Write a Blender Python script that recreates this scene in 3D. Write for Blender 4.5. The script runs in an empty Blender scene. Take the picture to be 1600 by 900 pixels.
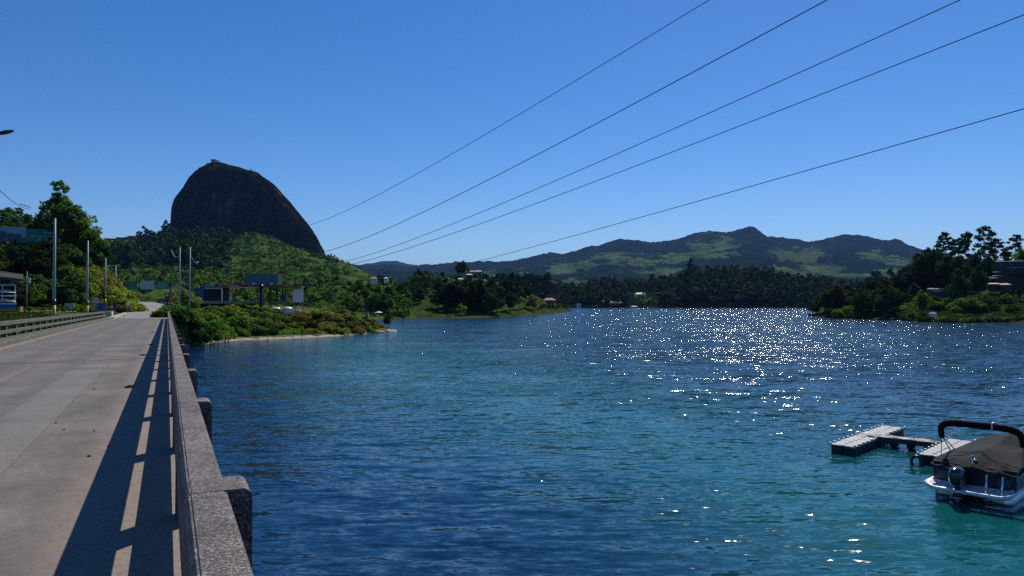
import bpy, bmesh, math, random
import numpy as np
from mathutils import Vector, Matrix
from mathutils.bvhtree import BVHTree
R = math.radians
random.seed(7)
rng = np.random.default_rng(11)
scene = bpy.context.scene
col = scene.collection

# ------------------------------------------------------------------ camera, sky, sun, exposure
CAM_H = 6.4
F = 1150.0
PITCH = math.atan(22 / F)
cam_d = bpy.data.cameras.new('camera')
cam_d.sensor_width = 36
cam_d.lens = 36 * F / 1600
cam_d.clip_start = 0.1
cam_d.clip_end = 60000
cam = bpy.data.objects.new('camera', cam_d)
col.objects.link(cam)
cam.location = (0, 0, CAM_H)
cam.rotation_euler = (math.pi / 2 + PITCH, 0, 0)
scene.camera = cam

SUN_EL, SUN_AZ = R(43.3), R(22.5)       # azimuth clockwise from the +Y axis
world = bpy.data.worlds.new('World')
scene.world = world
world.use_nodes = True
wn = world.node_tree
bg = wn.nodes['Background']
sky = wn.nodes.new('ShaderNodeTexSky')
sky.sky_type = 'NISHITA'
sky.sun_disc = False
sky.sun_elevation = SUN_EL
sky.sun_rotation = SUN_AZ
sky.altitude = 1900
sky.air_density = 1.0
sky.dust_density = 0.3
sky.ozone_density = 3.0
shs = wn.nodes.new('ShaderNodeHueSaturation')       # deep clear highland blue
shs.inputs['Saturation'].default_value = 1.33
shs.inputs['Hue'].default_value = 0.508
wn.links.new(sky.outputs[0], shs.inputs['Color'])
wn.links.new(shs.outputs[0], bg.inputs[0])
bg.inputs[1].default_value = 0.110
sd = bpy.data.lights.new('sun', 'SUN')
sd.energy = 4.9
sd.angle = R(0.53)
sd.color = (1.0, 0.95, 0.88)
sun = bpy.data.objects.new('sun', sd)
col.objects.link(sun)
sdir = Vector((math.sin(SUN_AZ) * math.cos(SUN_EL), math.cos(SUN_AZ) * math.cos(SUN_EL), math.sin(SUN_EL)))
sun.rotation_euler = (-sdir).to_track_quat('-Z', 'Y').to_euler()
sun.location = sdir * 200

scene.view_settings.view_transform = 'Standard'
scene.view_settings.look = 'None'
scene.view_settings.exposure = 0.0
scene.view_settings.gamma = 1.0
scene.cycles.use_denoising = False
scene.cycles.max_bounces = 6
scene.cycles.transparent_max_bounces = 8
scene.cycles.caustics_reflective = False
scene.cycles.caustics_refractive = False

# ------------------------------------------------------------------ helpers
def P(px, py, d):
    """point seen at pixel (1600x900) at horizontal depth d"""
    u, v = (px - 800) / F, (450 - py) / F
    c, s = math.cos(PITCH), math.sin(PITCH)
    k = d / (c - v * s)
    return Vector((u * k, d, CAM_H + (s + v * c) * k))

def Zof(py, d):
    return P(800, py, d).z

def X(px, d):
    return P(px, 450, d).x

def tag(o, label=None, cat=None, group=None, kind=None):
    if label: o['label'] = label
    if cat: o['category'] = cat
    if group: o['group'] = group
    if kind: o['kind'] = kind
    return o

def empty(name, loc=(0, 0, 0), rz=0.0, label=None, cat=None, group=None):
    o = bpy.data.objects.new(name, None)
    o.empty_display_size = 0.5
    o.location = loc
    o.rotation_euler = (0, 0, rz)
    col.objects.link(o)
    return tag(o, label, cat, group)

def link(name, me, parent=None):
    o = bpy.data.objects.new(name, me)
    col.objects.link(o)
    if parent is not None: o.parent = parent
    return o

def children(o): return list(o.children)

def copy_tree(o, parent=None):
    kids = children(o)
    c = o.copy()
    col.objects.link(c)
    c.parent = parent
    for k in kids: copy_tree(k, c)
    return c

def np_mesh(name, V, Fq, mats=(), smooth=False, mat_idx=None):
    """V (n,3), Fq (m,k) all the same k"""
    V = np.asarray(V, dtype=np.float32); Fq = np.asarray(Fq, dtype=np.int32)
    me = bpy.data.meshes.new(name)
    m, k = Fq.shape
    me.vertices.add(len(V)); me.vertices.foreach_set('co', V.ravel())
    me.loops.add(m * k); me.loops.foreach_set('vertex_index', Fq.ravel())
    me.polygons.add(m)
    me.polygons.foreach_set('loop_start', np.arange(0, m * k, k, dtype=np.int32))
    me.polygons.foreach_set('loop_total', np.full(m, k, dtype=np.int32))
    if smooth: me.polygons.foreach_set('use_smooth', np.ones(m, dtype=bool))
    if mat_idx is not None: me.polygons.foreach_set('material_index', np.asarray(mat_idx, dtype=np.int32))
    for q in mats: me.materials.append(q)
    me.update(calc_edges=True)
    return me

class MB:
    """collects simple shapes, builds ONE mesh object"""
    def __init__(s): s.v = []; s.f = []
    def box(s, x0, x1, y0, y1, z0, z1, M=None, taper=0.0):
        b = len(s.v)
        pts = [(x0, y0, z0), (x1, y0, z0), (x1, y1, z0), (x0, y1, z0),
               (x0 + taper, y0 + taper, z1), (x1 - taper, y0 + taper, z1), (x1 - taper, y1 - taper, z1), (x0 + taper, y1 - taper, z1)]
        if M is not None: pts = [tuple(M @ Vector(p)) for p in pts]
        s.v += pts
        s.f += [(b, b + 3, b + 2, b + 1), (b + 4, b + 5, b + 6, b + 7), (b, b + 1, b + 5, b + 4), (b + 1, b + 2, b + 6, b + 5), (b + 2, b + 3, b + 7, b + 6), (b + 3, b, b + 4, b + 7)]
        return s
    def prism(s, prof, a0, a1, axis='y'):
        """extrude a closed 2D outline (u,w) along an axis"""
        b = len(s.v); n = len(prof)
        for a in (a0, a1):
            for (u, w) in prof:
                s.v.append({'y': (u, a, w), 'x': (a, u, w), 'z': (u, w, a)}[axis])
        s.f.append(tuple(range(b, b + n))[::-1] if axis != 'x' else tuple(range(b, b + n)))
        s.f.append(tuple(range(b + n, b + 2 * n)) if axis != 'x' else tuple(range(b + n, b + 2 * n))[::-1])
        for i in range(n):
            j = (i + 1) % n
            s.f.append((b + i, b + j, b + n + j, b + n + i))
        return s
    def tube(s, pts, r, n=8, cap=True):
        pts = [Vector(p) for p in pts]
        rs = r if isinstance(r, (list, tuple)) else [r] * len(pts)
        b = len(s.v)
        up = None
        for i, p in enumerate(pts):
            t = (pts[min(i + 1, len(pts) - 1)] - pts[max(i - 1, 0)]).normalized()
            if up is None:
                a = Vector((0, 0, 1)) if abs(t.z) < 0.9 else Vector((1, 0, 0))
                up = (a - t * a.dot(t)).normalized()
            else:
                up = (up - t * up.dot(t)).normalized()
            sd_ = t.cross(up)
            for k in range(n):
                a = 2 * math.pi * k / n
                s.v.append(tuple(p + (up * math.cos(a) + sd_ * math.sin(a)) * rs[i]))
        for i in range(len(pts) - 1):
            for k in range(n):
                k2 = (k + 1) % n
                s.f.append((b + i * n + k, b + i * n + k2, b + (i + 1) * n + k2, b + (i + 1) * n + k))
        if cap:
            s.f.append(tuple(b + k for k in range(n))[::-1])
            s.f.append(tuple(b + (len(pts) - 1) * n + k for k in range(n)))
        return s
    def lathe(s, prof, cx=0, cy=0, n=20):
        """prof [(r,z)...]"""
        b = len(s.v)
        for (r, z) in prof:
            for k in range(n):
                a = 2 * math.pi * k / n
                s.v.append((cx + r * math.cos(a), cy + r * math.sin(a), z))
        for i in range(len(prof) - 1):
            for k in range(n):
                k2 = (k + 1) % n
                s.f.append((b + i * n + k, b + i * n + k2, b + (i + 1) * n + k2, b + (i + 1) * n + k))
        s.f.append(tuple(b + k for k in range(n))[::-1])
        s.f.append(tuple(b + (len(prof) - 1) * n + k for k in range(n)))
        return s
    def grid(s, fn, nu, nv):
        b = len(s.v)
        for j in range(nv + 1):
            for i in range(nu + 1):
                s.v.append(tuple(fn(i / nu, j / nv)))
        for j in range(nv):
            for i in range(nu):
                a = b + j * (nu + 1) + i
                s.f.append((a, a + 1, a + nu + 2, a + nu + 1))
        return s
    def mesh(s, name, m, smooth=False):
        me = bpy.data.meshes.new(name)
        me.from_pydata(s.v, [], s.f)
        me.materials.append(m)
        if smooth: me.polygons.foreach_set('use_smooth', [True] * len(me.polygons))
        me.update()
        return me
    def build(s, name, m, parent=None, smooth=False, bevel=0.0, loc=None, rz=None, label=None):
        me = s.mesh(name, m, smooth)
        if bevel:
            bm = bmesh.new(); bm.from_mesh(me)
            bmesh.ops.recalc_face_normals(bm, faces=bm.faces)
            bmesh.ops.bevel(bm, geom=[e for e in bm.edges if len(e.link_faces) == 2 and e.calc_face_angle(0) > 0.6], offset=bevel, segments=2, affect='EDGES', clamp_overlap=True)
            bm.to_mesh(me); bm.free()
        o = link(name, me, parent)
        if loc is not None: o.location = loc
        if rz is not None: o.rotation_euler = (0, 0, rz)
        if label: o['label'] = label
        return o

# ------------------------------------------------------------------ vectorised noise
def vnoise(x, y, seed=0):
    xi = np.floor(x).astype(np.int64); yi = np.floor(y).astype(np.int64)
    xf = x - xi; yf = y - yi
    u = xf * xf * xf * (xf * (xf * 6 - 15) + 10); v = yf * yf * yf * (yf * (yf * 6 - 15) + 10)
    def h(a, b):
        n = (a * 374761393 + b * 668265263 + seed * 974634777) & 0xffffffff
        n = ((n ^ (n >> 13)) * 1274126177) & 0xffffffff
        n = (n ^ (n >> 16)) & 0xffffffff
        return n / 4294967295.0 * 2 - 1
    return (h(xi, yi) * (1 - u) + h(xi + 1, yi) * u) * (1 - v) + (h(xi, yi + 1) * (1 - u) + h(xi + 1, yi + 1) * u) * v

def fbm(x, y, octv=5, seed=0, gain=0.5):
    t = np.zeros_like(x, dtype=float); a = 1.0; f = 1.0; w = 0
    for o in range(octv):
        t += a * vnoise(x * f, y * f, seed + o * 17); w += a; a *= gain; f *= 2.03
    return t / w

# ------------------------------------------------------------------ materials
def nt(name):
    m = bpy.data.materials.new(name); m.use_nodes = True
    return m, m.node_tree.nodes, m.node_tree.links, m.node_tree.nodes['Principled BSDF']

def coord(N, L, scale=(1, 1, 1), kind='Object', rot=(0, 0, 0)):
    t = N.new('ShaderNodeTexCoord'); mp = N.new('ShaderNodeMapping')
    mp.inputs['Scale'].default_value = scale
    mp.inputs['Rotation'].default_value = rot
    L.new(t.outputs[kind], mp.inputs[0])
    return mp.outputs[0]

def geo_pos(N, L, scale=(1, 1, 1), rot=(0, 0, 0)):
    t = N.new('ShaderNodeNewGeometry'); mp = N.new('ShaderNodeMapping')
    mp.inputs['Scale'].default_value = scale
    mp.inputs['Rotation'].default_value = rot
    L.new(t.outputs['Position'], mp.inputs[0])
    return mp.outputs[0]

def noise(N, L, vec, scale, detail=4, rough=0.55, dist=0.0):
    n = N.new('ShaderNodeTexNoise')
    n.inputs['Scale'].default_value = scale; n.inputs['Detail'].default_value = detail
    n.inputs['Roughness'].default_value = rough; n.inputs['Distortion'].default_value = dist
    L.new(vec, n.inputs['Vector'])
    return n.outputs['Fac']

def ramp(N, L, fac, stops, interp='LINEAR'):
    r = N.new('ShaderNodeValToRGB'); r.color_ramp.interpolation = interp
    el = r.color_ramp.elements
    while len(el) < len(stops): el.new(0.5)
    for e, (p, c) in zip(el, stops):
        e.position = p; e.color = (*c, 1) if len(c) == 3 else c
    L.new(fac, r.inputs[0])
    return r.outputs[0]

def mixc(N, L, fac, a, b, mode='MIX'):
    m = N.new('ShaderNodeMix'); m.data_type = 'RGBA'; m.blend_type = mode
    for sock, val in ((m.inputs[0], fac), (m.inputs[6], a), (m.inputs[7], b)):
        if hasattr(val, 'links'): L.new(val, sock)
        elif isinstance(val, (int, float)): sock.default_value = val
        else: sock.default_value = (*val, 1)
    return m.outputs[2]

def mth(N, L, op, a, b=None, c=None, clamp=False):
    m = N.new('ShaderNodeMath'); m.operation = op; m.use_clamp = clamp
    for i, v in enumerate((a, b, c)):
        if v is None: continue
        if hasattr(v, 'links'): L.new(v, m.inputs[i])
        else: m.inputs[i].default_value = v
    return m.outputs[0]

def bump(N, L, b, h, strength=0.3, dist=0.02, normal=None):
    n = N.new('ShaderNodeBump')
    n.inputs['Strength'].default_value = strength; n.inputs['Distance'].default_value = dist
    L.new(h, n.inputs['Height'])
    if normal is not None: L.new(normal, n.inputs['Normal'])
    L.new(n.outputs[0], b.inputs['Normal'])
    return n.outputs[0]

def simple(name, c, rough=0.6, var=0.25, scale=3.0, metal=0.0, bmp=0.15, bdist=0.01, spec=0.5, detail=5):
    m, N, L, b = nt(name)
    v = coord(N, L)
    n1 = noise(N, L, v, scale, detail, 0.6)
    lo = tuple(x * (1 - var) for x in c); hi = tuple(min(1, x * (1 + var)) for x in c)
    L.new(ramp(N, L, n1, [(0.3, lo), (0.7, hi)]), b.inputs['Base Color'])
    b.inputs['Roughness'].default_value = rough; b.inputs['Metallic'].default_value = metal
    b.inputs['Specular IOR Level'].default_value = spec
    if bmp:
        n2 = noise(N, L, v, scale * 7, 3, 0.6)
        bump(N, L, b, n2, bmp, bdist)
    return m

def leafmat(name, dark, light, transl=0.35, hue_var=0.12, scale=0.6):
    """foliage: per leaf and per clump colour change, light passes through the leaves"""
    m, N, L, b = nt(name)
    g = N.new('ShaderNodeNewGeometry'); oi = N.new('ShaderNodeObjectInfo')
    v = coord(N, L)
    n1 = noise(N, L, v, scale * 5, 2, 0.6)
    f = mth(N, L, 'ADD', mth(N, L, 'MULTIPLY', g.outputs['Random Per Island'], 0.45), mth(N, L, 'MULTIPLY', n1, 0.6))
    c = ramp(N, L, f, [(0.2, dark), (0.8, light)])
    hs = N.new('ShaderNodeHueSaturation')
    L.new(c, hs.inputs['Color'])
    L.new(mth(N, L, 'ADD', 0.5 - hue_var * 0.25, mth(N, L, 'MULTIPLY', oi.outputs['Random'], hue_var * 0.5)), hs.inputs['Hue'])
    L.new(mth(N, L, 'ADD', 0.75, mth(N, L, 'MULTIPLY', oi.outputs['Random'], 0.5)), hs.inputs['Value'])
    out = N['Material Output']
    N.remove(b)
    d = N.new('ShaderNodeBsdfDiffuse'); t = N.new('ShaderNodeBsdfTranslucent'); mx = N.new('ShaderNodeMixShader')
    gl = N.new('ShaderNodeBsdfGlossy'); gl.inputs['Roughness'].default_value = 0.5
    gl.inputs['Color'].default_value = (0.5, 0.5, 0.5, 1)
    mx2 = N.new('ShaderNodeMixShader'); mx2.inputs[0].default_value = 0.012
    L.new(hs.outputs[0], d.inputs[0])
    tc = mixc(N, L, 1.0, hs.outputs[0], (1.5, 1.7, 0.5), 'MULTIPLY')
    L.new(tc, t.inputs[0])
    mx.inputs[0].default_value = transl
    L.new(d.outputs[0], mx.inputs[1]); L.new(t.outputs[0], mx.inputs[2])
    L.new(mx.outputs[0], mx2.inputs[1]); L.new(gl.outputs[0], mx2.inputs[2])
    L.new(mx2.outputs[0], out.inputs[0])
    return m

M = {}
M['bark'] = simple('bark', (0.09, 0.07, 0.055), 0.9, 0.4, 4)
M['pale_bark'] = simple('pale_bark', (0.22, 0.19, 0.16), 0.85, 0.4, 3)
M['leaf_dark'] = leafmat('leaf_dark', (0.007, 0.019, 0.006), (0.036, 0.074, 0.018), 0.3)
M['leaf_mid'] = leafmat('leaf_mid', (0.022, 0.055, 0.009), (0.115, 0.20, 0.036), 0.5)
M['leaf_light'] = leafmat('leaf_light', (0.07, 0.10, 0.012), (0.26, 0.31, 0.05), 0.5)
M['leaf_olive'] = leafmat('leaf_olive', (0.014, 0.022, 0.006), (0.06, 0.072, 0.018), 0.3)
M['leaf_rust'] = leafmat('leaf_rust', (0.07, 0.07, 0.016), (0.24, 0.19, 0.055), 0.45)
M['leaf_pine'] = leafmat('leaf_pine', (0.003, 0.009, 0.005), (0.018, 0.036, 0.014), 0.15)
M['grey_pole'] = simple('grey_pole', (0.30, 0.33, 0.35), 0.6, 0.15, 2)
M['concrete'] = simple('concrete', (0.26, 0.25, 0.23), 0.85, 0.25, 1.2, bmp=0.4)
M['pale_concrete'] = simple('pale_concrete', (0.40, 0.37, 0.32), 0.85, 0.2, 1.0)
M['white_paint'] = simple('white_paint', (0.78, 0.78, 0.78), 0.45, 0.06, 2)
M['white_plastic'] = simple('white_plastic', (0.8, 0.8, 0.78), 0.4, 0.05, 2, bmp=0)
M['black_paint'] = simple('black_paint', (0.015, 0.015, 0.017), 0.35, 0.2, 3, bmp=0)
M['yellow_paint'] = simple('yellow_paint', (0.65, 0.42, 0.03), 0.6, 0.2, 3)
M['blue_paint'] = simple('blue_paint', (0.02, 0.10, 0.42), 0.5, 0.15, 2)
M['red_paint'] = simple('red_paint', (0.45, 0.03, 0.02), 0.5, 0.15, 2)
M['green_sign'] = simple('green_sign', (0.02, 0.24, 0.16), 0.5, 0.1, 2)
M['blank_sign'] = simple('blank_sign', (0.50, 0.60, 0.72), 0.5, 0.08, 2)
M['billboard_back'] = simple('billboard_back', (0.10, 0.17, 0.17), 0.7, 0.15, 0.7)
M['dark_steel'] = simple('dark_steel', (0.03, 0.035, 0.04), 0.5, 0.2, 3)
M['steel'] = simple('steel', (0.4, 0.42, 0.44), 0.4, 0.1, 2, metal=0.6)
M['chrome'] = simple('chrome', (0.8, 0.8, 0.82), 0.12, 0.05, 2, metal=1.0, bmp=0)
M['glass'] = simple('glass', (0.012, 0.03, 0.035), 0.08, 0.3, 1.0, bmp=0)
M['roof_red'] = simple('roof_red', (0.30, 0.10, 0.06), 0.8, 0.25, 2, bmp=0.5, bdist=0.05)
M['roof_dark'] = simple('roof_dark', (0.06, 0.035, 0.03), 0.8, 0.25, 2)
M['roof_pale'] = simple('roof_pale', (0.6, 0.55, 0.5), 0.7, 0.15, 2)
M['wall_white'] = simple('wall_white', (0.7, 0.68, 0.64), 0.8, 0.1, 1)
M['wall_blue'] = simple('wall_blue', (0.22, 0.38, 0.55), 0.8, 0.1, 1)
M['wall_brown'] = simple('wall_brown', (0.10, 0.05, 0.035), 0.85, 0.2, 1)
M['wall_dark'] = simple('wall_dark', (0.03, 0.03, 0.035), 0.8, 0.2, 1)
M['sand'] = simple('sand', (0.42, 0.34, 0.25), 0.95, 0.3, 0.6, bmp=0.6, bdist=0.1)
M['tyre'] = simple('tyre', (0.015, 0.015, 0.015), 0.8, 0.2, 5)
M['skin'] = simple('skin', (0.35, 0.2, 0.14), 0.6, 0.05, 3)
M['dark_cloth'] = simple('dark_cloth', (0.02, 0.022, 0.03), 0.9, 0.3, 3)

# railing concrete: coarse exposed aggregate
m, N, L, b = nt('railing_concrete'); M['rail'] = m
v = geo_pos(N, L)
vo = N.new('ShaderNodeTexVoronoi'); vo.inputs['Scale'].default_value = 150; L.new(v, vo.inputs['Vector'])
sep = N.new('ShaderNodeSeparateColor'); L.new(vo.outputs['Color'], sep.inputs[0])
grain = ramp(N, L, sep.outputs[0], [(0.0, (0.06, 0.05, 0.046)), (0.4, (0.14, 0.12, 0.11)), (0.75, (0.24, 0.205, 0.185)), (0.92, (0.55, 0.49, 0.45))])
big = noise(N, L, v, 3.0, 6, 0.65)
c = mixc(N, L, 1.0, grain, ramp(N, L, big, [(0.3, (0.28, 0.27, 0.26)), (0.5, (0.60, 0.575, 0.55)), (0.72, (0.90, 0.86, 0.82))]), 'MULTIPLY')
stain = noise(N, L, v, 14, 5, 0.7)
c = mixc(N, L, ramp(N, L, stain, [(0.58, (0, 0, 0)), (0.72, (1, 1, 1))]), c, mixc(N, L, 1.0, c, (0.5, 0.47, 0.45), 'MULTIPLY'))
L.new(c, b.inputs['Base Color']); b.inputs['Roughness'].default_value = 0.8
hh = mth(N, L, 'ADD', mth(N, L, 'MULTIPLY', vo.outputs['Distance'], -0.8), mth(N, L, 'MULTIPLY', noise(N, L, v, 40, 5, 0.7), 1.2))
bump(N, L, b, hh, 0.9, 0.004)

m, N, L, b = nt('mossy_concrete'); M['rail_far'] = m
v = coord(N, L)
c = ramp(N, L, noise(N, L, v, 2.2, 7, 0.7), [(0.3, (0.035, 0.045, 0.030)), (0.5, (0.065, 0.078, 0.052)), (0.7, (0.13, 0.135, 0.10))])
c = mixc(N, L, ramp(N, L, noise(N, L, coord(N, L, (3, 0.4, 3)), 1.4, 5, 0.6), [(0.5, (0, 0, 0)), (0.66, (0.7, 0.7, 0.7))]), c, (0.15, 0.085, 0.06))
L.new(c, b.inputs['Base Color']); b.inputs['Roughness'].default_value = 0.9
bump(N, L, b, noise(N, L, v, 25, 4, 0.6), 0.5, 0.01)

# road concrete (local x = across, y = along the bridge)
m, N, L, b = nt('road_concrete'); M['road'] = m
v = coord(N, L)
sx = N.new('ShaderNodeSeparateXYZ'); L.new(v, sx.inputs[0])
x, y = sx.outputs[0], sx.outputs[1]
fine = noise(N, L, v, 9, 10, 0.75)
broad = noise(N, L, coord(N, L, (1, 0.12, 1)), 0.9, 6, 0.65)
blot = noise(N, L, v, 0.55, 8, 0.7)
c = ramp(N, L, blot, [(0.3, (0.125, 0.112, 0.098)), (0.5, (0.195, 0.174, 0.152)), (0.7, (0.27, 0.24, 0.21))])
c = mixc(N, L, 1.0, c, ramp(N, L, fine, [(0.25, (0.62, 0.62, 0.62)), (0.55, (1, 1, 1)), (0.8, (1.18, 1.18, 1.18))]), 'MULTIPLY')
c = mixc(N, L, 1.0, c, ramp(N, L, broad, [(0.3, (0.84, 0.84, 0.85)), (0.7, (1.08, 1.07, 1.06))]), 'MULTIPLY')
# greyer carriageway away from the sandy margins
wv = mth(N, L, 'ADD', x, mth(N, L, 'MULTIPLY', mth(N, L, 'SUBTRACT', noise(N, L, v, 1.3, 5, 0.6), 0.5), 0.5))
xw = mth(N, L, 'ADD', x, mth(N, L, 'MULTIPLY', mth(N, L, 'SUBTRACT', noise(N, L, v, 7, 5, 0.7), 0.5), 0.12))
lane = mth(N, L, 'MULTIPLY', mth(N, L, 'GREATER_THAN', xw, -2.33), mth(N, L, 'LESS_THAN', xw, -1.53))
lane = mth(N, L, 'MULTIPLY', lane, ramp(N, L, noise(N, L, v, 0.8, 5, 0.6), [(0.3, (0.4, 0.4, 0.4)), (0.6, (1, 1, 1))]))
lane = mth(N, L, 'MULTIPLY', lane, mth(N, L, 'LESS_THAN', y, 23.0))
spk = noise(N, L, coord(N, L, (1, 0.5, 1)), 26, 6, 0.8)
c = mixc(N, L, mth(N, L, 'MULTIPLY', lane, 0.5), c, ramp(N, L, spk, [(0.38, (0.12, 0.11, 0.10)), (0.62, (0.36, 0.33, 0.30))]))
lane2 = mth(N, L, 'MULTIPLY', mth(N, L, 'LESS_THAN', x, -2.33), 0.28)
c = mixc(N, L, lane2, c, (0.14, 0.128, 0.122))
# tyre paths and oil drips
tp = mth(N, L, 'POWER', mth(N, L, 'ABSOLUTE', mth(N, L, 'SINE', mth(N, L, 'MULTIPLY', x, 1.9))), 6)
c = mixc(N, L, mth(N, L, 'MULTIPLY', tp, mth(N, L, 'MULTIPLY', broad, 0.55)), c, (0.10, 0.09, 0.085))
oil = ramp(N, L, noise(N, L, coord(N, L, (1, 0.45, 1)), 3.2, 7, 0.75), [(0.66, (0, 0, 0)), (0.74, (0.5, 0.5, 0.5))])
c = mixc(N, L, oil, c, (0.07, 0.06, 0.055))
# sandy margin
sand = ramp(N, L, wv, [(0.0, (0, 0, 0)), (1.0, (1, 1, 1))])
mr = N.new('ShaderNodeMapRange'); mr.inputs[1].default_value = -0.95; mr.inputs[2].default_value = -0.55
L.new(wv, mr.inputs[0])
ml = N.new('ShaderNodeMapRange'); ml.inputs[1].default_value = -5.75; ml.inputs[2].default_value = -6.05
L.new(wv, ml.inputs[0])
sm = mth(N, L, 'MAXIMUM', mr.outputs[0], ml.outputs[0])
c = mixc(N, L, mth(N, L, 'MULTIPLY', sm, 0.75), c, ramp(N, L, noise(N, L, v, 14, 8, 0.75), [(0.3, (0.20, 0.15, 0.115)), (0.7, (0.38, 0.30, 0.235))]))
# joints and worn yellow centre line
def stripe(pos, w):
    return mth(N, L, 'LESS_THAN', mth(N, L, 'ABSOLUTE', mth(N, L, 'SUBTRACT', x, pos)), w)
c = mixc(N, L, mth(N, L, 'MULTIPLY', mth(N, L, 'MAXIMUM', stripe(-1.53, 0.012), stripe(-2.33, 0.01)), 0.5), c, (0.12, 0.10, 0.09))
wear = ramp(N, L, noise(N, L, v, 5, 6, 0.75), [(0.42, (0, 0, 0)), (0.62, (0.45, 0.45, 0.45))])
c = mixc(N, L, mth(N, L, 'MULTIPLY', stripe(-3.5, 0.06), wear), c, (0.42, 0.29, 0.10))
crk = N.new('ShaderNodeTexVoronoi'); crk.feature = 'DISTANCE_TO_EDGE'; crk.inputs['Scale'].default_value = 0.35
wp = N.new('ShaderNodeVectorMath'); wp.operation = 'ADD'
nz = N.new('ShaderNodeTexNoise'); nz.inputs['Scale'].default_value = 1.5; nz.inputs['Detail'].default_value = 5; L.new(v, nz.inputs['Vector'])
L.new(v, wp.inputs[0]); L.new(nz.outputs['Color'], wp.inputs[1]); L.new(wp.outputs[0], crk.inputs['Vector'])
c = mixc(N, L, ramp(N, L, crk.outputs['Distance'], [(0.0, (0.4, 0.4, 0.4)), (0.006, (0, 0, 0))]), c, (0.10, 0.085, 0.075))
L.new(c, b.inputs['Base Color']); b.inputs['Roughness'].default_value = 0.75
b.inputs['Specular IOR Level'].default_value = 0.1
bump(N, L, b, mth(N, L, 'ADD', fine, mth(N, L, 'MULTIPLY', spk, mth(N, L, 'ADD', 0.3, lane))), 0.55, 0.012)

# ground materials
def ground_mat(name, stops, scale, bscale, bdist, bstr=0.6, dry=None, dryamt=0.5, beach=None, rocky=None):
    m, N, L, b = nt(name)
    v = geo_pos(N, L)
    n1 = noise(N, L, v, scale, 8, 0.68)
    c = ramp(N, L, n1, stops)
    if dry is not None:
        n2 = noise(N, L, v, scale * 0.45, 5, 0.6)
        c = mixc(N, L, ramp(N, L, n2, [(0.48, (0, 0, 0)), (0.68, (dryamt,) * 3)]), c, dry)
    if beach is not None:
        sz_ = N.new('ShaderNodeSeparateXYZ'); L.new(v, sz_.inputs[0])
        k = mth(N, L, 'ADD', sz_.outputs[2], mth(N, L, 'MULTIPLY', mth(N, L, 'SUBTRACT', noise(N, L, v, 0.6, 5, 0.6), 0.5), 1.1))
        c = mixc(N, L, ramp(N, L, k, [(0.18, (1, 1, 1)), (0.36, (0, 0, 0))]), c, ramp(N, L, noise(N, L, v, 2.5, 5, 0.7), [(0.3, tuple(q * 0.7 for q in beach)), (0.7, beach)]))
    if rocky is not None:
        (rx_, ry_, rz_), rad, rc = rocky
        dn = N.new('ShaderNodeVectorMath'); dn.operation = 'DISTANCE'; L.new(v, dn.inputs[0]); dn.inputs[1].default_value = (rx_, ry_, rz_)
        k = mth(N, L, 'ADD', mth(N, L, 'DIVIDE', dn.outputs['Value'], rad), mth(N, L, 'MULTIPLY', noise(N, L, v, 0.5, 5, 0.7), 0.9))
        c = mixc(N, L, ramp(N, L, k, [(0.0, (1, 1, 1)), (0.98, (1, 1, 1)), (1.0, (0, 0, 0))]), c, ramp(N, L, noise(N, L, v, 1.2, 6, 0.75), [(0.35, tuple(q * 0.35 for q in rc)), (0.65, rc)]))
    L.new(c, b.inputs['Base Color']); b.inputs['Roughness'].default_value = 1.0
    b.inputs['Specular IOR Level'].default_value = 0.0
    bump(N, L, b, noise(N, L, v, bscale, 8, 0.75), bstr, bdist)
    return m
M['bank'] = ground_mat('bank_grass', [(0.3, (0.05, 0.045, 0.018)), (0.5, (0.06, 0.085, 0.02)), (0.7, (0.12, 0.15, 0.04))], 0.35, 3, 0.3, dry=(0.22, 0.17, 0.10), beach=(0.50, 0.41, 0.31))
M['lawn'] = ground_mat('lawn_grass', [(0.3, (0.04, 0.13, 0.02)), (0.7, (0.09, 0.25, 0.045))], 0.3, 6, 0.1)
M['scrub'] = ground_mat('scrub_hillside', [(0.28, (0.02, 0.045, 0.012)), (0.45, (0.05, 0.10, 0.02)), (0.6, (0.09, 0.155, 0.03)), (0.75, (0.14, 0.20, 0.05))], 0.03, 0.25, 3.5, 0.8, dry=(0.11, 0.10, 0.04), dryamt=0.5)
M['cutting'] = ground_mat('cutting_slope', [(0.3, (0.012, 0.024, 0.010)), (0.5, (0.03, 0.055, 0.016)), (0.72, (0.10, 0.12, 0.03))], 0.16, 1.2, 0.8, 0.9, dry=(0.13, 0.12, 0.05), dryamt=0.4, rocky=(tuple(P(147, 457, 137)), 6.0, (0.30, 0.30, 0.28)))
M['meadow'] = ground_mat('meadow_slope', [(0.3, (0.012, 0.026, 0.007)), (0.5, (0.034, 0.060, 0.014)), (0.72, (0.085, 0.11, 0.030))], 0.16, 0.9, 0.5, 0.6, dry=(0.08, 0.095, 0.02), dryamt=0.4, beach=(0.09, 0.075, 0.04))
M['forest_floor'] = ground_mat('forest_floor', [(0.3, (0.004, 0.010, 0.004)), (0.7, (0.014, 0.030, 0.010))], 0.05, 0.2, 3, 0.6)

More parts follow.
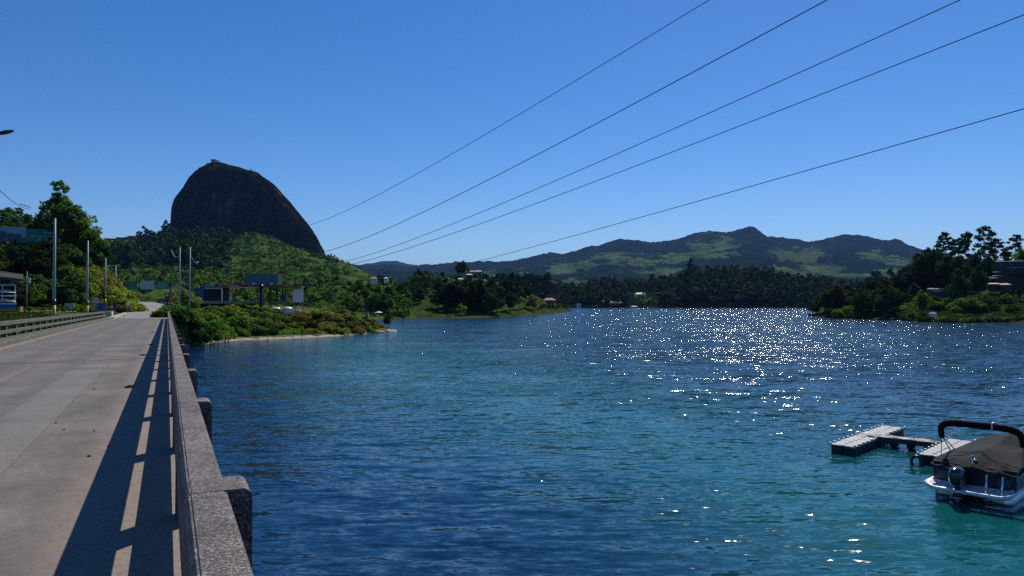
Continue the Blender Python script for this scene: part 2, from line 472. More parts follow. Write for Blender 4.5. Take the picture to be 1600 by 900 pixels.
# far mountains: woods and pastures, the pasture mask is a property of the land
def mountain_mat(name):
    m, N, L, b = nt(name)
    v = geo_pos(N, L)
    at = N.new('ShaderNodeAttribute'); at.attribute_name = 'pasture'
    n1 = noise(N, L, v, 0.0045, 9, 0.72)
    n9 = noise(N, L, v, 0.02, 6, 0.7)
    k = mth(N, L, 'ADD', at.outputs['Fac'], mth(N, L, 'MULTIPLY', mth(N, L, 'SUBTRACT', n1, 0.50), 3.0))
    k = mth(N, L, 'ADD', k, mth(N, L, 'MULTIPLY', mth(N, L, 'SUBTRACT', n9, 0.5), 0.9))
    f = ramp(N, L, k, [(0.44, (0, 0, 0)), (0.54, (1, 1, 1))])
    wood = ramp(N, L, noise(N, L, v, 0.012, 8, 0.7), [(0.35, (0.003, 0.010, 0.009)), (0.65, (0.018, 0.040, 0.022))])
    past = ramp(N, L, noise(N, L, v, 0.006, 8, 0.7), [(0.35, (0.025, 0.048, 0.016)), (0.5, (0.06, 0.10, 0.028)), (0.65, (0.11, 0.155, 0.045))])
    L.new(mixc(N, L, f, wood, past), b.inputs['Base Color'])
    b.inputs['Roughness'].default_value = 1.0; b.inputs['Specular IOR Level'].default_value = 0.0
    vo = N.new('ShaderNodeTexVoronoi'); vo.inputs['Scale'].default_value = 0.04; L.new(v, vo.inputs['Vector'])
    h = mth(N, L, 'ADD', mth(N, L, 'MULTIPLY', vo.outputs['Distance'], -0.5), noise(N, L, v, 0.03, 6, 0.7))
    inv = mth(N, L, 'SUBTRACT', 1.25, f)
    bump(N, L, b, mth(N, L, 'MULTIPLY', h, inv), 1.0, 40)
    return m
M['mountain'] = mountain_mat('mountain_woods')

# the granite rock: vertical stains
m, N, L, b = nt('dark_granite'); M['rock'] = m
v = geo_pos(N, L, (1, 1, 0.06))
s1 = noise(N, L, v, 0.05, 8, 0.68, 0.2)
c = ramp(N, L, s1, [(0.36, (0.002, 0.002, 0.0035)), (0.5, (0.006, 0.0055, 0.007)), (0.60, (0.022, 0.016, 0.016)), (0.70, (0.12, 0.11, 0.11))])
v2 = geo_pos(N, L)
s2 = noise(N, L, v2, 0.02, 6, 0.65)
c = mixc(N, L, ramp(N, L, s2, [(0.5, (0, 0, 0)), (0.68, (0.6, 0.6, 0.6))]), c, (0.022, 0.013, 0.012))
s3 = noise(N, L, geo_pos(N, L, (1, 1, 0.18)), 0.055, 5, 0.6)
c = mixc(N, L, ramp(N, L, s3, [(0.66, (0, 0, 0)), (0.74, (0.5, 0.5, 0.5))]), c, (0.11, 0.10, 0.10))
# plants on the flat top
g = N.new('ShaderNodeNewGeometry'); sz = N.new('ShaderNodeSeparateXYZ'); L.new(g.outputs['Normal'], sz.inputs[0])
up = mth(N, L, 'ADD', sz.outputs[2], mth(N, L, 'MULTIPLY', mth(N, L, 'SUBTRACT', noise(N, L, v2, 0.08, 6, 0.7), 0.5), 0.7))
c = mixc(N, L, ramp(N, L, up, [(0.92, (0, 0, 0)), (1.0, (0.8, 0.8, 0.8))]), c, ramp(N, L, noise(N, L, v2, 0.1, 5, 0.7), [(0.3, (0.03, 0.05, 0.015)), (0.7, (0.12, 0.14, 0.04))]))
L.new(c, b.inputs['Base Color']); b.inputs['Roughness'].default_value = 0.95; b.inputs['Specular IOR Level'].default_value = 0.0
bump(N, L, b, mth(N, L, 'ADD', mth(N, L, 'MULTIPLY', s1, 0.5), mth(N, L, 'MULTIPLY', noise(N, L, v2, 0.12, 7, 0.72), 0.6)), 0.8, 5)

# water: waves as slopes read from noise, so they keep their steepness at any distance
m, N, L, b = nt('lake_water'); M['water'] = m
def wcol(scale, sx_, sy_, rot, detail, rough, dist=0.0):
    n = N.new('ShaderNodeTexNoise'); n.inputs['Scale'].default_value = scale; n.inputs['Detail'].default_value = detail
    n.inputs['Roughness'].default_value = rough; n.inputs['Distortion'].default_value = dist
    L.new(geo_pos(N, L, (sx_, sy_, 1), (0, 0, rot)), n.inputs['Vector'])
    return n
def vm(op, a, b_=None, sc=None):
    q = N.new('ShaderNodeVectorMath'); q.operation = op
    if hasattr(a, 'links'): L.new(a, q.inputs[0])
    else: q.inputs[0].default_value = a
    if b_ is not None:
        if hasattr(b_, 'links'): L.new(b_, q.inputs[1])
        else: q.inputs[1].default_value = b_
    if sc is not None:
        if hasattr(sc, 'links'): L.new(sc, q.inputs[3])
        else: q.inputs[3].default_value = sc
    return q.outputs[0]
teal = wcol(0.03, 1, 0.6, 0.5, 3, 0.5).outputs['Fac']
# teal lens-flare streak painted into the water colour, from mid lake towards the dock
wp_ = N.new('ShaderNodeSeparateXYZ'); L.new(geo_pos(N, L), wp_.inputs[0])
flare_tint = mth(N, L, 'SUBTRACT', wp_.outputs[0], mth(N, L, 'MULTIPLY_ADD', wp_.outputs[1], -0.4, 16.6))
flare_tint = mth(N, L, 'MULTIPLY_ADD', mth(N, L, 'SUBTRACT', teal, 0.5), 26.0, flare_tint)
L.new(ramp(N, L, mth(N, L, 'MULTIPLY_ADD', flare_tint, 0.0125, 0.5, clamp=True), [(0.36, (0.001, 0.020, 0.052)), (0.50, (0.001, 0.085, 0.082)), (0.62, (0.001, 0.075, 0.076)), (0.9, (0.001, 0.032, 0.062))]), b.inputs['Base Color'])
b.inputs['Roughness'].default_value = 0.10
b.inputs['IOR'].default_value = 1.333
half = (0.5, 0.5, 0.5)
sA = vm('SCALE', vm('SUBTRACT', wcol(1.15, 0.26, 1.0, R(5), 3, 0.5, 0.3).outputs['Color'], half), None, 0.58)
sB = vm('SCALE', vm('SUBTRACT', wcol(3.6, 0.26, 1.0, R(-7), 3, 0.55, 0.3).outputs['Color'], half), None, 0.95)
sC = vm('SCALE', vm('SUBTRACT', wcol(9.0, 0.4, 1.0, R(12), 2, 0.5).outputs['Color'], half), None, 0.5)
gust = ramp(N, L, wcol(0.05, 1, 1.5, 0.2, 7, 0.68).outputs['Fac'], [(0.35, (0.45, 0.45, 0.45)), (0.66, (1.5, 1.5, 1.5))])
tot = vm('SCALE', vm('ADD', vm('ADD', sA, sB), sC), None, gust)
# the bridge and its bank shelter the near water; the wind is fresher out on the lake
yy = N.new('ShaderNodeSeparateXYZ'); L.new(geo_pos(N, L), yy.inputs[0])
wd = N.new('ShaderNodeMapRange'); wd.inputs[1].default_value = 14; wd.inputs[2].default_value = 90; wd.inputs[3].default_value = 0.62; wd.inputs[4].default_value = 1.42
L.new(yy.outputs[1], wd.inputs[0])
tot = vm('SCALE', tot, None, wd.outputs[0])
ln = N.new('ShaderNodeVectorMath'); ln.operation = 'LENGTH'; L.new(tot, ln.inputs[0])
tot = vm('SCALE', tot, None, mth(N, L, 'ADD', 0.8, mth(N, L, 'MULTIPLY', ln.outputs['Value'], 1.6)))     # a few steep wavelets among many gentle ones
tot = vm('MULTIPLY', tot, (0.6, 1.0, 0.0))
nn = vm('NORMALIZE', vm('ADD', tot, (0, 0, 1)))
L.new(nn, b.inputs['Normal'])

# ------------------------------------------------------------------ road centre line and its height
ROT = R(25.11)
dv = Vector((-math.sin(ROT), math.cos(ROT), 0)); rv = Vector((math.cos(ROT), math.sin(ROT), 0))
SLOPE = -0.0039
RZ0 = CAM_H - 1.74
def road_z(s):
    return float(np.interp(s, [-40, 110, 165, 229, 271, 300, 360], [RZ0 - 40 * SLOPE, RZ0 + 110 * SLOPE, 4.4, 5.0, 5.75, 6.35, 6.6]))
def W(s, l, z=None):
    p = dv * s + rv * l
    p.z = road_z(s) if z is None else z
    return p
road_cl = [(110, -3.0), (130, -3.0), (160, -3.0), (200, -3.1), (229, -3.3), (250, -3.8), (271, -4.8), (290, -6.6), (310, -9.5), (330, -13.5), (350, -18)]
road_pts = [W(s, l) for s, l in road_cl]
rp = np.array([[p.x, p.y, p.z] for p in road_pts])
def road_near(x, y):
    """distance to road centre line and road height there (vectorised)"""
    best = np.full(x.shape, 1e9); bz = np.zeros(x.shape)
    for a, c_ in zip(rp[:-1], rp[1:]):
        ax, ay = a[0], a[1]; dx, dy = c_[0] - ax, c_[1] - ay
        t = np.clip(((x - ax) * dx + (y - ay) * dy) / (dx * dx + dy * dy), 0, 1)
        d = np.hypot(x - ax - t * dx, y - ay - t * dy)
        z = a[2] + t * (c_[2] - a[2])
        k = d < best
        best = np.where(k, d, best); bz = np.where(k, z, bz)
    return best, bz

# ------------------------------------------------------------------ landforms (real size, at their distance)
LANDS = []
def land(name, ctrl, mat, nx, nk, amp=0.4, nscale=0.05, seed=1, amp_far=None, road=False, jag=None, attr=None, smooth_px=True):
    """ctrl: {px: [(depth, z or 'yNNN'), ...]} same count in every column; surface through them"""
    pxs = sorted(ctrl)
    K = len(ctrl[pxs[0]])
    D = np.zeros((len(pxs), K)); Z = np.zeros((len(pxs), K))
    for i, p in enumerate(pxs):
        for k, (d, z) in enumerate(ctrl[p]):
            D[i, k] = d
            Z[i, k] = Zof(float(z[1:]), d) if isinstance(z, str) else z
    qx = np.linspace(pxs[0], pxs[-1], nx)
    t = np.linspace(0, K - 1, nk)
    def up(A):
        B = np.array([np.interp(qx, pxs, A[:, k]) for k in range(K)]).T
        i0 = np.clip(np.floor(t).astype(int), 0, K - 2); f = t - i0
        # catmull-rom along depth (monotone enough), linear across
        im = np.clip(i0 - 1, 0, K - 1); i1 = i0 + 1; i2 = np.clip(i0 + 2, 0, K - 1)
        p0, p1, p2, p3 = B[:, im], B[:, i0], B[:, i1], B[:, i2]
        m1, m2 = 0.3 * (p2 - p0), 0.3 * (p3 - p1)
        return (2 * f ** 3 - 3 * f * f + 1) * p1 + (f ** 3 - 2 * f * f + f) * m1 + (3 * f * f - 2 * f ** 3) * p2 + (f ** 3 - f * f) * m2
    DD, ZZ = up(D), up(Z)
    if smooth_px:
        for _ in range(2):
            ZZ[1:-1] = (ZZ[:-2] + 2 * ZZ[1:-1] + ZZ[2:]) / 4
            DD[1:-1] = (DD[:-2] + 2 * DD[1:-1] + DD[2:]) / 4
    XX = (qx[:, None] - 800) / F * DD
    env = np.clip((ZZ - 0.3) / 2.0, 0, 1)
    a = np.interp(t, [0, K - 1], [amp, amp if amp_far is None else amp_far])[None, :]
    nz_ = fbm(XX * nscale, DD * nscale, 6, seed, 0.55)
    ZZ = ZZ + nz_ * a * env
    if jag: ZZ = ZZ + jag[0] * env * (fbm(XX * jag[1], DD * jag[1], 3, seed + 5, 0.7))
    if road:
        dist, rz = road_near(XX, DD)
        w = np.clip((dist - 4.5) / 4.0, 0, 1); w = w * w * (3 - 2 * w)
        ok = ((DD * 0.9056 - XX * 0.424) > 109) & (ZZ > 0.2)
        ZZ = np.where(ok & (w < 1), (rz - 0.10) * (1 - w) + ZZ * w, ZZ)
    V = np.stack([XX, DD, ZZ], -1).reshape(-1, 3)
    idx = np.arange(nx * nk).reshape(nx, nk)
    Fq = np.stack([idx[:-1, :-1], idx[1:, :-1], idx[1:, 1:], idx[:-1, 1:]], -1).reshape(-1, 4)
    me = np_mesh(name, V, Fq, [mat], True)
    if attr is not None:
        PY = 450 - F * np.tan(np.arctan2(V[:, 2] - CAM_H, V[:, 1]) - PITCH)
        PX = 800 + F * V[:, 0] / V[:, 1]
        at = me.attributes.new('pasture', 'FLOAT', 'POINT')
        at.data.foreach_set('value', attr(PX, PY).astype(np.float32))
    o = link(name, me); tag(o, kind='structure')
    LANDS.append(BVHTree.FromPolygons([tuple(p) for p in V.tolist()], [tuple(f) for f in Fq.tolist()]))
    return o

def ground(x, y, lo=None):
    best = None
    for b_ in LANDS:
        h = b_.ray_cast(Vector((x, y, 3000)), Vector((0, 0, -1)))
        if h[0] is not None and (best is None or h[0].z > best): best = h[0].z
    return best

def sh(y): return 7360.0 / (y - 472)      # distance of a waterline seen at y

# lake bed / base ground reaching the horizon, then water
b_ = MB(); b_.box(-30000, 30000, -30000, 40000, -6, -5)
tag(b_.build('lake_bed', M['bank']), kind='structure')
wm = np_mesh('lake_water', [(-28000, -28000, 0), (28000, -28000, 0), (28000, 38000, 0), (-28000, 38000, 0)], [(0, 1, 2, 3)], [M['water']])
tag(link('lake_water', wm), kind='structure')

def col_(d0, *rows): return list(rows)
# near bank: lawn at the far side of the bridge, the bushy point and the platform of the filling station
bank = {}
for px_, s0 in ((-900, 46), (-400, 46), (0, 46), (60, 50), (110, 66), (150, 86), (175, 102), (215, 102), (262, 101), (285, 104)):
    hz = 3.5 if px_ <= 60 else 3.8
    s0 = float(s0)
    bank[px_] = [(s0 - 8, -3.0), (s0, -0.1), (s0 + 2, 1.2), (s0 + 8, hz), (s0 + 22, hz + 0.3), (160, 4.7), (230, 5.2)]
    if px_ <= 150: bank[px_][4:6] = [(s0 + 24, 4.75), (s0 + 44, 5.1)]
bank[330] = [(110, -3), (sh(536), -0.1), (117, 0.5), (122, 1.6), (135, 3.6), (165, 5.2), (230, 5.6)]
bank[370] = [(118, -3), (sh(532), -0.1), (126, 0.5), (131, 1.5), (143, 3.4), (168, 5.0), (230, 5.6)]
bank[430] = [(120, -3), (sh(530), -0.1), (130, 0.5), (135, 1.2), (147, 2.8), (170, 4.2), (230, 5.4)]
bank[500] = [(126, -3), (sh(527), -0.1), (137, 0.5), (142, 1.0), (152, 2.2), (172, 3.2), (230, 4.6)]
bank[555] = [(136, -3), (sh(523), -0.1), (147, 0.4), (151, 0.8), (158, 1.5), (172, 1.8), (215, 1.2)]
bank[590] = [(146, -3), (sh(519.5), -0.1), (157, 0.35), (160, 0.5), (164, 0.7), (169, 0.4), (178, -2)]
bank[618] = [(154, -3), (sh(517), -0.15), (164.5, 0.25), (165.5, 0.3), (167, 0.25), (169, 0.0), (173, -2)]
bank[630] = [(158, -3), (163, -1), (164.5, -0.8), (165.5, -0.8), (167, -0.8), (169, -1), (173, -3)]
land('mainland_bank', bank, M['bank'], 420, 110, 0.35, 0.12, 3, road=True)

# lawn patch near the bridge (bright green grass)
hill = {
 -900: [(108, 3.6), (125, 'y450'), (145, 'y398'), (165, 'y360'), (220, 'y350'), (300, 8)],
 -100: [(108, 3.6), (125, 'y450'), (142, 'y398'), (160, 'y372'), (205, 'y350'), (280, 8)],
 0:    [(107, 3.6), (124, 'y450'), (139, 'y397'), (152, 'y380'), (190, 'y358'), (270, 8)],
 70:   [(109, 3.7), (126, 'y450'), (141, 'y396'), (154, 'y378'), (190, 'y362'), (265, 8)],
 110:  [(112, 4.0), (128, 'y452'), (144, 'y402'), (158, 'y382'), (190, 'y374'), (260, 8)],
 150:  [(122, 4.2), (134, 'y460'), (148, 'y432'), (163, 'y408'), (190, 'y400'), (255, 8)],
 180:  [(134, 4.2), (146, 'y470'), (156, 'y455'), (168, 'y438'), (190, 'y434'), (250, 7)],
 203:  [(150, 4.0), (160, 4.6), (170, 'y470'), (180, 'y462'), (195, 'y460'), (250, 6)],
 225:  [(150, 3.0), (160, 3.4), (170, 3.8), (180, 4.0), (195, 4.2), (250, 4.5)],
}
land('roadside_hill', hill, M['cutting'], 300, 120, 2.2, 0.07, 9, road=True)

rockhill = {
 -300: [(230, 4), (300, 'y462'), (420, 'y450'), (560, 'y432'), (800, 'y412'), (1120, 'y388'), (1700, 40)],
 100:  [(230, 4), (300, 'y462'), (420, 'y450'), (560, 'y432'), (800, 'y412'), (1120, 'y386'), (1700, 40)],
 170:  [(225, 4), (300, 'y463'), (420, 'y448'), (560, 'y428'), (800, 'y410'), (1120, 'y382'), (1700, 40)],
 225:  [(225, 4), (300, 'y463'), (420, 'y446'), (560, 'y424'), (760, 'y416'), (1120, 'y378'), (1700, 60)],
 265:  [(225, 4), (300, 'y463'), (420, 'y446'), (560, 'y422'), (760, 'y414'), (1120, 'y380'), (1700, 80)],
 320:  [(225, 4), (300, 'y462'), (420, 'y446'), (560, 'y426'), (780, 'y408'), (1100, 'y386'), (1700, 90)],
 360:  [(225, 4), (300, 'y462'), (420, 'y447'), (560, 'y428'), (800, 'y400'), (1080, 'y380'), (1700, 90)],
 395:  [(225, 4), (300, 'y462'), (420, 'y448'), (560, 'y428'), (800, 'y396'), (1060, 'y371'), (1700, 90)],
 425:  [(225, 4), (300, 'y463'), (420, 'y450'), (560, 'y432'), (800, 'y403'), (1080, 'y378'), (1700, 80)],
 465:  [(225, 4), (300, 'y464'), (420, 'y453'), (560, 'y438'), (800, 'y412'), (1100, 'y393'), (1700, 60)],
 505:  [(225, 3.4), (300, 'y467'), (420, 'y457'), (560, 'y443'), (800, 'y422'), (1100, 'y402'), (1700, 40)],
 540:  [(235, 1.0), (300, 'y474'), (400, 'y462'), (540, 'y450'), (760, 'y434'), (1020, 'y418'), (1600, 20)],
 570:  [(250, -0.5), (300, 'y480'), (390, 'y468'), (520, 'y458'), (700, 'y446'), (920, 'y432'), (1400, 8)],
 600:  [(278, -0.5), (305, 'y485'), (385, 'y474'), (500, 'y464'), (640, 'y456'), (820, 'y446'), (1200, 2)],
 640:  [(286, -0.5), (310, 'y488'), (380, 'y478'), (480, 'y470'), (600, 'y463'), (740, 'y456'), (1000, 0)],
 700:  [(300, -1), (340, 'y488'), (400, 'y480'), (480, 'y474'), (580, 'y468'), (700, 'y464'), (900, -2)],
 760:  [(340, -2), (380, -1.5), (420, -1.5), (480, -1.5), (560, -1.5), (640, -2), (800, -3)],
}
land('rock_hill', rockhill, M['scrub'], 420, 260, 5.0, 0.014, 21, amp_far=16, road=True, jag=(2.2, 0.09))

villa_hill = {
 575: [(320, -2), (330, -1), (350, -1), (380, -1), (420, -1), (480, -2)],
 600: [(297, -1.0), (306, 'y494'), (335, 'y480'), (370, 'y468'), (420, 'y456'), (500, 0)],
 630: [(296, -0.6), (305, 'y492'), (330, 'y478'), (365, 'y463'), (415, 'y446'), (500, 0)],
 660: [(292, -0.3), (303, 'y491'), (328, 'y473'), (362, 'y455'), (415, 'y438'), (500, 0)],
 700: [(292, -0.3), (304, 'y490'), (332, 'y474'), (370, 'y452'), (418, 'y433'), (500, 0)],
 740: [(298, -0.3), (312, 'y490'), (342, 'y478'), (382, 'y456'), (425, 'y432'), (500, 0)],
 780: [(315, -0.3), (328, 'y490'), (356, 'y481'), (392, 'y462'), (432, 'y441'), (510, 0)],
 815: [(342, -0.3), (356, 'y488'), (380, 'y481'), (408, 'y469'), (442, 'y453'), (520, 0)],
 850: [(385, -0.3), (396, 'y487'), (414, 'y482'), (434, 'y476'), (458, 'y468'), (530, 0)],
 875: [(440, -0.3), (448, 'y486'), (458, 'y484'), (470, 'y481'), (485, 'y479'), (540, -0.5)],
 893: [(512, -0.3), (518, 'y485'), (524, 'y484'), (530, 'y483.6'), (538, 'y484'), (556, -1)],
 903: [(530, -2), (534, -1), (538, -1), (542, -1), (548, -1), (560, -2)],
}
land('villa_hill', villa_hill, M['meadow'], 320, 100, 0.8, 0.05, 31, amp_far=1.5)

wood = {}
for px_, yt in ((700, 462), (780, 458), (860, 458), (905, 453), (950, 449), (1000, 447), (1040, 443), (1075, 428), (1110, 424), (1150, 421), (1200, 425), (1255, 436), (1320, 446), (1420, 448), (1600, 450), (1900, 456), (2300, 462)):
    wood[px_] = [(790, -1), (818, 0.6), (840, 'y477'), (880, 'y%g' % (477 - (477 - yt) * 0.5)), (960, 'y%g' % (477 - (477 - yt) * 0.85)), (1040, 'y%g' % yt), (1250, 6), (1400, 0)]
land('wooded_shore', wood, M['forest_floor'], 300, 60, 2.0, 0.02, 41)

east = {
 1258: [(330, -1.5), (336, -1), (345, -1), (360, -1), (380, -1), (420, -2)],
 1268: [(318, -0.5), (323, 0.3), (332, 1), (350, 1.2), (375, 1), (420, -2)],
 1300: [(292, -0.4), (300, 0.9), (315, 'y486'), (340, 'y479'), (380, 'y474'), (440, 2)],
 1350: [(279, -0.4), (287, 1.0), (303, 'y486'), (330, 'y477'), (375, 'y468'), (440, 4)],
 1400: [(264, -0.4), (272, 1.2), (290, 'y487'), (320, 'y474'), (370, 'y462'), (440, 8)],
 1450: [(240, -0.4), (248, 1.3), (270, 'y484'), (300, 'y470'), (350, 'y456'), (430, 10)],
 1500: [(229, -0.4), (237, 1.4), (258, 'y484'), (290, 'y466'), (335, 'y450'), (420, 12)],
 1550: [(227, -0.4), (235, 1.4), (255, 'y482'), (285, 'y461'), (325, 'y443'), (420, 14)],
 1600: [(226, -0.4), (234, 1.5), (252, 'y482'), (280, 'y460'), (315, 'y440'), (420, 16)],
 1800: [(226, -0.4), (234, 1.5), (252, 'y480'), (280, 'y455'), (315, 'y432'), (420, 18)],
 2600: [(226, -0.4), (234, 1.5), (252, 'y480'), (280, 'y455'), (315, 'y432'), (420, 18)],
}
land('east_shore', east, M['meadow'], 360, 100, 0.9, 0.06, 51, amp_far=1.5)

# far ridges
RID = [(480, 400), (560, 416), (582, 416), (605, 414), (640, 419), (660, 418), (695, 416), (709, 414), (735, 412.7), (763, 409), (785, 408), (808, 405), (830, 401), (860, 397), (885, 399), (910, 394), (935, 390), (960, 382), (970, 380), (997, 381), (1015, 382), (1035, 379), (1060, 376), (1085, 370), (1110, 367), (1135, 365), (1152, 360), (1167, 356), (1179, 354.5), (1187, 360), (1200, 371), (1215, 373), (1235, 375), (1260, 380), (1286, 378), (1320, 371), (1346, 372), (1367, 375.6), (1386, 377), (1407, 377), (1422, 385), (1434, 389), (1441, 391), (1480, 402), (1540, 412), (1700, 404), (2000, 392), (2500, 400)]
PAST = [(880, 418, 26, 14), (915, 413, 22, 9), (960, 403, 34, 13), (1000, 410, 30, 12), (1055, 402, 28, 12), (1095, 385, 22, 10), (1130, 380, 22, 12), (1110, 396, 40, 9), (1040, 425, 60, 9), (1230, 398, 26, 12), (1262, 405, 30, 16), (1290, 420, 34, 10), (1240, 428, 40, 8), (1360, 400, 26, 9), (1395, 408, 34, 9), (1390, 424, 34, 5), (900, 442, 26, 8), (840, 440, 30, 9), (765, 428, 20, 5), (1330, 430, 60, 5), (820, 425, 22, 8), (1170, 426, 40, 6)]
def pasture(px_, py_):
    a = np.zeros_like(px_)
    for (cx, cy, rx, ry) in PAST:
        a = np.maximum(a, 1.0 - 0.62 * np.sqrt(((px_ - cx) / rx) ** 2 + ((py_ - cy) / ry) ** 2))
    return np.clip(a, 0, 1)
mt = {}
for px_, yr in RID:
    mt[px_] = [(1500, -2), (2100, 'y463'), (2900, 'y%g' % (458 - (458 - yr) * 0.22)), (3900, 'y%g' % (458 - (458 - yr) * 0.5)), (5000, 'y%g' % (458 - (458 - yr) * 0.8)), (6000, 'y%g' % (yr + 1)), (7600, 150), (9000, 60)]
land('mountain_range', mt, M['mountain'], 1000, 280, 95, 0.0016, 61, amp_far=45, jag=(15, 0.016), attr=pasture, smooth_px=False)
mt2 = {}
for px_, yr in ((300, 408), (430, 410), (500, 407), (530, 413), (560, 416), (582, 415), (605, 412), (616, 411), (628, 414), (641, 418), (655, 419), (700, 420), (800, 424), (1000, 430)):
    mt2[px_] = [(7000, 0), (8200, 'y%g' % (460 - (460 - yr) * 0.5)), (9800, 'y%g' % yr), (12500, 60)]
land('distant_range', mt2, M['mountain'], 300, 60, 60, 0.0008, 71, jag=(14, 0.01), attr=lambda a, b: a * 0, smooth_px=False)
# land outside the picture: low hills that close the horizon all round
def rim(a):
    n_ = 240; V = []
    for k, (r_, h_) in enumerate(((2500, -3), (4200, 90), (6500, 300), (9000, 80))):
        for i in range(n_ + 1):
            ang = R(62) + i / n_ * R(236)
            hh_ = h_ * (0.8 + 0.35 * math.sin(ang * 5.1) + 0.2 * math.sin(ang * 11.7 + 1)) if h_ > 0 else h_
            V.append((math.sin(ang) * r_, math.cos(ang) * r_, hh_))
    Fq = [(k * (n_ + 1) + i, k * (n_ + 1) + i + 1, (k + 1) * (n_ + 1) + i + 1, (k + 1) * (n_ + 1) + i) for k in range(3) for i in range(n_)]
    me = np_mesh('surrounding_hills', V, Fq, [M['mountain']], True)
    return tag(link('surrounding_hills', me), kind='structure')
rim(0)

# ------------------------------------------------------------------ the great rock
SIL = [(400, 262, 507), (390, 263, 502), (370, 264, 491), (350, 266, 478), (336.7, 266.5, 467), (325.5, 267, 457), (315, 270, 449), (306.6, 275.5, 441.5), (294.4, 284.4, 431), (286, 289, 420), (280, 293, 410), (273, 299, 402), (268, 304.5, 385), (263, 311, 372), (259, 318, 357), (256, 323, 349), (254.5, 327, 343)]
DR = 1300.0
def rock():
    ys = [430] + [s_[0] for s_ in SIL]
    ls = [258] + [s_[1] for s_ in SIL]; rs_ = [516] + [s_[2] for s_ in SIL]
    q = np.concatenate([np.linspace(430, 300, 70), np.linspace(299, 254.5, 60)])
    o_ = np.argsort(ys)
    l_ = np.interp(q, np.array(ys)[o_], np.array(ls)[o_]); r_ = np.interp(q, np.array(ys)[o_], np.array(rs_)[o_])
    z_ = np.array([Zof(a, DR) for a in q])
    xl = (l_ - 800) / F * DR; xr = (r_ - 800) / F * DR
    n_ = 260
    th = np.linspace(0, 2 * np.pi, n_, endpoint=False)
    cx = (xl + xr) / 2; rx = (xr - xl) / 2
    ry = np.minimum(rx * 0.85, 105) * np.interp(q, [254, 262, 280], [0.9, 0.95, 1.0])
    ex = 0.78
    ct, st = np.cos(th), np.sin(th)
    ux = np.sign(ct) * np.abs(ct) ** ex; uy = np.sign(st) * np.abs(st) ** ex
    XX = cx[:, None] + rx[:, None] * ux[None, :]; YY = DR + ry[:, None] * uy[None, :]
    ZZ = np.repeat(z_[:, None], n_, 1)
    # vertical flutes and exfoliation hollows
    fl = fbm(np.repeat((th * 6.5)[None, :], len(q), 0), ZZ * 0.004, 5, 3, 0.6) * 4.0 + fbm(np.repeat((th * 14)[None, :], len(q), 0), ZZ * 0.02, 4, 8, 0.6) * 3.0
    XX = XX + fbm(ZZ * 0.03, np.repeat((th * 3)[None, :], len(q), 0), 4, 13, 0.6) * 3.0 * ux[None, :]
    wgt = np.abs(uy)[None, :] ** 0.5
    XX = XX + fl * 0.25 * ux[None, :]; YY = YY + fl * wgt * uy[None, :] * 1.0
    XX = XX + (YY - DR) * (cx / DR)[:, None]
    top = np.interp(q, [254.5, 262, 268], [0.0, 0.8, 1.0])[:, None]
    V = np.stack([XX, YY, ZZ], -1).reshape(-1, 3)
    idx = np.arange(len(q) * n_).reshape(len(q), n_); nx_ = np.roll(idx, -1, 1)
    Fq = np.stack([idx[:-1], nx_[:-1], nx_[1:], idx[1:]], -1).reshape(-1, 4)
    c_ = len(V); V = np.vstack([V, [[cx[-1], DR, z_[-1] + 1.0]]])
    last = idx[-1]
    cap = np.stack([last, np.roll(last, -1), np.full(n_, c_), np.full(n_, c_)], -1)
    me = bpy.data.meshes.new('granite_monolith')
    faces = [tuple(f) for f in Fq.tolist()] + [(int(a), int(b2), c_) for a, b2 in zip(last, np.roll(last, -1))]
    me.from_pydata(V.tolist(), [], faces)
    me.polygons.foreach_set('use_smooth', [True] * len(me.polygons))
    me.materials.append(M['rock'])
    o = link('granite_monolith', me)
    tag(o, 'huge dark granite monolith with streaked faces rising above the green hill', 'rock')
    return BVHTree.FromPolygons(V.tolist(), faces)
ROCK = rock()
def rock_top(px_, d):
    h = ROCK.ray_cast(Vector((X(px_, d), d, 3000)), Vector((0, 0, -1)))
    return h[0].z if h[0] is not None else None

# ------------------------------------------------------------------ foliage prototypes
def leaf_cloud(seed, clumps, per, size, flat=0.5, inner=0.35):
    """clumps [(x,y,z,r,squash)] -> quads (V,F); leaves sit near each clump's outside"""
    g = np.random.default_rng(seed)
    Vs = []
    tot = sum(c_[3] ** 2 for c_ in clumps)
    for (cx, cy, cz, r_, sq) in clumps:
        n_ = max(6, int(per * len(clumps) * r_ * r_ / tot))
        d_ = g.normal(size=(n_, 3)); d_ /= np.linalg.norm(d_, axis=1)[:, None]
        rad = r_ * (inner + (1 - inner) * g.random(n_) ** 0.45)
        c_ = np.array([cx, cy, cz]) + d_ * rad[:, None] * np.array([1, 1, sq])
        nrm = d_ * 0.7 + g.normal(size=(n_, 3)) * 0.6 + np.array([0, 0, flat])
        nrm /= np.linalg.norm(nrm, axis=1)[:, None]
        a = np.cross(nrm, g.normal(size=(n_, 3))); a /= np.linalg.norm(a, axis=1)[:, None] + 1e-9
        b2 = np.cross(nrm, a)
        s_ = size * (0.6 + 0.8 * g.random(n_))[:, None]
        a *= s_; b2 *= s_ * 0.7
        q = np.stack([c_ - a, c_ - b2 * 0.9, c_ + a, c_ + b2 * 0.9], 1)
        Vs.append(q.reshape(-1, 3))
    V = np.concatenate(Vs); Fq = np.arange(len(V)).reshape(-1, 4)
    return V, Fq

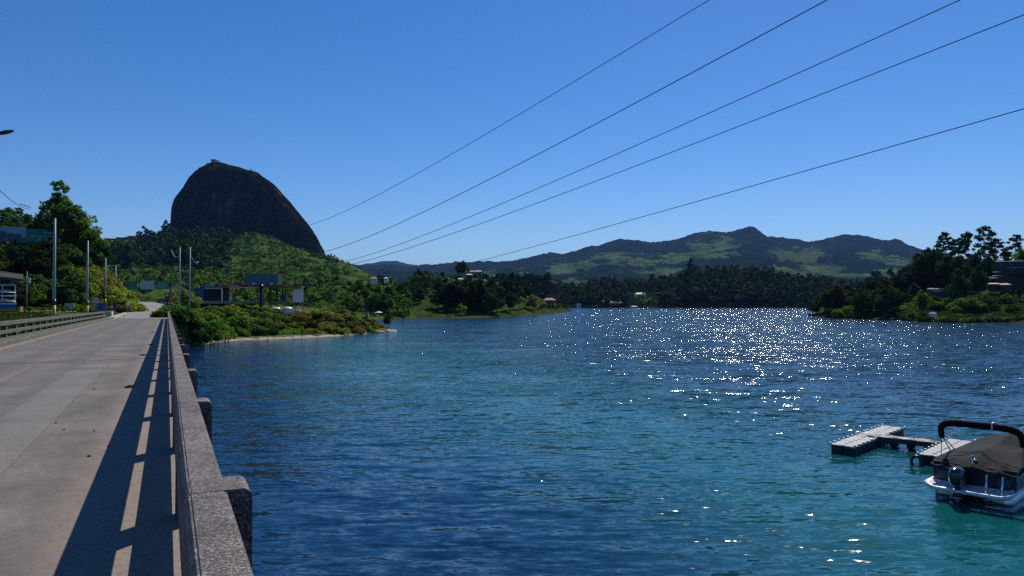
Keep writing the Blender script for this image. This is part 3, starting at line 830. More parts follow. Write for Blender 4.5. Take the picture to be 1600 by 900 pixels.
def crown_broad(seed, n=26, per=110, size=0.028, wide=0.36, z0=0.28, top=0.93):
    g = random.Random(seed); cl = []
    for i in range(n):
        a = g.uniform(0, 6.283); z = g.uniform(0, 1)
        prof = math.sin(min(1, 0.12 + z * 0.95) * math.pi) ** 0.6
        rr = wide * prof * g.uniform(0.25, 1.0)
        cl.append((rr * math.cos(a), rr * math.sin(a), z0 + (top - z0) * z, g.uniform(0.075, 0.15) * (0.7 + 0.5 * prof), 0.75))
    return leaf_cloud(seed, cl, per, size)

def crown_euc(seed, n=20, per=70, size=0.02, wide=0.26):
    """tall open crown with separate flat tufts and sky between"""
    g = random.Random(seed); cl = []
    for i in range(n):
        z = 0.36 + 0.62 * (i / n) ** 0.8
        a = i * 2.4 + g.uniform(-0.5, 0.5)
        rr = wide * (1.12 - z) ** 0.6 * g.uniform(0.35, 1.1)
        cl.append((rr * math.cos(a), rr * math.sin(a), z + g.uniform(-0.02, 0.02), g.uniform(0.045, 0.085), 0.5))
    cl.append((0, 0, 0.97, 0.05, 0.7))
    return leaf_cloud(seed, cl, per, size), cl

def crown_pine(seed, n=26, per=80, size=0.026, wide=0.2):
    g = random.Random(seed); cl = []
    for i in range(n):
        z = 0.12 + 0.86 * i / n
        a = i * 2.4 + g.uniform(-0.4, 0.4)
        rr = wide * (1.02 - z) ** 0.75 * g.uniform(0.3, 1.0)
        cl.append((rr * math.cos(a), rr * math.sin(a), z, 0.05 + 0.10 * (1 - z) ** 0.6 * g.uniform(0.7, 1.2), 0.8))
    return leaf_cloud(seed, cl, per, size)

def crown_bush(seed, n=22, per=110, size=0.045):
    g = random.Random(seed); cl = []
    for i in range(n):
        a = g.uniform(0, 6.283); rr = 0.62 * math.sqrt(g.random())
        z = (0.85 - 0.55 * (rr / 0.62) ** 1.6) * g.uniform(0.35, 1.0)
        cl.append((rr * math.cos(a), rr * math.sin(a), max(0.1, z - 0.05), g.uniform(0.14, 0.26), 0.8))
    return leaf_cloud(seed, cl, per, size, 0.3)

def trunk_mesh(name, seed, mat, tops, r0=0.022, lean=0.02, zt=0.8):
    g = random.Random(seed); mb = MB()
    ctr = [(g.uniform(-lean, lean) * k, g.uniform(-lean, lean) * k, zt * k / 5) for k in range(6)]
    ctr[0] = (0, 0, -0.03)
    mb.tube(ctr, [r0 * (1.25 if k == 0 else 1 - 0.8 * k / 5) for k in range(6)], 7)
    for (x_, y_, z_) in tops:
        zb = max(0.12, z_ - math.hypot(x_, y_) * 0.9 - 0.03)
        k = min(4, int(zb / zt * 5)); f_ = zb / zt * 5 - k
        if k >= 5 or zb > zt: k, f_, zb = 4, 0.9, zt * 0.98
        bx_ = ctr[k][0] * (1 - f_) + ctr[k + 1][0] * f_; by_ = ctr[k][1] * (1 - f_) + ctr[k + 1][1] * f_
        mb.tube([(bx_, by_, zb), ((bx_ + x_) / 2, (by_ + y_) / 2, (zb + z_) / 2 - 0.012), (x_, y_, z_)], [r0 * 0.42, r0 * 0.3, r0 * 0.12], 5)
    me = mb.mesh(name, mat, True)
    return me

CR = {}; TR = {}
def mkproto(kind, i, VF, leaf, tk):
    CR[kind, i, leaf] = np_mesh('crown_' + kind, VF[0], VF[1], [M[leaf]])
    TR[kind, i] = tk
VFs = {}
for i in range(4):
    VFs['broad', i] = crown_broad(100 + i, wide=(0.36, 0.42, 0.3, 0.46)[i], n=(26, 30, 24, 30)[i])
    g = random.Random(i); tops = [(0.25 * math.cos(a), 0.25 * math.sin(a), 0.5 + 0.3 * g.random()) for a in (0, 1.1, 2.4, 3.3, 4.4, 5.3)]
    TR['broad', i] = trunk_mesh('trunk', 10 + i, M['bark'], tops)
    (v_, f_), cl_ = crown_euc(200 + i, n=(20, 24, 17, 22)[i], wide=(0.26, 0.3, 0.2, 0.34)[i])
    VFs['euc', i] = (v_, f_)
    TR['euc', i] = trunk_mesh('trunk', 20 + i, M['pale_bark'], [(c_[0], c_[1], c_[2]) for c_ in cl_], 0.012, 0.012, 0.95)
    VFs['pine', i] = crown_pine(300 + i, wide=(0.2, 0.26, 0.17, 0.23)[i])
    TR['pine', i] = trunk_mesh('trunk', 30 + i, M['bark'], [], 0.016, 0.006, 0.9)
    VFs['bush', i] = crown_bush(400 + i)
    TR['bush', i] = trunk_mesh('stem', 40 + i, M['bark'], [(0.3, 0.1, 0.4), (-0.25, 0.2, 0.45), (0.05, -0.3, 0.4)], 0.03, 0.03, 0.6)
# low detail versions for the distant wood
for i in range(4):
    VFs['farpine', i] = crown_pine(330 + i, n=14, per=26, size=0.05, wide=(0.24, 0.3, 0.2, 0.27)[i])
    VFs['farbroad', i] = crown_broad(130 + i, n=13, per=30, size=0.055, z0=0.10, wide=(0.3, 0.36, 0.26, 0.33)[i])
    VFs['shrub', i] = crown_bush(430 + i, n=7, per=12, size=0.12)
def crown_me(kind, i, leaf):
    if (kind, i, leaf) not in CR:
        CR[kind, i, leaf] = np_mesh('crown', VFs[kind, i][0], VFs[kind, i][1], [M[leaf]])
    return CR[kind, i, leaf]

def tree(kind, px_, d, ytop, leaf, name, label, cat='tree', group=None, wide=1.0, hmin=1.5, variant=None, z=None, sink=0.0):
    x_ = X(px_, d); gz = ground(x_, d) if z is None else z
    if gz is None: gz = 0.0
    gz -= sink
    h = max(hmin, Zof(ytop, d) - gz)
    i = random.randrange(4) if variant is None else variant
    far = kind.startswith('far')
    rz = random.uniform(0, 6.283)
    if far:
        o = link(name, crown_me(kind, i, leaf)); o.location = (x_, d, gz)
        o.scale = (h * wide, h * wide, h); o.rotation_euler = (0, 0, rz)
        return tag(o, label, cat, group)
    e = empty(name, (x_, d, gz), rz, label, cat, group)
    e.scale = (h * wide, h * wide, h)
    link('stem' if kind == 'bush' else 'trunk', TR[kind, i], e)
    link('foliage' if kind == 'bush' else 'crown', crown_me(kind, i, leaf), e)
    return e

def scatter(name, protos, pts, mats, label=None, cat=None):
    """one stuff object of many small plants: pts [(x,y,z,scale,proto,matidx)]"""
    Vs, Fs, Ms = [], [], []; off = 0
    for (x_, y_, z_, s_, p_, mi) in pts:
        V, Fq = protos[p_]
        a = random.uniform(0, 6.283); c_, s2 = math.cos(a), math.sin(a)
        Rm = np.array([[c_, -s2, 0], [s2, c_, 0], [0, 0, 1]])
        Vs.append((V @ Rm.T) * s_ + np.array([x_, y_, z_])); Fs.append(Fq + off); off += len(V)
        Ms.append(np.full(len(Fq), mi))
    me = np_mesh(name, np.concatenate(Vs), np.concatenate(Fs), mats, False, np.concatenate(Ms))
    return tag(link(name, me), label, cat, kind='stuff')

# ------------------------------------------------------------------ the bridge
def bridge_frame(name, label=None, cat=None, group=None):
    o = empty(name, (0, 0, RZ0), 0, label, cat, group)
    o.rotation_mode = 'XYZ'
    o.rotation_euler = (SLOPE, 0, ROT)
    return o
S0, S1 = -12.0, 110.0
b_ = MB()
b_.box(-6.3, 0.36, S0, S1, -0.35, 0.0)
deck = b_.build('bridge_deck', M['road'])
deck.location = (0, 0, RZ0); deck.rotation_euler = (SLOPE, 0, ROT)
tag(deck, kind='structure')
b_ = MB()
for l_ in (-6.6, -4.4, -2.2, -0.1): b_.box(l_ - 0.25, l_ + 0.25, S0, S1, -1.5, -0.352)
g_ = b_.build('bridge_girders', M['concrete']); g_.location = (0, 0, RZ0); g_.rotation_euler = (SLOPE, 0, ROT); tag(g_, kind='structure')
for s_ in (20, 48, 76):
    b_ = MB(); b_.box(-6.9, 0.2, s_ - 0.5, s_ + 0.5, -2.1, -1.503)
    for l_ in (-5.6, -3.3, -1.0): b_.tube([(l_, s_, -8), (l_, s_, -2.1)], 0.5, 16)
    g_ = b_.build('bridge_pier', M['concrete']); g_.location = (0, 0, RZ0); g_.rotation_euler = (SLOPE, 0, ROT)
    tag(g_, kind='structure')
# raised kerb along the far side
kf = bridge_frame('bridge_kerb'); 
tag(kf, kind='structure')
s_ = S0; kp = None
while s_ < S1 - 0.1:
    if kp is None:
        mb = MB(); mb.prism([(-7.15, -0.4), (-6.26, -0.4), (-6.25, -0.01), (-6.27, 0.16), (-6.31, 0.20), (-7.15, 0.21)], 0.01, 6.09)
        kp = mb.mesh('kerb_stone', M['rail_far'])
    o = link('kerb_stone', kp, kf); o.location = (0, s_, 0); s_ += 6.1
# expansion joint
a_ = Matrix.Rotation(-ROT, 3, 'Z') @ P(-60, 571.3, 21.2); c_ = Matrix.Rotation(-ROT, 3, 'Z') @ P(209, 560.3, 24.0)
def jl(t): return (a_.x + (c_.x - a_.x) * t, a_.y + (c_.y - a_.y) * t)
mb = MB()
pts = []
n_ = 60
xs0, xs1 = -6.24, 0.06
sl = (c_.y - a_.y) / (c_.x - a_.x)
for i in range(n_):
    xa = xs0 + (xs1 - xs0) * i / n_; xb = xs0 + (xs1 - xs0) * (i + 1) / n_
    ya = a_.y + (xa - a_.x) * sl; yb = a_.y + (xb - a_.x) * sl
    w0 = 0.05 + 0.02 * math.sin(i * 1.7) + 0.012 * math.sin(i * 4.1); w1 = 0.05 + 0.02 * math.sin((i + 1) * 1.7) + 0.012 * math.sin((i + 1) * 4.1)
    b0 = len(mb.v)
    mb.v += [(xa, ya - w0, 0.004), (xb, yb - w1, 0.004), (xb, yb + w1, 0.004), (xa, ya + w0, 0.004)]
    mb.f.append((b0, b0 + 1, b0 + 2, b0 + 3))
M['tar'] = simple('tar', (0.03, 0.028, 0.026), 0.8, 0.3, 4, bmp=0.5)
o = mb.build('expansion_joint', M['tar'], deck)
# near railing: posts and beams, one piece per bay
SP, FP = 3.17, 3.50
nb = bridge_frame('bridge_railing', 'rough aggregate concrete railing running away right beside the camera, water on its outer side', 'railing')
mb = MB(); mb.prism([(0.064, 0.69), (0.228, 0.69), (0.242, 0.705), (0.242, 0.935), (0.232, 0.95), (0.092, 0.95), (0.064, 0.915)], 0.0, SP - 0.004)
top_me = mb.mesh('top_beam', M['rail'])
mb = MB(); mb.prism([(0.085, 0.22), (0.225, 0.22), (0.235, 0.23), (0.235, 0.38), (0.225, 0.39), (0.085, 0.39)], 0.0, SP - 0.004)
low_me = mb.mesh('lower_beam', M['rail'])
mb = MB(); mb.prism([(0.075, -0.45), (0.341, -0.45), (0.341, 0.915), (0.332, 0.94), (0.310, 0.952), (0.096, 0.952), (0.075, 0.93)], -0.135, 0.135)
mb.build('tmp', M['rail'], bevel=0.005); tmpo = bpy.data.objects['tmp']; post_me = tmpo.data; post_me.name = 'post'; bpy.data.objects.remove(tmpo)
def bev(me, off):
    bm = bmesh.new(); bm.from_mesh(me); bmesh.ops.recalc_face_normals(bm, faces=bm.faces)
    bmesh.ops.bevel(bm, geom=[e for e in bm.edges if len(e.link_faces) == 2 and e.calc_face_angle(0) > 0.3 and e.calc_length() > 1], offset=off, segments=2, affect='EDGES', clamp_overlap=True)
    bm.to_mesh(me); bm.free()
bev(top_me, 0.007); bev(low_me, 0.006)
for k in range(-4, 34):
    s_ = FP + SP * k
    if s_ > 106: break
    o = link('post', post_me, nb); o.location = (0, s_, 0)
    if s_ + SP < 108:
        o = link('top_beam', top_me, nb); o.location = (0, s_ + 0.002, 0)
        o = link('lower_beam', low_me, nb); o.location = (0, s_ + 0.002, 0)
# hairline crack in the nearest beam top, and two rust runs
g = random.Random(3)
pc = [(0.10 + 0.128 * t, FP - 0.20 - 0.05 * t + g.uniform(-0.008, 0.008)) for t in np.linspace(0, 1, 14)]
mb = MB()
for i, (a, c_) in enumerate(pc):
    w_ = 0.0035 * math.sin(math.pi * (i + 0.5) / 14) + 0.0008
    mb.v += [(a, c_ - w_, 0.9506), (a, c_ + w_, 0.9506)]
mb.f += [(2 * i, 2 * i + 2, 2 * i + 3, 2 * i + 1) for i in range(13)]
mb.build('crack', M['tar'], nb)
# far railing
fb = bridge_frame('bridge_railing', 'mossy two-beam concrete railing on the kerb across the road, lawn behind it', 'railing')
SP2 = 2.6
mb = MB(); mb.prism([(-7.17, 0.78), (-6.97, 0.78), (-6.95, 0.80), (-6.95, 0.975), (-6.97, 0.99), (-7.17, 0.99)], 0.0, SP2 - 0.004); t2 = mb.mesh('top_beam', M['rail_far'])
mb = MB(); mb.prism([(-7.16, 0.39), (-6.98, 0.39), (-6.965, 0.40), (-6.965, 0.545), (-6.98, 0.56), (-7.16, 0.56)], 0.0, SP2 - 0.004); l2 = mb.mesh('lower_beam', M['rail_far'])
mb = MB(); mb.box(-7.19, -7.00, -0.12, 0.12, 0.15, 0.975); p2_ = mb.mesh('post', M['rail_far'])
for k in range(-3, 42):
    s_ = 1.0 + SP2 * k
    if s_ > 104: break
    o = link('post', p2_, fb); o.location = (0, s_, 0)
    o = link('top_beam', t2, fb); o.location = (0, s_ + 0.002, 0)
    o = link('lower_beam', l2, fb); o.location = (0, s_ + 0.002, 0)
# pebbles on the road margin
for i in range(26):
    l_ = random.uniform(-1.6, -0.5) if i % 3 else random.uniform(-5.9, -5.2); s_ = random.uniform(3.2, 26)
    mb = MB(); r_ = random.uniform(0.008, 0.022)
    mb.lathe([(r_ * 0.6, -0.003), (r_, r_ * 0.35), (r_ * 0.7, r_ * 0.8), (r_ * 0.2, r_ * 0.95)], 0, 0, 7)
    o = mb.build('pebble', M['tar'], None, True)
    o.matrix_world = deck.matrix_basis @ Matrix.Translation((l_, s_, 0.0))
    tag(o, 'small dark pebble lying on the sandy edge of the bridge road', 'pebble', 'pebbles along the road edge')
# tufts of dry weeds at the shadow edge
for (l_, s_) in ((-0.72, 17.5), (-0.75, 28.5), (-0.8, 52.0), (-0.62, 36.0)):
    V, Fq = leaf_cloud(int(s_), [(0, 0, 0.02, 0.10, 0.35), (0.04, 0.16, 0.02, 0.08, 0.3)], 50, 0.02)
    o = link('weed_tuft', np_mesh('weed_tuft', V, Fq, [M['leaf_olive']]))
    o.matrix_world = deck.matrix_basis @ Matrix.Translation((l_, s_, 0.0))
    tag(o, 'low tuft of weeds growing on the road beside the railing shadow', 'weeds', 'weed tufts on the bridge road')

# ------------------------------------------------------------------ road beyond the bridge
def road_strip(name, l0, l1, lift, mat, sa=109.6, both=None):
    V = []; n_ = 90
    ss = np.linspace(sa, 348, n_)
    cl_s = [a for a, _ in road_cl]; cl_l = [b2 for _, b2 in road_cl]
    for s_ in ss:
        cl = float(np.interp(s_, cl_s, cl_l))
        for l_ in (l0, l1):
            p = W(float(s_), cl + l_); p.z += lift
            V.append(tuple(p))
    Fq = [(2 * i, 2 * i + 1, 2 * i + 3, 2 * i + 2) for i in range(n_ - 1)]
    return tag(link(name, np_mesh(name, V, Fq, [mat], True)), kind='structure')
M['road2'] = simple('road_far_concrete', (0.235, 0.215, 0.19), 0.9, 0.2, 0.5, bmp=0.3, bdist=0.02)
road_strip('road', -3.3, 3.3, 0.012, M['road2'])
road_strip('road_verge', -4.6, -3.302, 0.0, M['sand'], 111)
road_strip('road_verge', 3.302, 4.1, -0.01, M['bank'], 118)

# ------------------------------------------------------------------ road side things
def W2(px_, d, dz=0.0):
    x_ = X(px_, d); g_ = ground(x_, d)
    return Vector((x_, d, (g_ if g_ is not None else 0) + dz))

def lamp_post(px_, d, ytop, label, side=1, arm=True, name='street_lamp', yel=True, grp='poles along the far side of the bridge road', r=0.16):
    b0 = W2(px_, d); h = Zof(ytop, d) - b0.z
    e = empty(name, b0, ROT, label, 'street lamp' if arm else 'utility pole', grp)
    mb = MB(); mb.tube([(0, 0, -0.3), (0, 0, h * 0.5), (0, 0, h)], [r, r * 0.8, r * 0.6], 14)
    mb.build('pole', M['grey_pole'], e, True)
    if yel:
        mb = MB(); mb.tube([(0, 0, 0.02), (0, 0, 1.5)], [r + 0.012, r + 0.008], 14); mb.build('yellow_band', M['yellow_paint'], e, True)
        mb = MB(); mb.tube([(0, 0, 1.5), (0, 0, 2.1)], [r + 0.011, r + 0.006], 14); mb.build('black_band', M['black_paint'], e, True)
    if arm:
        mb = MB(); mb.tube([(0, 0, h - 0.3), (side * 0.5, 0, h + 0.05), (side * 1.2, 0, h + 0.15)], 0.04, 8); mb.build('arm', M['grey_pole'], e, True)
        mb = MB(); mb.box(side * 1.1 if side > 0 else side * 1.9, side * 1.9 if side > 0 else side * 1.1, -0.14, 0.14, h + 0.08, h + 0.24, None, 0.05); mb.build('lamp_head', M['grey_pole'], e)
    return e
lamp_post(84.5, 76, 341, 'tallest grey pole with yellow and black painted base beside the bridge railing', arm=False, name='utility_pole', r=0.17)
lamp_post(136.5, 102, 376, 'second grey pole with yellow base, in front of the yellow green slope', arm=False, name='utility_pole', r=0.16)
lamp_post(164.5, 132, 404, 'third grey pole along the road, beside the small blue and white kiosk', arm=False, name='utility_pole', r=0.17)
lamp_post(180.5, 150, 416, 'fourth grey pole along the road, just left of the green gantry sign', arm=False, name='utility_pole', r=0.17)
lamp_post(190.5, 168, 440, 'short farthest pole in the row, beneath the green gantry sign', arm=False, name='utility_pole', r=0.13)
lamp_post(280.5, 118, 386, 'grey power pole by the road end of the near railing, left one of the pair', arm=False, yel=False, name='utility_pole', grp='pair of tall poles by the bridge end', r=0.15)
lamp_post(296.5, 121, 386, 'grey power pole by the yellow shrub, right one of the pair', arm=False, yel=False, name='utility_pole', grp='pair of tall poles by the bridge end', r=0.15)
# short slack wires on the pair of poles
for k, (pa, pb) in enumerate((((280.5, 118, 399), (268, 150, 391)), ((296.5, 121, 395), (310, 160, 409)))):
    A, B_ = P(pa[0], pa[2], pa[1]), P(pb[0], pb[2], pb[1])
    mb = MB(); mb.tube([A.lerp(B_, t) - Vector((0, 0, 0.8 * 4 * t * (1 - t))) for t in (0, .25, .5, .75, 1)], 0.05, 5)
    tag(mb.build('guy_wire', M['steel'], None), ('slack wire leading back from the left pole of the pair', 'slack wire leading back from the right pole of the pair')[k], 'cable')
# lamp heads on arms reaching in from outside the picture
e = empty('street_lamp', P(-42, 470, 30) , 0, 'large dark lamp head against the blue sky above the trees', 'street lamp')
z0 = e.location.z; zt = Zof(209, 30) - z0
mb = MB(); mb.tube([(0, 0, 3.2 - z0 - 0.5), (0, 0, zt - 0.35)], [0.11, 0.07], 12); mb.build('pole', M['grey_pole'], e, True)
mb = MB(); mb.tube([(0, 0, zt - 0.4), (0.3, 0, zt - 0.12), (0.95, 0, zt - 0.03)], 0.03, 8); mb.build('arm', M['grey_pole'], e, True)
mb = MB(); mb.grid(lambda u, v: (0.92 + 0.62 * u, 0.13 * math.cos(v * 2 * math.pi) * math.sin(math.pi * (0.12 + 0.82 * u)) ** 0.5, zt + 0.12 * u + 0.08 * math.sin(v * 2 * math.pi) * math.sin(math.pi * (0.12 + 0.82 * u)) ** 0.5), 10, 12)
mb.build('lamp_head', M['dark_steel'], e, True)
lp = P(49, 328, 62)
e = empty('street_lamp', (lp.x + 1.2, 62, ground(lp.x, 62)), 0, 'small lamp head at the end of a thin wire before the leafy trees', 'street lamp')
zt = lp.z - e.location.z
mb = MB(); mb.tube([(-1.2, 0, zt + 0.15), (-1.5, 0, zt + 0.3), (-2.2, 0, zt + 0.5)], 0.03, 6); mb.build('arm', M['dark_steel'], e, True)
mb = MB(); mb.box(-1.65, -0.85, -0.13, 0.13, zt + 0.03, zt + 0.18, Matrix.Rotation(R(20), 4, 'Y') @ Matrix.Translation((0.1, 0, -0.4)), 0.04); mb.build('lamp_head', M['dark_steel'], e)
A, B_ = P(-60, 230, 26), P(47, 327, 62)
mb = MB(); mb.tube([A.lerp(B_, t) - Vector((0, 0, 0.5 * 4 * t * (1 - t))) for t in np.linspace(0, 1, 9)], 0.02, 5)
tag(mb.build('overhead_wire', M['black_paint'], None), 'thin wire sloping down to the small street lamp before the trees', 'cable')
# tall lattice of a thin mast in front of the dark slope
e = lamp_post(42, 92, 424, 'thin dark lamp mast with a small box, in front of the shaded slope', arm=False, yel=False, name='lamp_mast', grp=None, r=0.06)
mb = MB(); mb.box(0.12, 0.4, -0.12, 0.12, 3.6, 4.3); mb.build('control_box', M['steel'], e)

# overhead gantry with three boards
GD = 205
M['sign_text'] = simple('sign_text', (0.25, 0.42, 0.40), 0.5, 0.1, 3, bmp=0)
base = W2(221, GD)
e = empty('gantry_sign', base, 0, 'overhead road gantry with two green boards and one blank pale board between them', 'road sign')
def gb(px0, px1, y0, y1, nm, mat, bars):
    A, B2 = P(px0, y1, GD) - base, P(px1, y0, GD) - base
    mb = MB(); mb.box(A.x, B2.x, -0.25, -0.12, A.z, B2.z); o = mb.build(nm, mat, e)
    for k in range(bars):
        zz = B2.z - (B2.z - A.z) * (0.2 + 0.6 * k / max(1, bars - 1)); w_ = B2.x - A.x
        mb = MB(); mb.box(A.x + w_ * 0.1, B2.x - w_ * (0.1 + 0.12 * (k % 2)), -0.258, -0.252, zz - 0.11, zz + 0.11); mb.build('lettering_line', M['sign_text'], o)
gb(194.5, 215, 440, 452, 'green_board', M['green_sign'], 3)
gb(219.5, 241, 438.5, 452, 'blank_board', M['blank_sign'], 0)
gb(244.5, 264.5, 440, 451.5, 'green_board', M['green_sign'], 4)
a0, a1 = P(192.5, 441, GD) - base, P(267, 441, GD) - base
mb = MB(); mb.box(a0.x, a1.x, -0.08, 0.12, a0.z - 0.1, a0.z + 0.1); mb.box(a0.x, a1.x, -0.08, 0.12, a0.z - 1.6, a0.z - 1.4)
for k in range(13):
    xx = a0.x + (a1.x - a0.x) * (k + 0.5) / 13; mb.box(xx - 0.05, xx + 0.05, -0.06, 0.1, a0.z - 1.38, a0.z - 0.12)
mb.build('truss', M['dark_steel'], e)
for px_ in (195.5, 266):
    q = P(px_, 441, GD) - base; g0 = W2(px_, GD).z - base.z
    mb = MB(); mb.box(q.x - 0.18, q.x + 0.18, 0.13, 0.45, g0 - 0.3, q.z + 0.15); mb.build('leg', M['dark_steel'], e)

# billboard on the hillside (front carries a faded building picture)
d = 150
base = W2(38, d)
e = empty('hillside_billboard', base, 0, 'long faded billboard with grey building picture and green part, on the hill grass', 'billboard')
e.rotation_euler = (0, 0, math.atan((800 - 60) / F))
A, B2, C2 = P(-40, 378.5, d) - base, P(40.5, 355.5, d) - base, P(83, 357, d) - base
M['bb_grey'] = simple('faded_print', (0.34, 0.42, 0.46), 0.7, 0.12, 0.3, bmp=0)
M['bb_green'] = simple('green_print', (0.02, 0.22, 0.14), 0.7, 0.15, 0.4, bmp=0)
M['bb_dark'] = simple('building_print', (0.10, 0.10, 0.13), 0.7, 0.3, 0.8, bmp=0)
mb = MB(); mb.box(A.x, B2.x, 0, 0.2, A.z, B2.z); mb.build('picture_panel', M['bb_grey'], e)
mb = MB(); mb.box(B2.x + 0.003, C2.x, 0.0, 0.2, A.z + 0.05, C2.z); mb.build('green_panel', M['bb_green'], e)
mb = MB(); q0 = P(2, 375, d) - base; 
for (xa, xb, yt_) in ((-20, 3, 366), (4, 15, 363), (15.5, 24, 365), (24.5, 34, 366.5), (34.5, 40, 371)):
    p0, p1 = P(xa, 377.8, d) - base, P(xb, yt_, d) - base; mb.box(p0.x, p1.x, -0.01, -0.004, p0.z, p1.z)
mb.build('building_picture', M['bb_dark'], e)
for (xa, xb, ya, yb) in ((45, 76, 368, 369.2), (55, 74, 372.5, 375), (64, 76, 361, 363)):
    p0, p1 = P(xa, yb, d) - base, P(xb, ya, d) - base; mb = MB(); mb.box(p0.x, p1.x, -0.01, -0.004, p0.z, p1.z); mb.build('lettering_line', M['sign_text'], e)
for px_ in (-30, 0, 30, 60, 80):
    q = P(px_, 378, d) - base; g0 = W2(px_, d + 0.5).z - base.z
    mb = MB(); mb.box(q.x - 0.12, q.x + 0.12, 0.22, 0.5, min(g0, q.z) - 0.6, q.z + 2); mb.build('support', M['dark_steel'], e)

# big billboard on one column at the filling station (seen from behind)
d = 158
base = W2(408, d)
e = empty('column_billboard', base, 0, 'large dark green billboard on one thick black column among the bushes', 'billboard')
e.rotation_euler = (0, 0, math.atan((800 - 408) / F))
A, B2 = P(383, 444.5, d) - base, P(433.5, 427.5, d) - base
mb = MB(); mb.box(A.x, B2.x, 0, 0.25, A.z, B2.z); mb.build('panel', M['billboard_back'], e)
C3 = P(439.5, 427, d) - base
mb = MB(); mb.v += [(B2.x + .01, 0.0, A.z), (C3.x, 2.2, A.z), (C3.x, 2.2, B2.z), (B2.x + .01, 0.0, B2.z), (B2.x + .01, 0.25, A.z), (C3.x, 2.45, A.z), (C3.x, 2.45, B2.z), (B2.x + .01, 0.25, B2.z)]
mb.f += [(0, 1, 2, 3), (7, 6, 5, 4), (0, 4, 5, 1), (1, 5, 6, 2), (2, 6, 7, 3), (3, 7, 4, 0)]; mb.build('side_panel', M['dark_steel'], e)
for k in range(5):
    zz = A.z + (B2.z - A.z) * (k + 0.5) / 5; mb = MB(); mb.box(A.x + .05, B2.x - .05, -0.03, -0.003, zz - 0.02, zz + 0.02); mb.build('seam', M['green_sign'], e)
mb = MB(); mb.box(A.x - 0.2, C3.x, -0.9, 0.9, A.z - 0.45, A.z - 0.25); mb.build('catwalk', M['dark_steel'], e)
mb = MB(); mb.tube([(0, 0.6, -0.5), (0, 0.6, A.z)], [0.42, 0.38], 16); mb.build('column', M['black_paint'], e, True)
for px_ in (397, 423.5):
    q = P(px_, 443.5, d) - base; mb = MB(); mb.tube([(q.x, -0.1, q.z - 0.3), (q.x, -0.8, q.z - 0.1)], 0.04, 6); mb.box(q.x - 0.25, q.x + 0.25, -1.1, -0.75, q.z - 0.12, q.z + 0.18); mb.build('floodlight', M['white_paint'], e)

# ------------------------------------------------------------------ filling station
d = 172
def bx(px0, px1, y0, y1, dd, depth, base):
    A, B2 = P(px0, y1, dd) - base, P(px1, y0, dd) - base
    return A.x, B2.x, A.y, A.y + depth, A.z, B2.z
base = P(335, 473, d)
e = empty('forecourt_slab', base, 0, 'pale concrete platform under the blue fronted shop, with a dark gap below it', 'platform')
e.rotation_euler = (0, 0, math.atan((800 - 335) / F))
mb = MB(); mb.box(*bx(304, 402, 470.3, 474.2, d - 3, 14, base)); mb.build('slab', M['pale_concrete'], e)
for px_ in (305.5, 322, 345, 368, 392):
    mb = MB(); x0, x1, y0, y1, z0, z1 = bx(px_ - 1, px_ + 1, 474.3, 492, d - 2.6, 0.5, base); mb.box(x0, x1, y0, y1, -6, z1); mb.build('column', M['pale_concrete'], e)
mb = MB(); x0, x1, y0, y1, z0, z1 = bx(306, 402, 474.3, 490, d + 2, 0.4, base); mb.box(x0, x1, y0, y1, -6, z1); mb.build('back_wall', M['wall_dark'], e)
base = P(335, 470.6, d)
e = empty('station_shop', base, 0, 'filling station shop with bright blue frame and wide dark glass front', 'shop')
e.rotation_euler = (0, 0, math.atan((800 - 335) / F))
mb = MB(); mb.box(*bx(307, 314.4, 449.5, 470.2, d, 8, base)); mb.build('side_wing', simple('teal_wall', (0.03, 0.10, 0.13), 0.7, 0.15, 1), e)
mb = MB(); mb.box(*bx(315, 362, 449.5, 470.2, d + 1.2, 8, base)); mb.build('wall', M['wall_dark'], e)
mb = MB(); mb.box(*bx(314.7, 320.5, 449.6, 470.3, d + 0.4, 0.7, base)); mb.build('blue_pier', M['blue_paint'], e)
mb = MB(); mb.box(*bx(314.7, 362.5, 447.2, 449.4, d, 9, base)); mb.build('roof', M['blue_paint'], e)
mb = MB(); mb.box(*bx(320.8, 345, 449.5, 451.4, d + 0.2, 0.8, base)); mb.build('fascia', M['blank_sign'], e)
for k in range(5):
    xa = 321 + k * 4.9
    w_ = MB().box(*bx(xa, xa + 4.4, 452, 470.2, d + 1.0, 0.15, base)).build('window', M['glass'], e)
    MB().box(*bx(xa + 4.45, xa + 4.85, 451.5, 470.2, d + 0.9, 0.25, base)).build('frame', M['dark_steel'], w_)
w_ = MB().box(*bx(348.5, 355, 452, 470.2, d + 1.0, 0.15, base)).build('window', M['glass'], e)
mb = MB(); mb.box(*bx(345.2, 347.4, 449.5, 470.3, d + 0.1, 0.5, base)); mb.build('pillar', M['white_paint'], e)
mb = MB(); mb.box(*bx(357.2, 360, 449.5, 470.3, d + 0.1, 0.5, base)); mb.build('pillar', M['steel'], e)
mb = MB(); mb.tube([P(357, 468, d - 0.1) - base, P(362, 452, d - 0.1) - base], 0.09, 6); mb.build('brace', M['steel'], e)
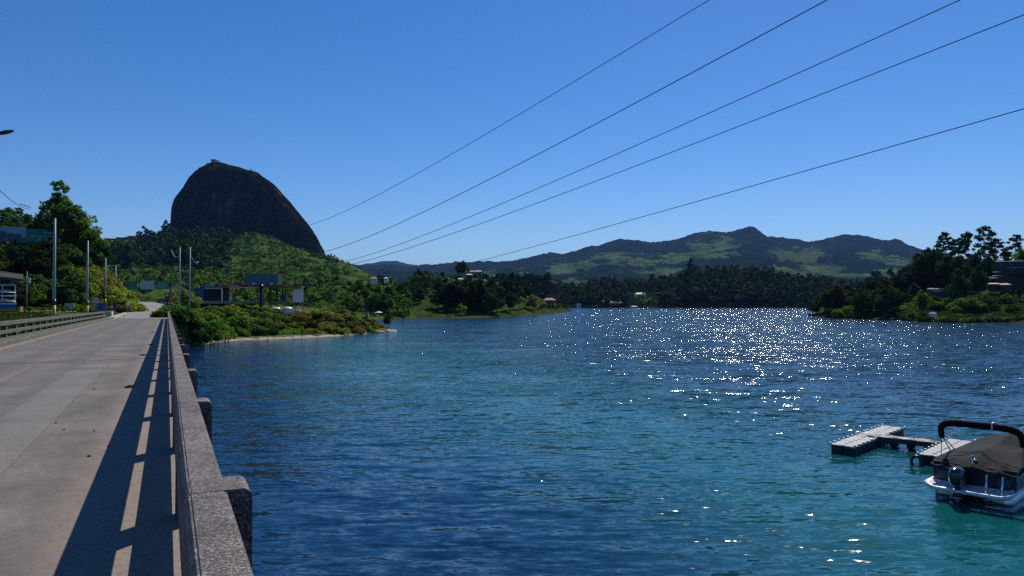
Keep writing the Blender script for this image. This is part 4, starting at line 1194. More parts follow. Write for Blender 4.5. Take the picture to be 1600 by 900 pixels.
# red canopy
base = P(400, 470.6, d)
e = empty('station_canopy', base, 0, 'long flat station canopy with a red fascia and pale lettering at one end', 'canopy')
e.rotation_euler = (0, 0, math.atan((800 - 400) / F))
mb = MB(); mb.box(*bx(336, 348, 445.2, 449.2, d - 5, 7, base)); mb.build('red_end', M['red_paint'], e)
mb = MB(); mb.box(*bx(363.4, 405, 445.0, 448.8, d - 5, 7, base)); mb.build('red_fascia', M['red_paint'], e)
mb = MB(); mb.box(*bx(405.05, 457, 447.0, 449.2, d - 5, 7, base)); mb.build('red_fascia', simple('thin_red', (0.35, 0.05, 0.04), 0.5, 0.2, 1), e)
mb = MB(); mb.box(*bx(348.05, 363.3, 445.6, 449.6, d - 5, 7, base)); mb.build('letter_panel', simple('faded_pink', (0.42, 0.2, 0.18), 0.6, 0.2, 1), e)
fc = bpy.data.curves.new('letters', 'FONT'); fc.body = 'TEXACO'; fc.size = 0.85; fc.extrude = 0.02; fc.align_x = 'CENTER'
to = bpy.data.objects.new('letters', fc); col.objects.link(to)
dg = bpy.context.evaluated_depsgraph_get(); lm = bpy.data.meshes.new_from_object(to.evaluated_get(dg)); bpy.data.objects.remove(to)
lm.materials.clear(); lm.materials.append(M['white_paint'])
lo = link('lettering', lm, e); q = P(355.7, 449.1, d - 5.05) - base; lo.location = q; lo.rotation_euler = (math.pi / 2, 0, 0); lo.scale = (0.56, 0.7, 1)
for px_ in (366, 398, 416, 425.5, 435):
    mb = MB(); mb.box(*bx(px_ - 0.8, px_ + 0.8, 449, 471, d - 2, 0.25, base)); mb.build('column', M['dark_steel'], e)
# open steel frame with white panel
base = P(450, 473, d)
e = empty('steel_frame_building', base, 0, 'open grey steel frame building with one tall white panel at its end', 'building')
e.rotation_euler = (0, 0, math.atan((800 - 450) / F))
for px_ in (425, 434, 446, 472.5):
    for dd in (0, 6):
        mb = MB(); x0, x1, y0, y1, z0, z1 = bx(px_ - 0.9, px_ + 0.9, 449.6, 490, d + dd, 0.3, base); mb.box(x0, x1, y0, y1, z0, z1); mb.build('column', M['grey_pole'] if px_ > 470 else M['dark_steel'], e)
mb = MB(); mb.box(*bx(423, 474, 470.5, 473.0, d - 0.3, 7, base)); mb.build('floor_slab', M['concrete'], e)
mb = MB(); mb.box(*bx(423, 474, 447.2, 449.4, d - 0.4, 7.2, base)); mb.build('roof', M['steel'], e)
mb = MB(); mb.box(*bx(424, 455, 458.5, 459.4, d - 0.1, 0.1, base)); mb.build('handrail', M['dark_steel'], e)
mb = MB(); mb.box(*bx(455.8, 471, 448.0, 471.6, d - 0.7, 0.25, base)); o = mb.build('white_panel', M['white_paint'], e)
mb = MB(); mb.box(*bx(457, 465, 449.6, 451.0, d - 0.74, 0.03, base)); mb.build('slot', M['black_paint'], o)
mb = MB(); mb.box(*bx(444.5, 449, 461, 470.4, d + 1, 1.4, base)); mb.build('cabinet', M['blue_paint'], e)
mb = MB(); mb.box(*bx(449.5, 453, 457, 470.4, d + 2, 1.0, base)); mb.build('cabinet', M['white_paint'], e)
# two domed tanks
for k, (pa, pb, yt_) in enumerate(((424.5, 438.5, 480.0), (441.5, 456.5, 479.6))):
    dd = 160; cx_ = (pa + pb) / 2; r_ = (pb - pa) / 2 / F * dd
    b0 = P(cx_, 488.5, dd); zt_ = Zof(yt_, dd) - b0.z
    e = empty('water_tank', b0, 0, ('white domed water tank nearest the billboard column', 'white domed water tank below the tall white panel')[k], 'tank', 'domed water tanks by the filling station')
    mb = MB(); mb.lathe([(r_, -2.5), (r_, zt_ * 0.62), (r_ * 1.02, zt_ * 0.64)], 0, 0, 24); mb.build('tank_body', M['steel'] if k == 0 else M['white_plastic'], e, True)
    mb = MB(); mb.lathe([(r_ * 1.03, zt_ * 0.62), (r_ * 0.95, zt_ * 0.78), (r_ * 0.7, zt_ * 0.93), (r_ * 0.3, zt_), (0.02, zt_ * 1.01)], 0, 0, 24); mb.build('tank_lid', M['white_plastic'], e, True)
mb = MB(); A, B2 = P(457, 484.5, 161), P(467, 486, 161); mb.box(A.x, B2.x, 161, 163, B2.z - 1.2, A.z); o = mb.build('flat_shelter', M['pale_concrete'], None, label='low pale concrete shelter beside the second domed tank'); tag(o, None, 'shelter')
# heap of white bags
b0 = W2(321, 150)
zc = Zof(492, 150)
e = empty('bag_heap', (X(321, 150), 150, zc), 0, 'heap of crumpled white bags under the edge of the concrete platform', 'bags')
for k in range(16):
    g = random.Random(k); r_ = g.uniform(0.28, 0.5)
    mb = MB(); mb.grid(lambda u, v, r_=r_, g=g: (r_ * math.cos(u * 6.283) * math.sin(v * 3.14) * 1.2, r_ * math.sin(u * 6.283) * math.sin(v * 3.14), r_ * 0.75 * math.cos(v * 3.14)), 8, 6)
    o = mb.build('bag', M['white_plastic'] if k % 3 else M['blank_sign'], e); o.location = (g.uniform(-1.1, 1.2), g.uniform(-0.4, 0.8), 0.2 + 1.0 * g.random() * (1 - abs(k - 8) / 12)); o.rotation_euler = (g.random() * 3, g.random() * 3, 0)
mb = MB(); mb.lathe([(1.9, -1.2), (1.6, 0.0), (0.9, 0.45), (0.1, 0.6)], 0, 0, 14); mb.build('mound', M['bank'], e, True)

# red star sign, green and red sign
d = 150
base = W2(261, d)
e = empty('star_sign', base, 0, 'dark red station sign with a white star by the roadside', 'sign')
mb = MB(); mb.box(*bx(257.5, 265.3, 457.5, 464.2, d, 0.3, base)); pn = mb.build('star_panel', simple('dark_red', (0.22, 0.015, 0.02), 0.5, 0.1, 2), e)
mb = MB(); mb.box(*bx(257.5, 265.0, 464.3, 471.5, d, 0.3, base)); p3 = mb.build('lower_panel', simple('brown_red', (0.10, 0.02, 0.02), 0.6, 0.1, 2), e)
mb = MB(); mb.box(*bx(258.6, 264, 465.8, 466.8, d - 0.02, 0.015, base)); mb.build('lettering_line', M['red_paint'], p3)
c0 = P(261.2, 460.9, d - 0.02) - base; mb = MB(); rr = 0.36
st = [(c0.x + (rr if k % 2 == 0 else rr * 0.42) * math.sin(k * math.pi / 5), c0.z + (rr if k % 2 == 0 else rr * 0.42) * math.cos(k * math.pi / 5)) for k in range(10)]
mb.prism(st, c0.y - 0.02, c0.y); mb.build('star', M['white_paint'], pn)
mb = MB(); mb.box(-0.15, 0.15, 0.05, 0.25, -0.4, (P(261, 471.4, d) - base).z); mb.build('post', M['dark_steel'], e)
base = W2(270, 145)
e = empty('route_sign', base, 0, 'small sign on a thin pole, green upper plate and red lower plate', 'sign')
mb = MB(); mb.box(*bx(265.8, 273, 457.4, 461.4, 145, 0.06, base)); mb.build('green_plate', simple('bright_green', (0.01, 0.30, 0.12), 0.5, 0.1, 2), e)
mb = MB(); mb.box(*bx(266.5, 272.8, 461.5, 465.6, 145, 0.06, base)); mb.build('red_plate', M['red_paint'], e)
mb = MB(); q = P(270.3, 465, 145) - base; mb.tube([(q.x, 0.1, -0.3), (q.x, 0.1, q.z + 0.6)], 0.05, 8); mb.build('post', M['steel'], e, True)
# warning sign (diamond) on the left verge
base = W2(199.5, 122)
e = empty('warning_sign', base, 0, 'pale diamond shaped road sign on the grass verge seen edge lit', 'sign')
q = P(199.5, 475, 122) - base
mb = MB(); mb.prism([(q.x - 0.42, q.z), (q.x, q.z - 0.42), (q.x + 0.42, q.z), (q.x, q.z + 0.42)], 0, 0.03); mb.build('plate', M['blank_sign'], e)
mb = MB(); mb.tube([(q.x, 0.06, -0.3), (q.x, 0.06, q.z + 0.3)], 0.04, 6); mb.build('post', M['steel'], e)

# ------------------------------------------------------------------ vehicles
def car(loc, rz, paint, label, grp=None, L_=4.2, W_=1.75):
    e = empty('parked_car', loc, rz, label, 'car', grp)
    prof = [(-2.1, 0.3), (2.05, 0.3), (2.1, 0.62), (1.95, 0.86), (1.0, 0.98), (-1.6, 1.0), (-2.08, 0.92)]
    mb = MB(); mb.prism(prof, -W_ / 2, W_ / 2, 'y'); b2 = mb.build('body', paint, e, bevel=0.06)
    cab = [(1.05, 0.97), (0.45, 1.42), (-1.1, 1.46), (-1.75, 0.98)]
    mb = MB(); mb.prism(cab, -W_ / 2 + 0.12, W_ / 2 - 0.12, 'y'); mb.build('cabin', paint, e, bevel=0.05)
    for s_ in (-1, 1):
        mb = MB(); mb.prism([(0.85, 1.0), (0.38, 1.36), (-0.28, 1.38), (-0.28, 1.0)], s_ * (W_ / 2 - 0.115), s_ * (W_ / 2 - 0.10), 'y'); mb.build('window', M['glass'], e)
        mb = MB(); mb.prism([(-0.36, 1.0), (-0.36, 1.38), (-1.05, 1.38), (-1.5, 1.0)], s_ * (W_ / 2 - 0.115), s_ * (W_ / 2 - 0.10), 'y'); mb.build('window', M['glass'], e)
        for xx in (-1.3, 1.3):
            mb = MB(); mb.tube([(xx, s_ * (W_ / 2 - 0.2), 0.31), (xx, s_ * (W_ / 2 + 0.01), 0.31)], 0.31, 16); wh = mb.build('wheel', M['tyre'], e)
            mb = MB(); mb.tube([(xx, s_ * (W_ / 2), 0.31), (xx, s_ * (W_ / 2 + 0.02), 0.31)], 0.18, 12); mb.build('rim', M['steel'], wh)
        mb = MB(); mb.box(2.03, 2.11, s_ * 0.62 - 0.16, s_ * 0.62 + 0.16, 0.62, 0.78); mb.build('headlight', M['chrome'], e)
    for (xa, za, xb, zb) in ((1.06, 0.99, 0.46, 1.41), (-1.76, 1.0, -1.11, 1.45)):
        mb = MB(); dx = 0.012 if xa > 0 else -0.012
        mb.v += [(xa + dx, -0.6, za + .02), (xa + dx, 0.6, za + .02), (xb + dx, 0.55, zb - .03), (xb + dx, -0.55, zb - .03), (xa, -0.6, za), (xa, 0.6, za), (xb, 0.55, zb - .05), (xb, -0.55, zb - .05)]
        mb.f += [(0, 1, 2, 3), (4, 5, 6, 7)]; mb.build('windscreen', M['glass'], e)
    return e
M['car_dark'] = simple('dark_car_paint', (0.02, 0.03, 0.05), 0.25, 0.1, 1, bmp=0)
M['car_white'] = simple('white_car_paint', (0.7, 0.7, 0.7), 0.25, 0.03, 1, bmp=0)
M['car_grey'] = simple('grey_car_paint', (0.10, 0.11, 0.12), 0.25, 0.05, 1, bmp=0)
q = W2(270.5, 150); car(q, R(80), M['car_dark'], 'dark car parked below the green and red sign')
q = W2(268.5, 168, 0.15); car(q, R(20), M['car_white'], 'white car parked behind the dark one beside the roadside sign')
q = W(288, -1.2); q.z += 0.02; car(q, R(10), M['car_grey'], 'dark low car seen where the road reaches its far bend')
q = W(296, 0.6); car(q, R(5), M['car_white'], 'white car standing at the verge beyond the far bend')
# motorcycle with rider
mloc = W(172, -6.1); mloc.z += 0.015
e = empty('motorcycle', mloc, ROT, 'dark motorcycle riding on the left edge of the road beyond the bridge', 'motorcycle')
def wheel(y_):
    pts = [(0, y_ + 0.27 * math.cos(a), 0.3 + 0.27 * math.sin(a)) for a in np.linspace(0, 6.283, 19)]
    mb = MB(); mb.tube(pts, 0.05, 8, False); w_ = mb.build('wheel', M['tyre'], e, True)
    mb = MB(); mb.tube([(-0.05, y_, 0.3), (0.05, y_, 0.3)], 0.1, 10)
    for a in range(8): mb.tube([(0, y_, 0.3), (0, y_ + 0.25 * math.cos(a * .785), 0.3 + 0.25 * math.sin(a * .785))], 0.008, 4)
    mb.build('rim', M['steel'], w_)
wheel(-0.62); wheel(0.66)
mb = MB(); mb.box(-0.12, 0.12, -0.25, 0.25, 0.3, 0.62, None, 0.03); mb.build('engine', M['dark_steel'], e)
mb = MB(); mb.tube([(0, -0.05, 0.82), (0, 0.15, 0.9), (0, 0.38, 0.84)], [0.1, 0.15, 0.08], 10); mb.build('fuel_tank', M['car_dark'], e, True)
mb = MB(); mb.box(-0.13, 0.13, -0.72, 0.0, 0.76, 0.84, None, 0.03); mb.build('saddle', M['black_paint'], e)
mb = MB(); mb.tube([(0, 0.66, 0.3), (0, 0.45, 0.95)], 0.03, 6); mb.tube([(-0.34, 0.36, 1.02), (0, 0.44, 0.98), (0.34, 0.36, 1.02)], 0.016, 6); mb.build('handlebar', M['steel'], e)
mb = MB(); mb.tube([(0.14, 0.1, 0.28), (0.15, -0.75, 0.38)], 0.045, 8); mb.build('exhaust', M['steel'], e)
def skin_body(name, joints, edges, radii, mat, parent, levels=2, root=0):
    me = bpy.data.meshes.new(name); me.from_pydata(joints, edges, []); o = link(name, me, parent)
    me.materials.append(mat)
    sk = o.modifiers.new('skin', 'SKIN'); sk.use_smooth_shade = True
    for i, r_ in enumerate(radii):
        v_ = me.skin_vertices[0].data[i]; v_.radius = (r_, r_); v_.use_root = (i == root)
    ss = o.modifiers.new('sub', 'SUBSURF'); ss.levels = levels; ss.render_levels = levels
    return o
pe = empty('person', mloc, ROT, 'person in dark clothes and helmet sitting on the motorcycle', 'person')
J = [(0, -0.25, 0.90), (0, -0.2, 1.10), (0, -0.1, 1.34), (0, -0.06, 1.45), (0, -0.02, 1.55),
     (-0.18, -0.08, 1.36), (-0.28, 0.12, 1.17), (-0.32, 0.34, 1.06), (0.18, -0.08, 1.36), (0.28, 0.12, 1.17), (0.32, 0.34, 1.06),
     (-0.13, -0.2, 0.9), (-0.2, 0.2, 0.84), (-0.2, -0.02, 0.42), (-0.2, 0.1, 0.36), (0.13, -0.2, 0.9), (0.2, 0.2, 0.84), (0.2, -0.02, 0.42), (0.2, 0.1, 0.36)]
E_ = [(0, 1), (1, 2), (2, 3), (3, 4), (2, 5), (5, 6), (6, 7), (2, 8), (8, 9), (9, 10), (0, 11), (11, 12), (12, 13), (13, 14), (0, 15), (15, 16), (16, 17), (17, 18)]
Rr = [.15, .15, .16, .06, .06, .075, .05, .035, .075, .05, .035, .1, .08, .055, .04, .1, .08, .055, .04]
skin_body('body', J, E_, Rr, M['dark_cloth'], pe, 1)
mb = MB(); mb.lathe([(0.06, 1.5), (0.12, 1.54), (0.14, 1.64), (0.12, 1.74), (0.05, 1.79)], 0, 0, 14); mb.build('helmet', M['black_paint'], pe, True)

# ------------------------------------------------------------------ left side: kiosk, blue bins, lake restaurant
base = W2(150, 116)
e = empty('kiosk', base, 0, 'small blue and white kiosk at the foot of the rocky slope', 'kiosk')
e.rotation_euler = (0, 0, math.atan((800 - 150) / F))
mb = MB(); mb.box(*bx(147.5, 152.5, 466, 486.5, 116, 1.6, base)); mb.build('white_tower', M['blank_sign'], e)
mb = MB(); mb.box(*bx(149, 160.8, 475, 487.5, 115.6, 2.6, base)); mb.build('wall', M['blue_paint'], e)
mb = MB(); mb.box(*bx(148.6, 161.2, 473.6, 474.9, 115.4, 3, base)); mb.build('roof', M['dark_steel'], e)
mb = MB(); mb.box(*bx(152.5, 155.5, 478, 483, 115.56, 0.03, base)); mb.build('window', M['glass'], e)
mb = MB(); mb.box(*bx(151, 153.4, 466.3, 474, 116.2, 0.8, base)); mb.build('vent_pipe', M['white_paint'], e)
base = W2(171, 140)
e = empty('pale_hut', base, 0, 'pale blue hut between the third and fourth roadside poles', 'hut')
e.rotation_euler = (0, 0, math.atan((800 - 171) / F))
mb = MB(); mb.box(*bx(167.6, 176, 471, 486.8, 140, 2.6, base)); mb.build('wall', M['wall_blue'], e)
mb = MB(); mb.box(*bx(176.1, 180.5, 475, 487, 140, 2.2, base)); mb.build('blue_door', M['blue_paint'], e)
mb = MB(); mb.box(*bx(167.2, 180.8, 469.9, 470.9, 139.7, 3.2, base)); mb.build('roof', M['roof_pale'], e)
mb = MB(); mb.box(*bx(169.5, 172.5, 475, 480, 139.95, 0.04, base)); mb.build('window', M['glass'], e)
q = W2(171, 118); o = MB().box(-0.4, 0.4, 0, 0.5, -0.3, Zof(486.6, 118) - q.z).build('white_trough', M['white_paint'], None, loc=q); tag(o, 'low white block just visible above the end of the far railing', 'trough')
# long board on the slope foot
base = W2(108, 104)
e = empty('low_board', base, 0, 'low pale board standing before the shaded slope, beyond the second pole base', 'sign')
mb = MB(); mb.box(*bx(101, 115.5, 473.5, 479.5, 104, 0.15, base)); mb.build('board', M['bb_grey'], e)
for px_ in (102.5, 114): mb = MB(); x0, x1, y0, y1, z0, z1 = bx(px_ - .5, px_ + .5, 479, 490, 104.02, 0.1, base); mb.box(x0, x1, y0 + .15, y1 + .15, -0.5, z1); mb.build('leg', M['dark_steel'], e)
# restaurant with stacked decks: its side runs along the sight line, its front comes towards the bridge
RD = 84
cr = P(26, 472, RD)
zr = lambda y_: Zof(y_, RD) - 4.0
e = empty('lakeside_restaurant', (cr.x, RD, 4.0), math.atan(774 / F), 'open multi-deck restaurant with white awnings and blue skirt, at the lawn edge', 'building')
WR = 22.0
def rb(nm, mt_, x0, x1, y0, y1, ya, yb, par=None): return MB().box(x0, x1, y0, y1, zr(yb), zr(ya)).build(nm, mt_, par or e)
M['teal_glass'] = simple('teal_glass', (0.05, 0.14, 0.13), 0.3, 0.3, 1.2)
rb('upper_roof', M['roof_pale'], -WR, -0.1, 0, 8, 444.5, 446.0)
rb('middle_deck', M['white_paint'], -WR, 0, 0, 8, 461.2, 463.2)
rb('lower_deck', M['white_paint'], -WR, 0, 0, 8, 473.0, 475.6)
rb('blue_skirt', M['blue_paint'], -WR, -0.1, 0.1, 8, 475.7, 482.2)
rb('back_wall', M['teal_glass'], -WR, -0.1, 7.5, 7.8, 446.2, 473)
rb('side_screen', M['teal_glass'], -0.12, -0.06, 0.3, 7.4, 446.2, 473)
for k in range(18):
    x_ = -0.15 - k * 1.2
    rb('post', M['white_paint'], x_ - .035, x_ + .035, 0.15, 0.22, 446.2, 473)
for (yy, blue) in ((452.5, True), (466.0, False)):
    for k in range(11):
        x1 = -0.1 - k * 2.0; x0 = x1 - 1.9; z1 = zr(yy); z0 = zr(yy + 5.5); mid = (x0 + x1) / 2; g = random.Random(k)
        mb = MB()
        mb.v += [(x0, -0.4, z0 + g.uniform(-.05, .08)), (mid, -0.6, z0 + 0.12), (x1, -0.4, z0 + g.uniform(-.05, .08)), (x1, 1.8, z1 - 0.08), (mid, 1.8, z1 + 0.12), (x0, 1.8, z1)]
        mb.v += [(a, b2, c2 - 0.05) for a, b2, c2 in mb.v[:6]]
        mb.f += [(0, 1, 4, 5), (1, 2, 3, 4), (6, 11, 10, 7), (7, 10, 9, 8), (0, 6, 7, 1), (1, 7, 8, 2), (2, 8, 9, 3), (5, 4, 10, 11), (4, 3, 9, 10), (0, 5, 11, 6)]
        mb.build('awning', M['blue_paint'] if blue and k % 4 in (1, 2) else M['white_paint'], e)
c2_ = P(25, 472, 80)
e = empty('striped_fence', (c2_.x, 80, 4.0), math.atan(774 / F), 'low fence of yellow and black horizontal rails in front of the restaurant', 'fence')
for k in range(4):
    y_ = 482.6 + k * 2.2; MB().box(-20, -0.04 * k, 0, 0.08, Zof(y_ + 1.0, 80) - 4, Zof(y_, 80) - 4).build('rail', M['yellow_paint'], e)
for k in range(17): MB().box(-0.1 - k * 1.2, -k * 1.2, 0.1, 0.2, -0.5, Zof(482.3, 80) - 4).build('post', M['black_paint'], e)
MB().box(-20, -0.1, 0.25, 0.3, -0.2, Zof(482.5, 80) - 4).build('dark_mesh', M['wall_dark'], e)
base = W2(29, 80)
tag(MB().box(*bx(27, 31.5, 479, 487.5, 80, 0.5, P(0, 472, 0.0001) * 0)).build('gate_post', simple('orange_brick', (0.45, 0.2, 0.06), 0.8, 0.2, 3), None), 'short orange gate post at the end of the striped yellow fence', 'post')
# slanted dark thatch roof to the far left
base = W2(0, 96)
e = empty('slanted_roof', base, 0, 'long slanted brownish roof above the restaurant, in front of the shaded slope', 'roof')
A0, A1 = P(-160, 414, 96) - base, P(36, 436, 96) - base
mb = MB(); 
mb.v += [(A0.x, 0, A0.z), (A1.x, 0, A1.z), (A1.x - 1.3, 2, A1.z + 0.7), (A0.x - 1.3, 2, A0.z + 1.3), (A0.x, 0, A0.z - 0.3), (A1.x, 0, A1.z - 0.3), (A1.x - 1.3, 2, A1.z + 0.4), (A0.x - 1.3, 2, A0.z + 1.0)]
mb.f += [(0, 1, 2, 3), (7, 6, 5, 4), (0, 4, 5, 1), (1, 5, 6, 2), (2, 6, 7, 3), (3, 7, 4, 0)]; mb.build('roof_sheet', simple('thatch', (0.05, 0.045, 0.035), 0.9, 0.3, 1, bmp=0.6), e)
for t in (0.02, 0.3, 0.6, 0.9):
    q = A0.lerp(A1, t); mb = MB(); mb.box(q.x - .1, q.x + .1, 0.3, 0.5, -0.5, q.z - 0.2); mb.build('post', M['dark_steel'], e)
    mb = MB(); mb.box(q.x - 1.2, q.x - 1.0, 1.6, 1.8, -0.5, q.z + 0.5); mb.build('post', M['dark_steel'], e)
# pale stones between lawn and hedge
for k in range(16):
    px_ = 24 + k * 6.2; dd = 82 + k * 1.4
    q = W2(px_, dd, 0.1); mb = MB(); r_ = random.uniform(0.15, 0.26)
    g = random.Random(k + 50)
    V_ = lambda u, v, r_=r_, g=g: (r_ * 1.3 * math.cos(u * 6.283) * math.sin(v * 3.14), r_ * math.sin(u * 6.283) * math.sin(v * 3.14), r_ * 0.6 * math.cos(v * 3.14))
    mb.grid(V_, 8, 5); o = mb.build('white_stone', M['pale_concrete'], None, True, loc=q); tag(o, 'whitewashed stone lying between the lawn and the low hedge', 'stone', 'whitewashed stones along the lawn')

# ------------------------------------------------------------------ buildings
def house(px0, px1, yb, ye, yr, d, depth, wall, roof, label, name='house', fmat='wall_white', wins=3, hip=0.25, grp=None, rz=0.0, cat='house', floors=1, over=0.4):
    A, B2 = P(px0, yb, d), P(px1, ye, d)
    if rz == 0.0: rz = math.atan((800 - (px0 + px1) / 2) / F) + random.uniform(-0.1, 0.1)
    w_ = B2.x - A.x; h_ = B2.z - A.z; hr = Zof(yr, d) - B2.z
    e = empty(name, ((A.x + B2.x) / 2, d, A.z), rz, label, cat, grp)
    x0, x1 = -w_ / 2, w_ / 2
    mb = MB(); mb.box(x0, x1, 0, depth, -2.5, h_); mb.build('wall', wall, e)
    o_ = over; hx = min(w_ * hip, w_ / 2 - 0.1)
    mb = MB(); mb.v += [(x0 - o_, -o_, h_ - .05), (x1 + o_, -o_, h_ - .05), (x1 + o_, depth + o_, h_ - .05), (x0 - o_, depth + o_, h_ - .05), (x0 + hx, depth / 2, h_ + hr), (x1 - hx, depth / 2, h_ + hr),
                        (x0 - o_, -o_, h_ - .2), (x1 + o_, -o_, h_ - .2), (x1 + o_, depth + o_, h_ - .2), (x0 - o_, depth + o_, h_ - .2)]
    mb.f += [(0, 1, 5, 4), (1, 2, 5), (2, 3, 4, 5), (3, 0, 4), (0, 6, 7, 1), (1, 7, 8, 2), (2, 8, 9, 3), (3, 9, 6, 0), (9, 8, 7, 6)]
    mb.build('roof', roof, e)
    for f_ in range(floors):
        for k in range(wins):
            cx_ = x0 + w_ * (k + 0.5) / wins; ww = min(1.2, w_ / wins * 0.5); z0 = h_ / floors * (f_ + 0.3); z1 = h_ / floors * (f_ + 0.8)
            mb = MB(); mb.box(cx_ - ww / 2, cx_ + ww / 2, -0.06, 0.02, z0, z1); fr = mb.build('window', M[fmat], e)
            mb = MB(); mb.box(cx_ - ww / 2 + .1, cx_ + ww / 2 - .1, -0.09, -0.062, z0 + .1, z1 - .1); mb.build('pane', M['glass'], fr)
    return e
# villas on the middle peninsula
house(729, 747, 428.5, 424.8, 422.2, 420, 7, M['wall_brown'], M['roof_red'], 'red roofed villa on the hilltop right beside the tallest dark tree', wins=4)
house(744, 752, 426.8, 423.6, 422.4, 428, 6, M['wall_brown'], M['roof_pale'], 'pale flat roofed wing on the hilltop just behind the red villa', wins=2, hip=0.05)
house(729, 738, 432, 429, 427.6, 405, 5, M['wall_dark'], M['roof_pale'], 'small dark house with pale roof just below the red hilltop villa', wins=2)
house(696, 703, 440, 435.6, 434.4, 392, 5, M['wall_white'], M['roof_dark'], 'small white house among palms on the villa hill', wins=2)
house(716, 724, 438.8, 436, 434.4, 396, 5, M['wall_white'], M['roof_pale'], 'small pale hut in the trees under the hilltop villas', wins=2)
house(755.5, 761, 441, 438.4, 437, 400, 4, M['wall_white'], M['roof_dark'], 'tiny white house half hidden in trees east of the hilltop', wins=1)
house(673, 682, 449.5, 446, 444.4, 378, 6, M['wall_dark'], M['roof_red'], 'dark house with brick red roof at the top of the steep green lawn', wins=2)
house(684, 693, 449, 446.6, 445, 380, 6, M['wall_dark'], M['wall_blue'], 'house with pale blue roof at the top of the steep green lawn', wins=2)
house(629, 646, 471, 461.5, 459, 350, 8, M['wall_blue'], M['wall_blue'], 'pale blue house half sunk in bushes beside the green lawn', wins=3, floors=2)
house(624, 630, 474.5, 469.5, 468, 345, 5, M['wall_blue'], M['roof_pale'], 'small blue annex lower than the pale blue house', wins=1)
house(578, 590, 440, 435.4, 432.2, 620, 8, M['wall_white'], M['roof_red'], 'pink roofed house among trees far behind the peninsula', wins=2)
house(600, 606, 438, 434.5, 433, 640, 8, M['wall_white'], M['roof_pale'], 'small pale house among the far trees behind the inlet', wins=1)
house(849, 866, 474.5, 468.8, 465.4, 452, 8, M['wall_brown'], M['roof_red'], 'low house with wide red roof near the tip of the peninsula', wins=4)
house(700, 712, 440, 436.5, 434.5, 408, 6, M['wall_brown'], M['roof_dark'], 'brown roofed house amid the hill trees', wins=2)
# houses on the wooded shore
house(948, 972, 478.6, 473.4, 470.4, 830, 12, M['wall_brown'], M['roof_dark'], 'long brown boathouse at the foot of the dark woods', wins=6, hip=0.12)
house(936, 946, 477.5, 472.6, 469.6, 832, 10, M['wall_brown'], M['roof_red'], 'smaller brown house just west of the long boathouse', wins=2)
house(992, 1008, 462.6, 459.4, 457.2, 880, 10, M['wall_white'], M['roof_pale'], 'white house in the bright clearing of the woods', wins=4)
house(1026, 1036, 461.6, 458.4, 456.8, 890, 10, M['wall_brown'], M['roof_pale'], 'small house at the right edge of the bright clearing', wins=2)
house(986, 996, 480.4, 479.0, 478, 816, 5, M['wall_dark'], M['roof_pale'], 'white roofed floating boat shelter on the wooded shore', name='boat_shelter', wins=0, cat='boat shelter')
house(901, 908, 480, 475.6, 472.4, 812, 5, M['wall_white'], M['wall_white'], 'tiny white lakeside cabin before the western woods', name='cabin', wins=1, hip=0.45, cat='cabin')
# big house and roofs on the east shore
e = house(1565, 1660, 440, 407.5, 405.6, 292, 16, M['wall_dark'], M['wall_dark'], 'large nearly black house with flat roof on the eastern hill', name='large_house', fmat='wall_dark', rz=math.atan(-812 / F), wins=7, hip=0.02, floors=3)
base = e.location.copy()
for k, (y0, y1) in enumerate(((417.5, 418.4), (428, 429))):
    A, B2 = P(1582, y1, 291) - base, P(1660, y0, 291) - base
    mb = MB(); mb.box(-8, 11, -1.6, -0.1, A.z, B2.z); mb.build('balcony', M['wall_blue'] if k == 0 else M['wall_dark'], e)
house(1546, 1563, 445.6, 443.4, 441.8, 284, 6, M['wall_brown'], simple('tan_roof', (0.55, 0.33, 0.2), 0.8, 0.2, 1), 'low tan roofed shed below the large dark house', name='shed', wins=3, hip=0.1, cat='shed')
house(1564, 1576, 447, 444.6, 442.2, 280, 6, M['wall_brown'], simple('clay_roof', (0.45, 0.22, 0.12), 0.8, 0.2, 1), 'small clay roofed shed right of the tan one', name='shed', wins=2, hip=0.3, cat='shed')
mb = MB(); A, B2, C2 = P(1546, 436.5, 290), P(1561, 434.5, 288), P(1546, 431.6, 290)
mb.v += [tuple(A), tuple(B2), tuple(C2), (A.x, 293, A.z), (B2.x, 291, B2.z), (C2.x, 293, C2.z)]; mb.f += [(0, 1, 2), (5, 4, 3), (0, 3, 4, 1), (1, 4, 5, 2), (2, 5, 3, 0)]
o = mb.build('white_sail_shade', M['white_paint'], None); tag(o, 'white triangular sunshade glowing beside the large dark house', 'sunshade')
for (a_, b2_, c2_) in ((1557, 1562, 424), (1558, 1566, 430)):
    p0, p1 = P(a_, c2_ + 1, 289), P(b2_, c2_, 289); o = MB().box(p0.x, p1.x, 289, 292, p0.z, p1.z).build('terrace_roof', M['roof_pale'], None); tag(o, 'narrow pale terrace roof left of the large house, %s of the two' % ('upper' if c2_ == 424 else 'lower'), 'roof')
ct = house(1452, 1476, 457, 451.5, 449.8, 306, 6, M['wall_dark'], M['wall_dark'], 'dark cottage with pale framed window between the shoreline trees', name='cottage', wins=2, hip=0.1, cat='cottage')
MB().box(-1.2, 1.4, -0.25, -0.12, 0.3, 1.4).build('pale_board', M['wall_blue'], ct)
house(1334, 1342, 476, 472.6, 471, 318, 5, M['wall_white'], M['roof_pale'], 'little white roofed hut behind the rounded shore trees', name='hut', wins=1, cat='hut')
house(1453, 1463, 492, 490, 487.6, 240, 1.6, M['wall_white'], M['pale_concrete'], 'small grey boat cover box on the water edge by the fence', name='storage_box', wins=0, cat='box', over=0.1)
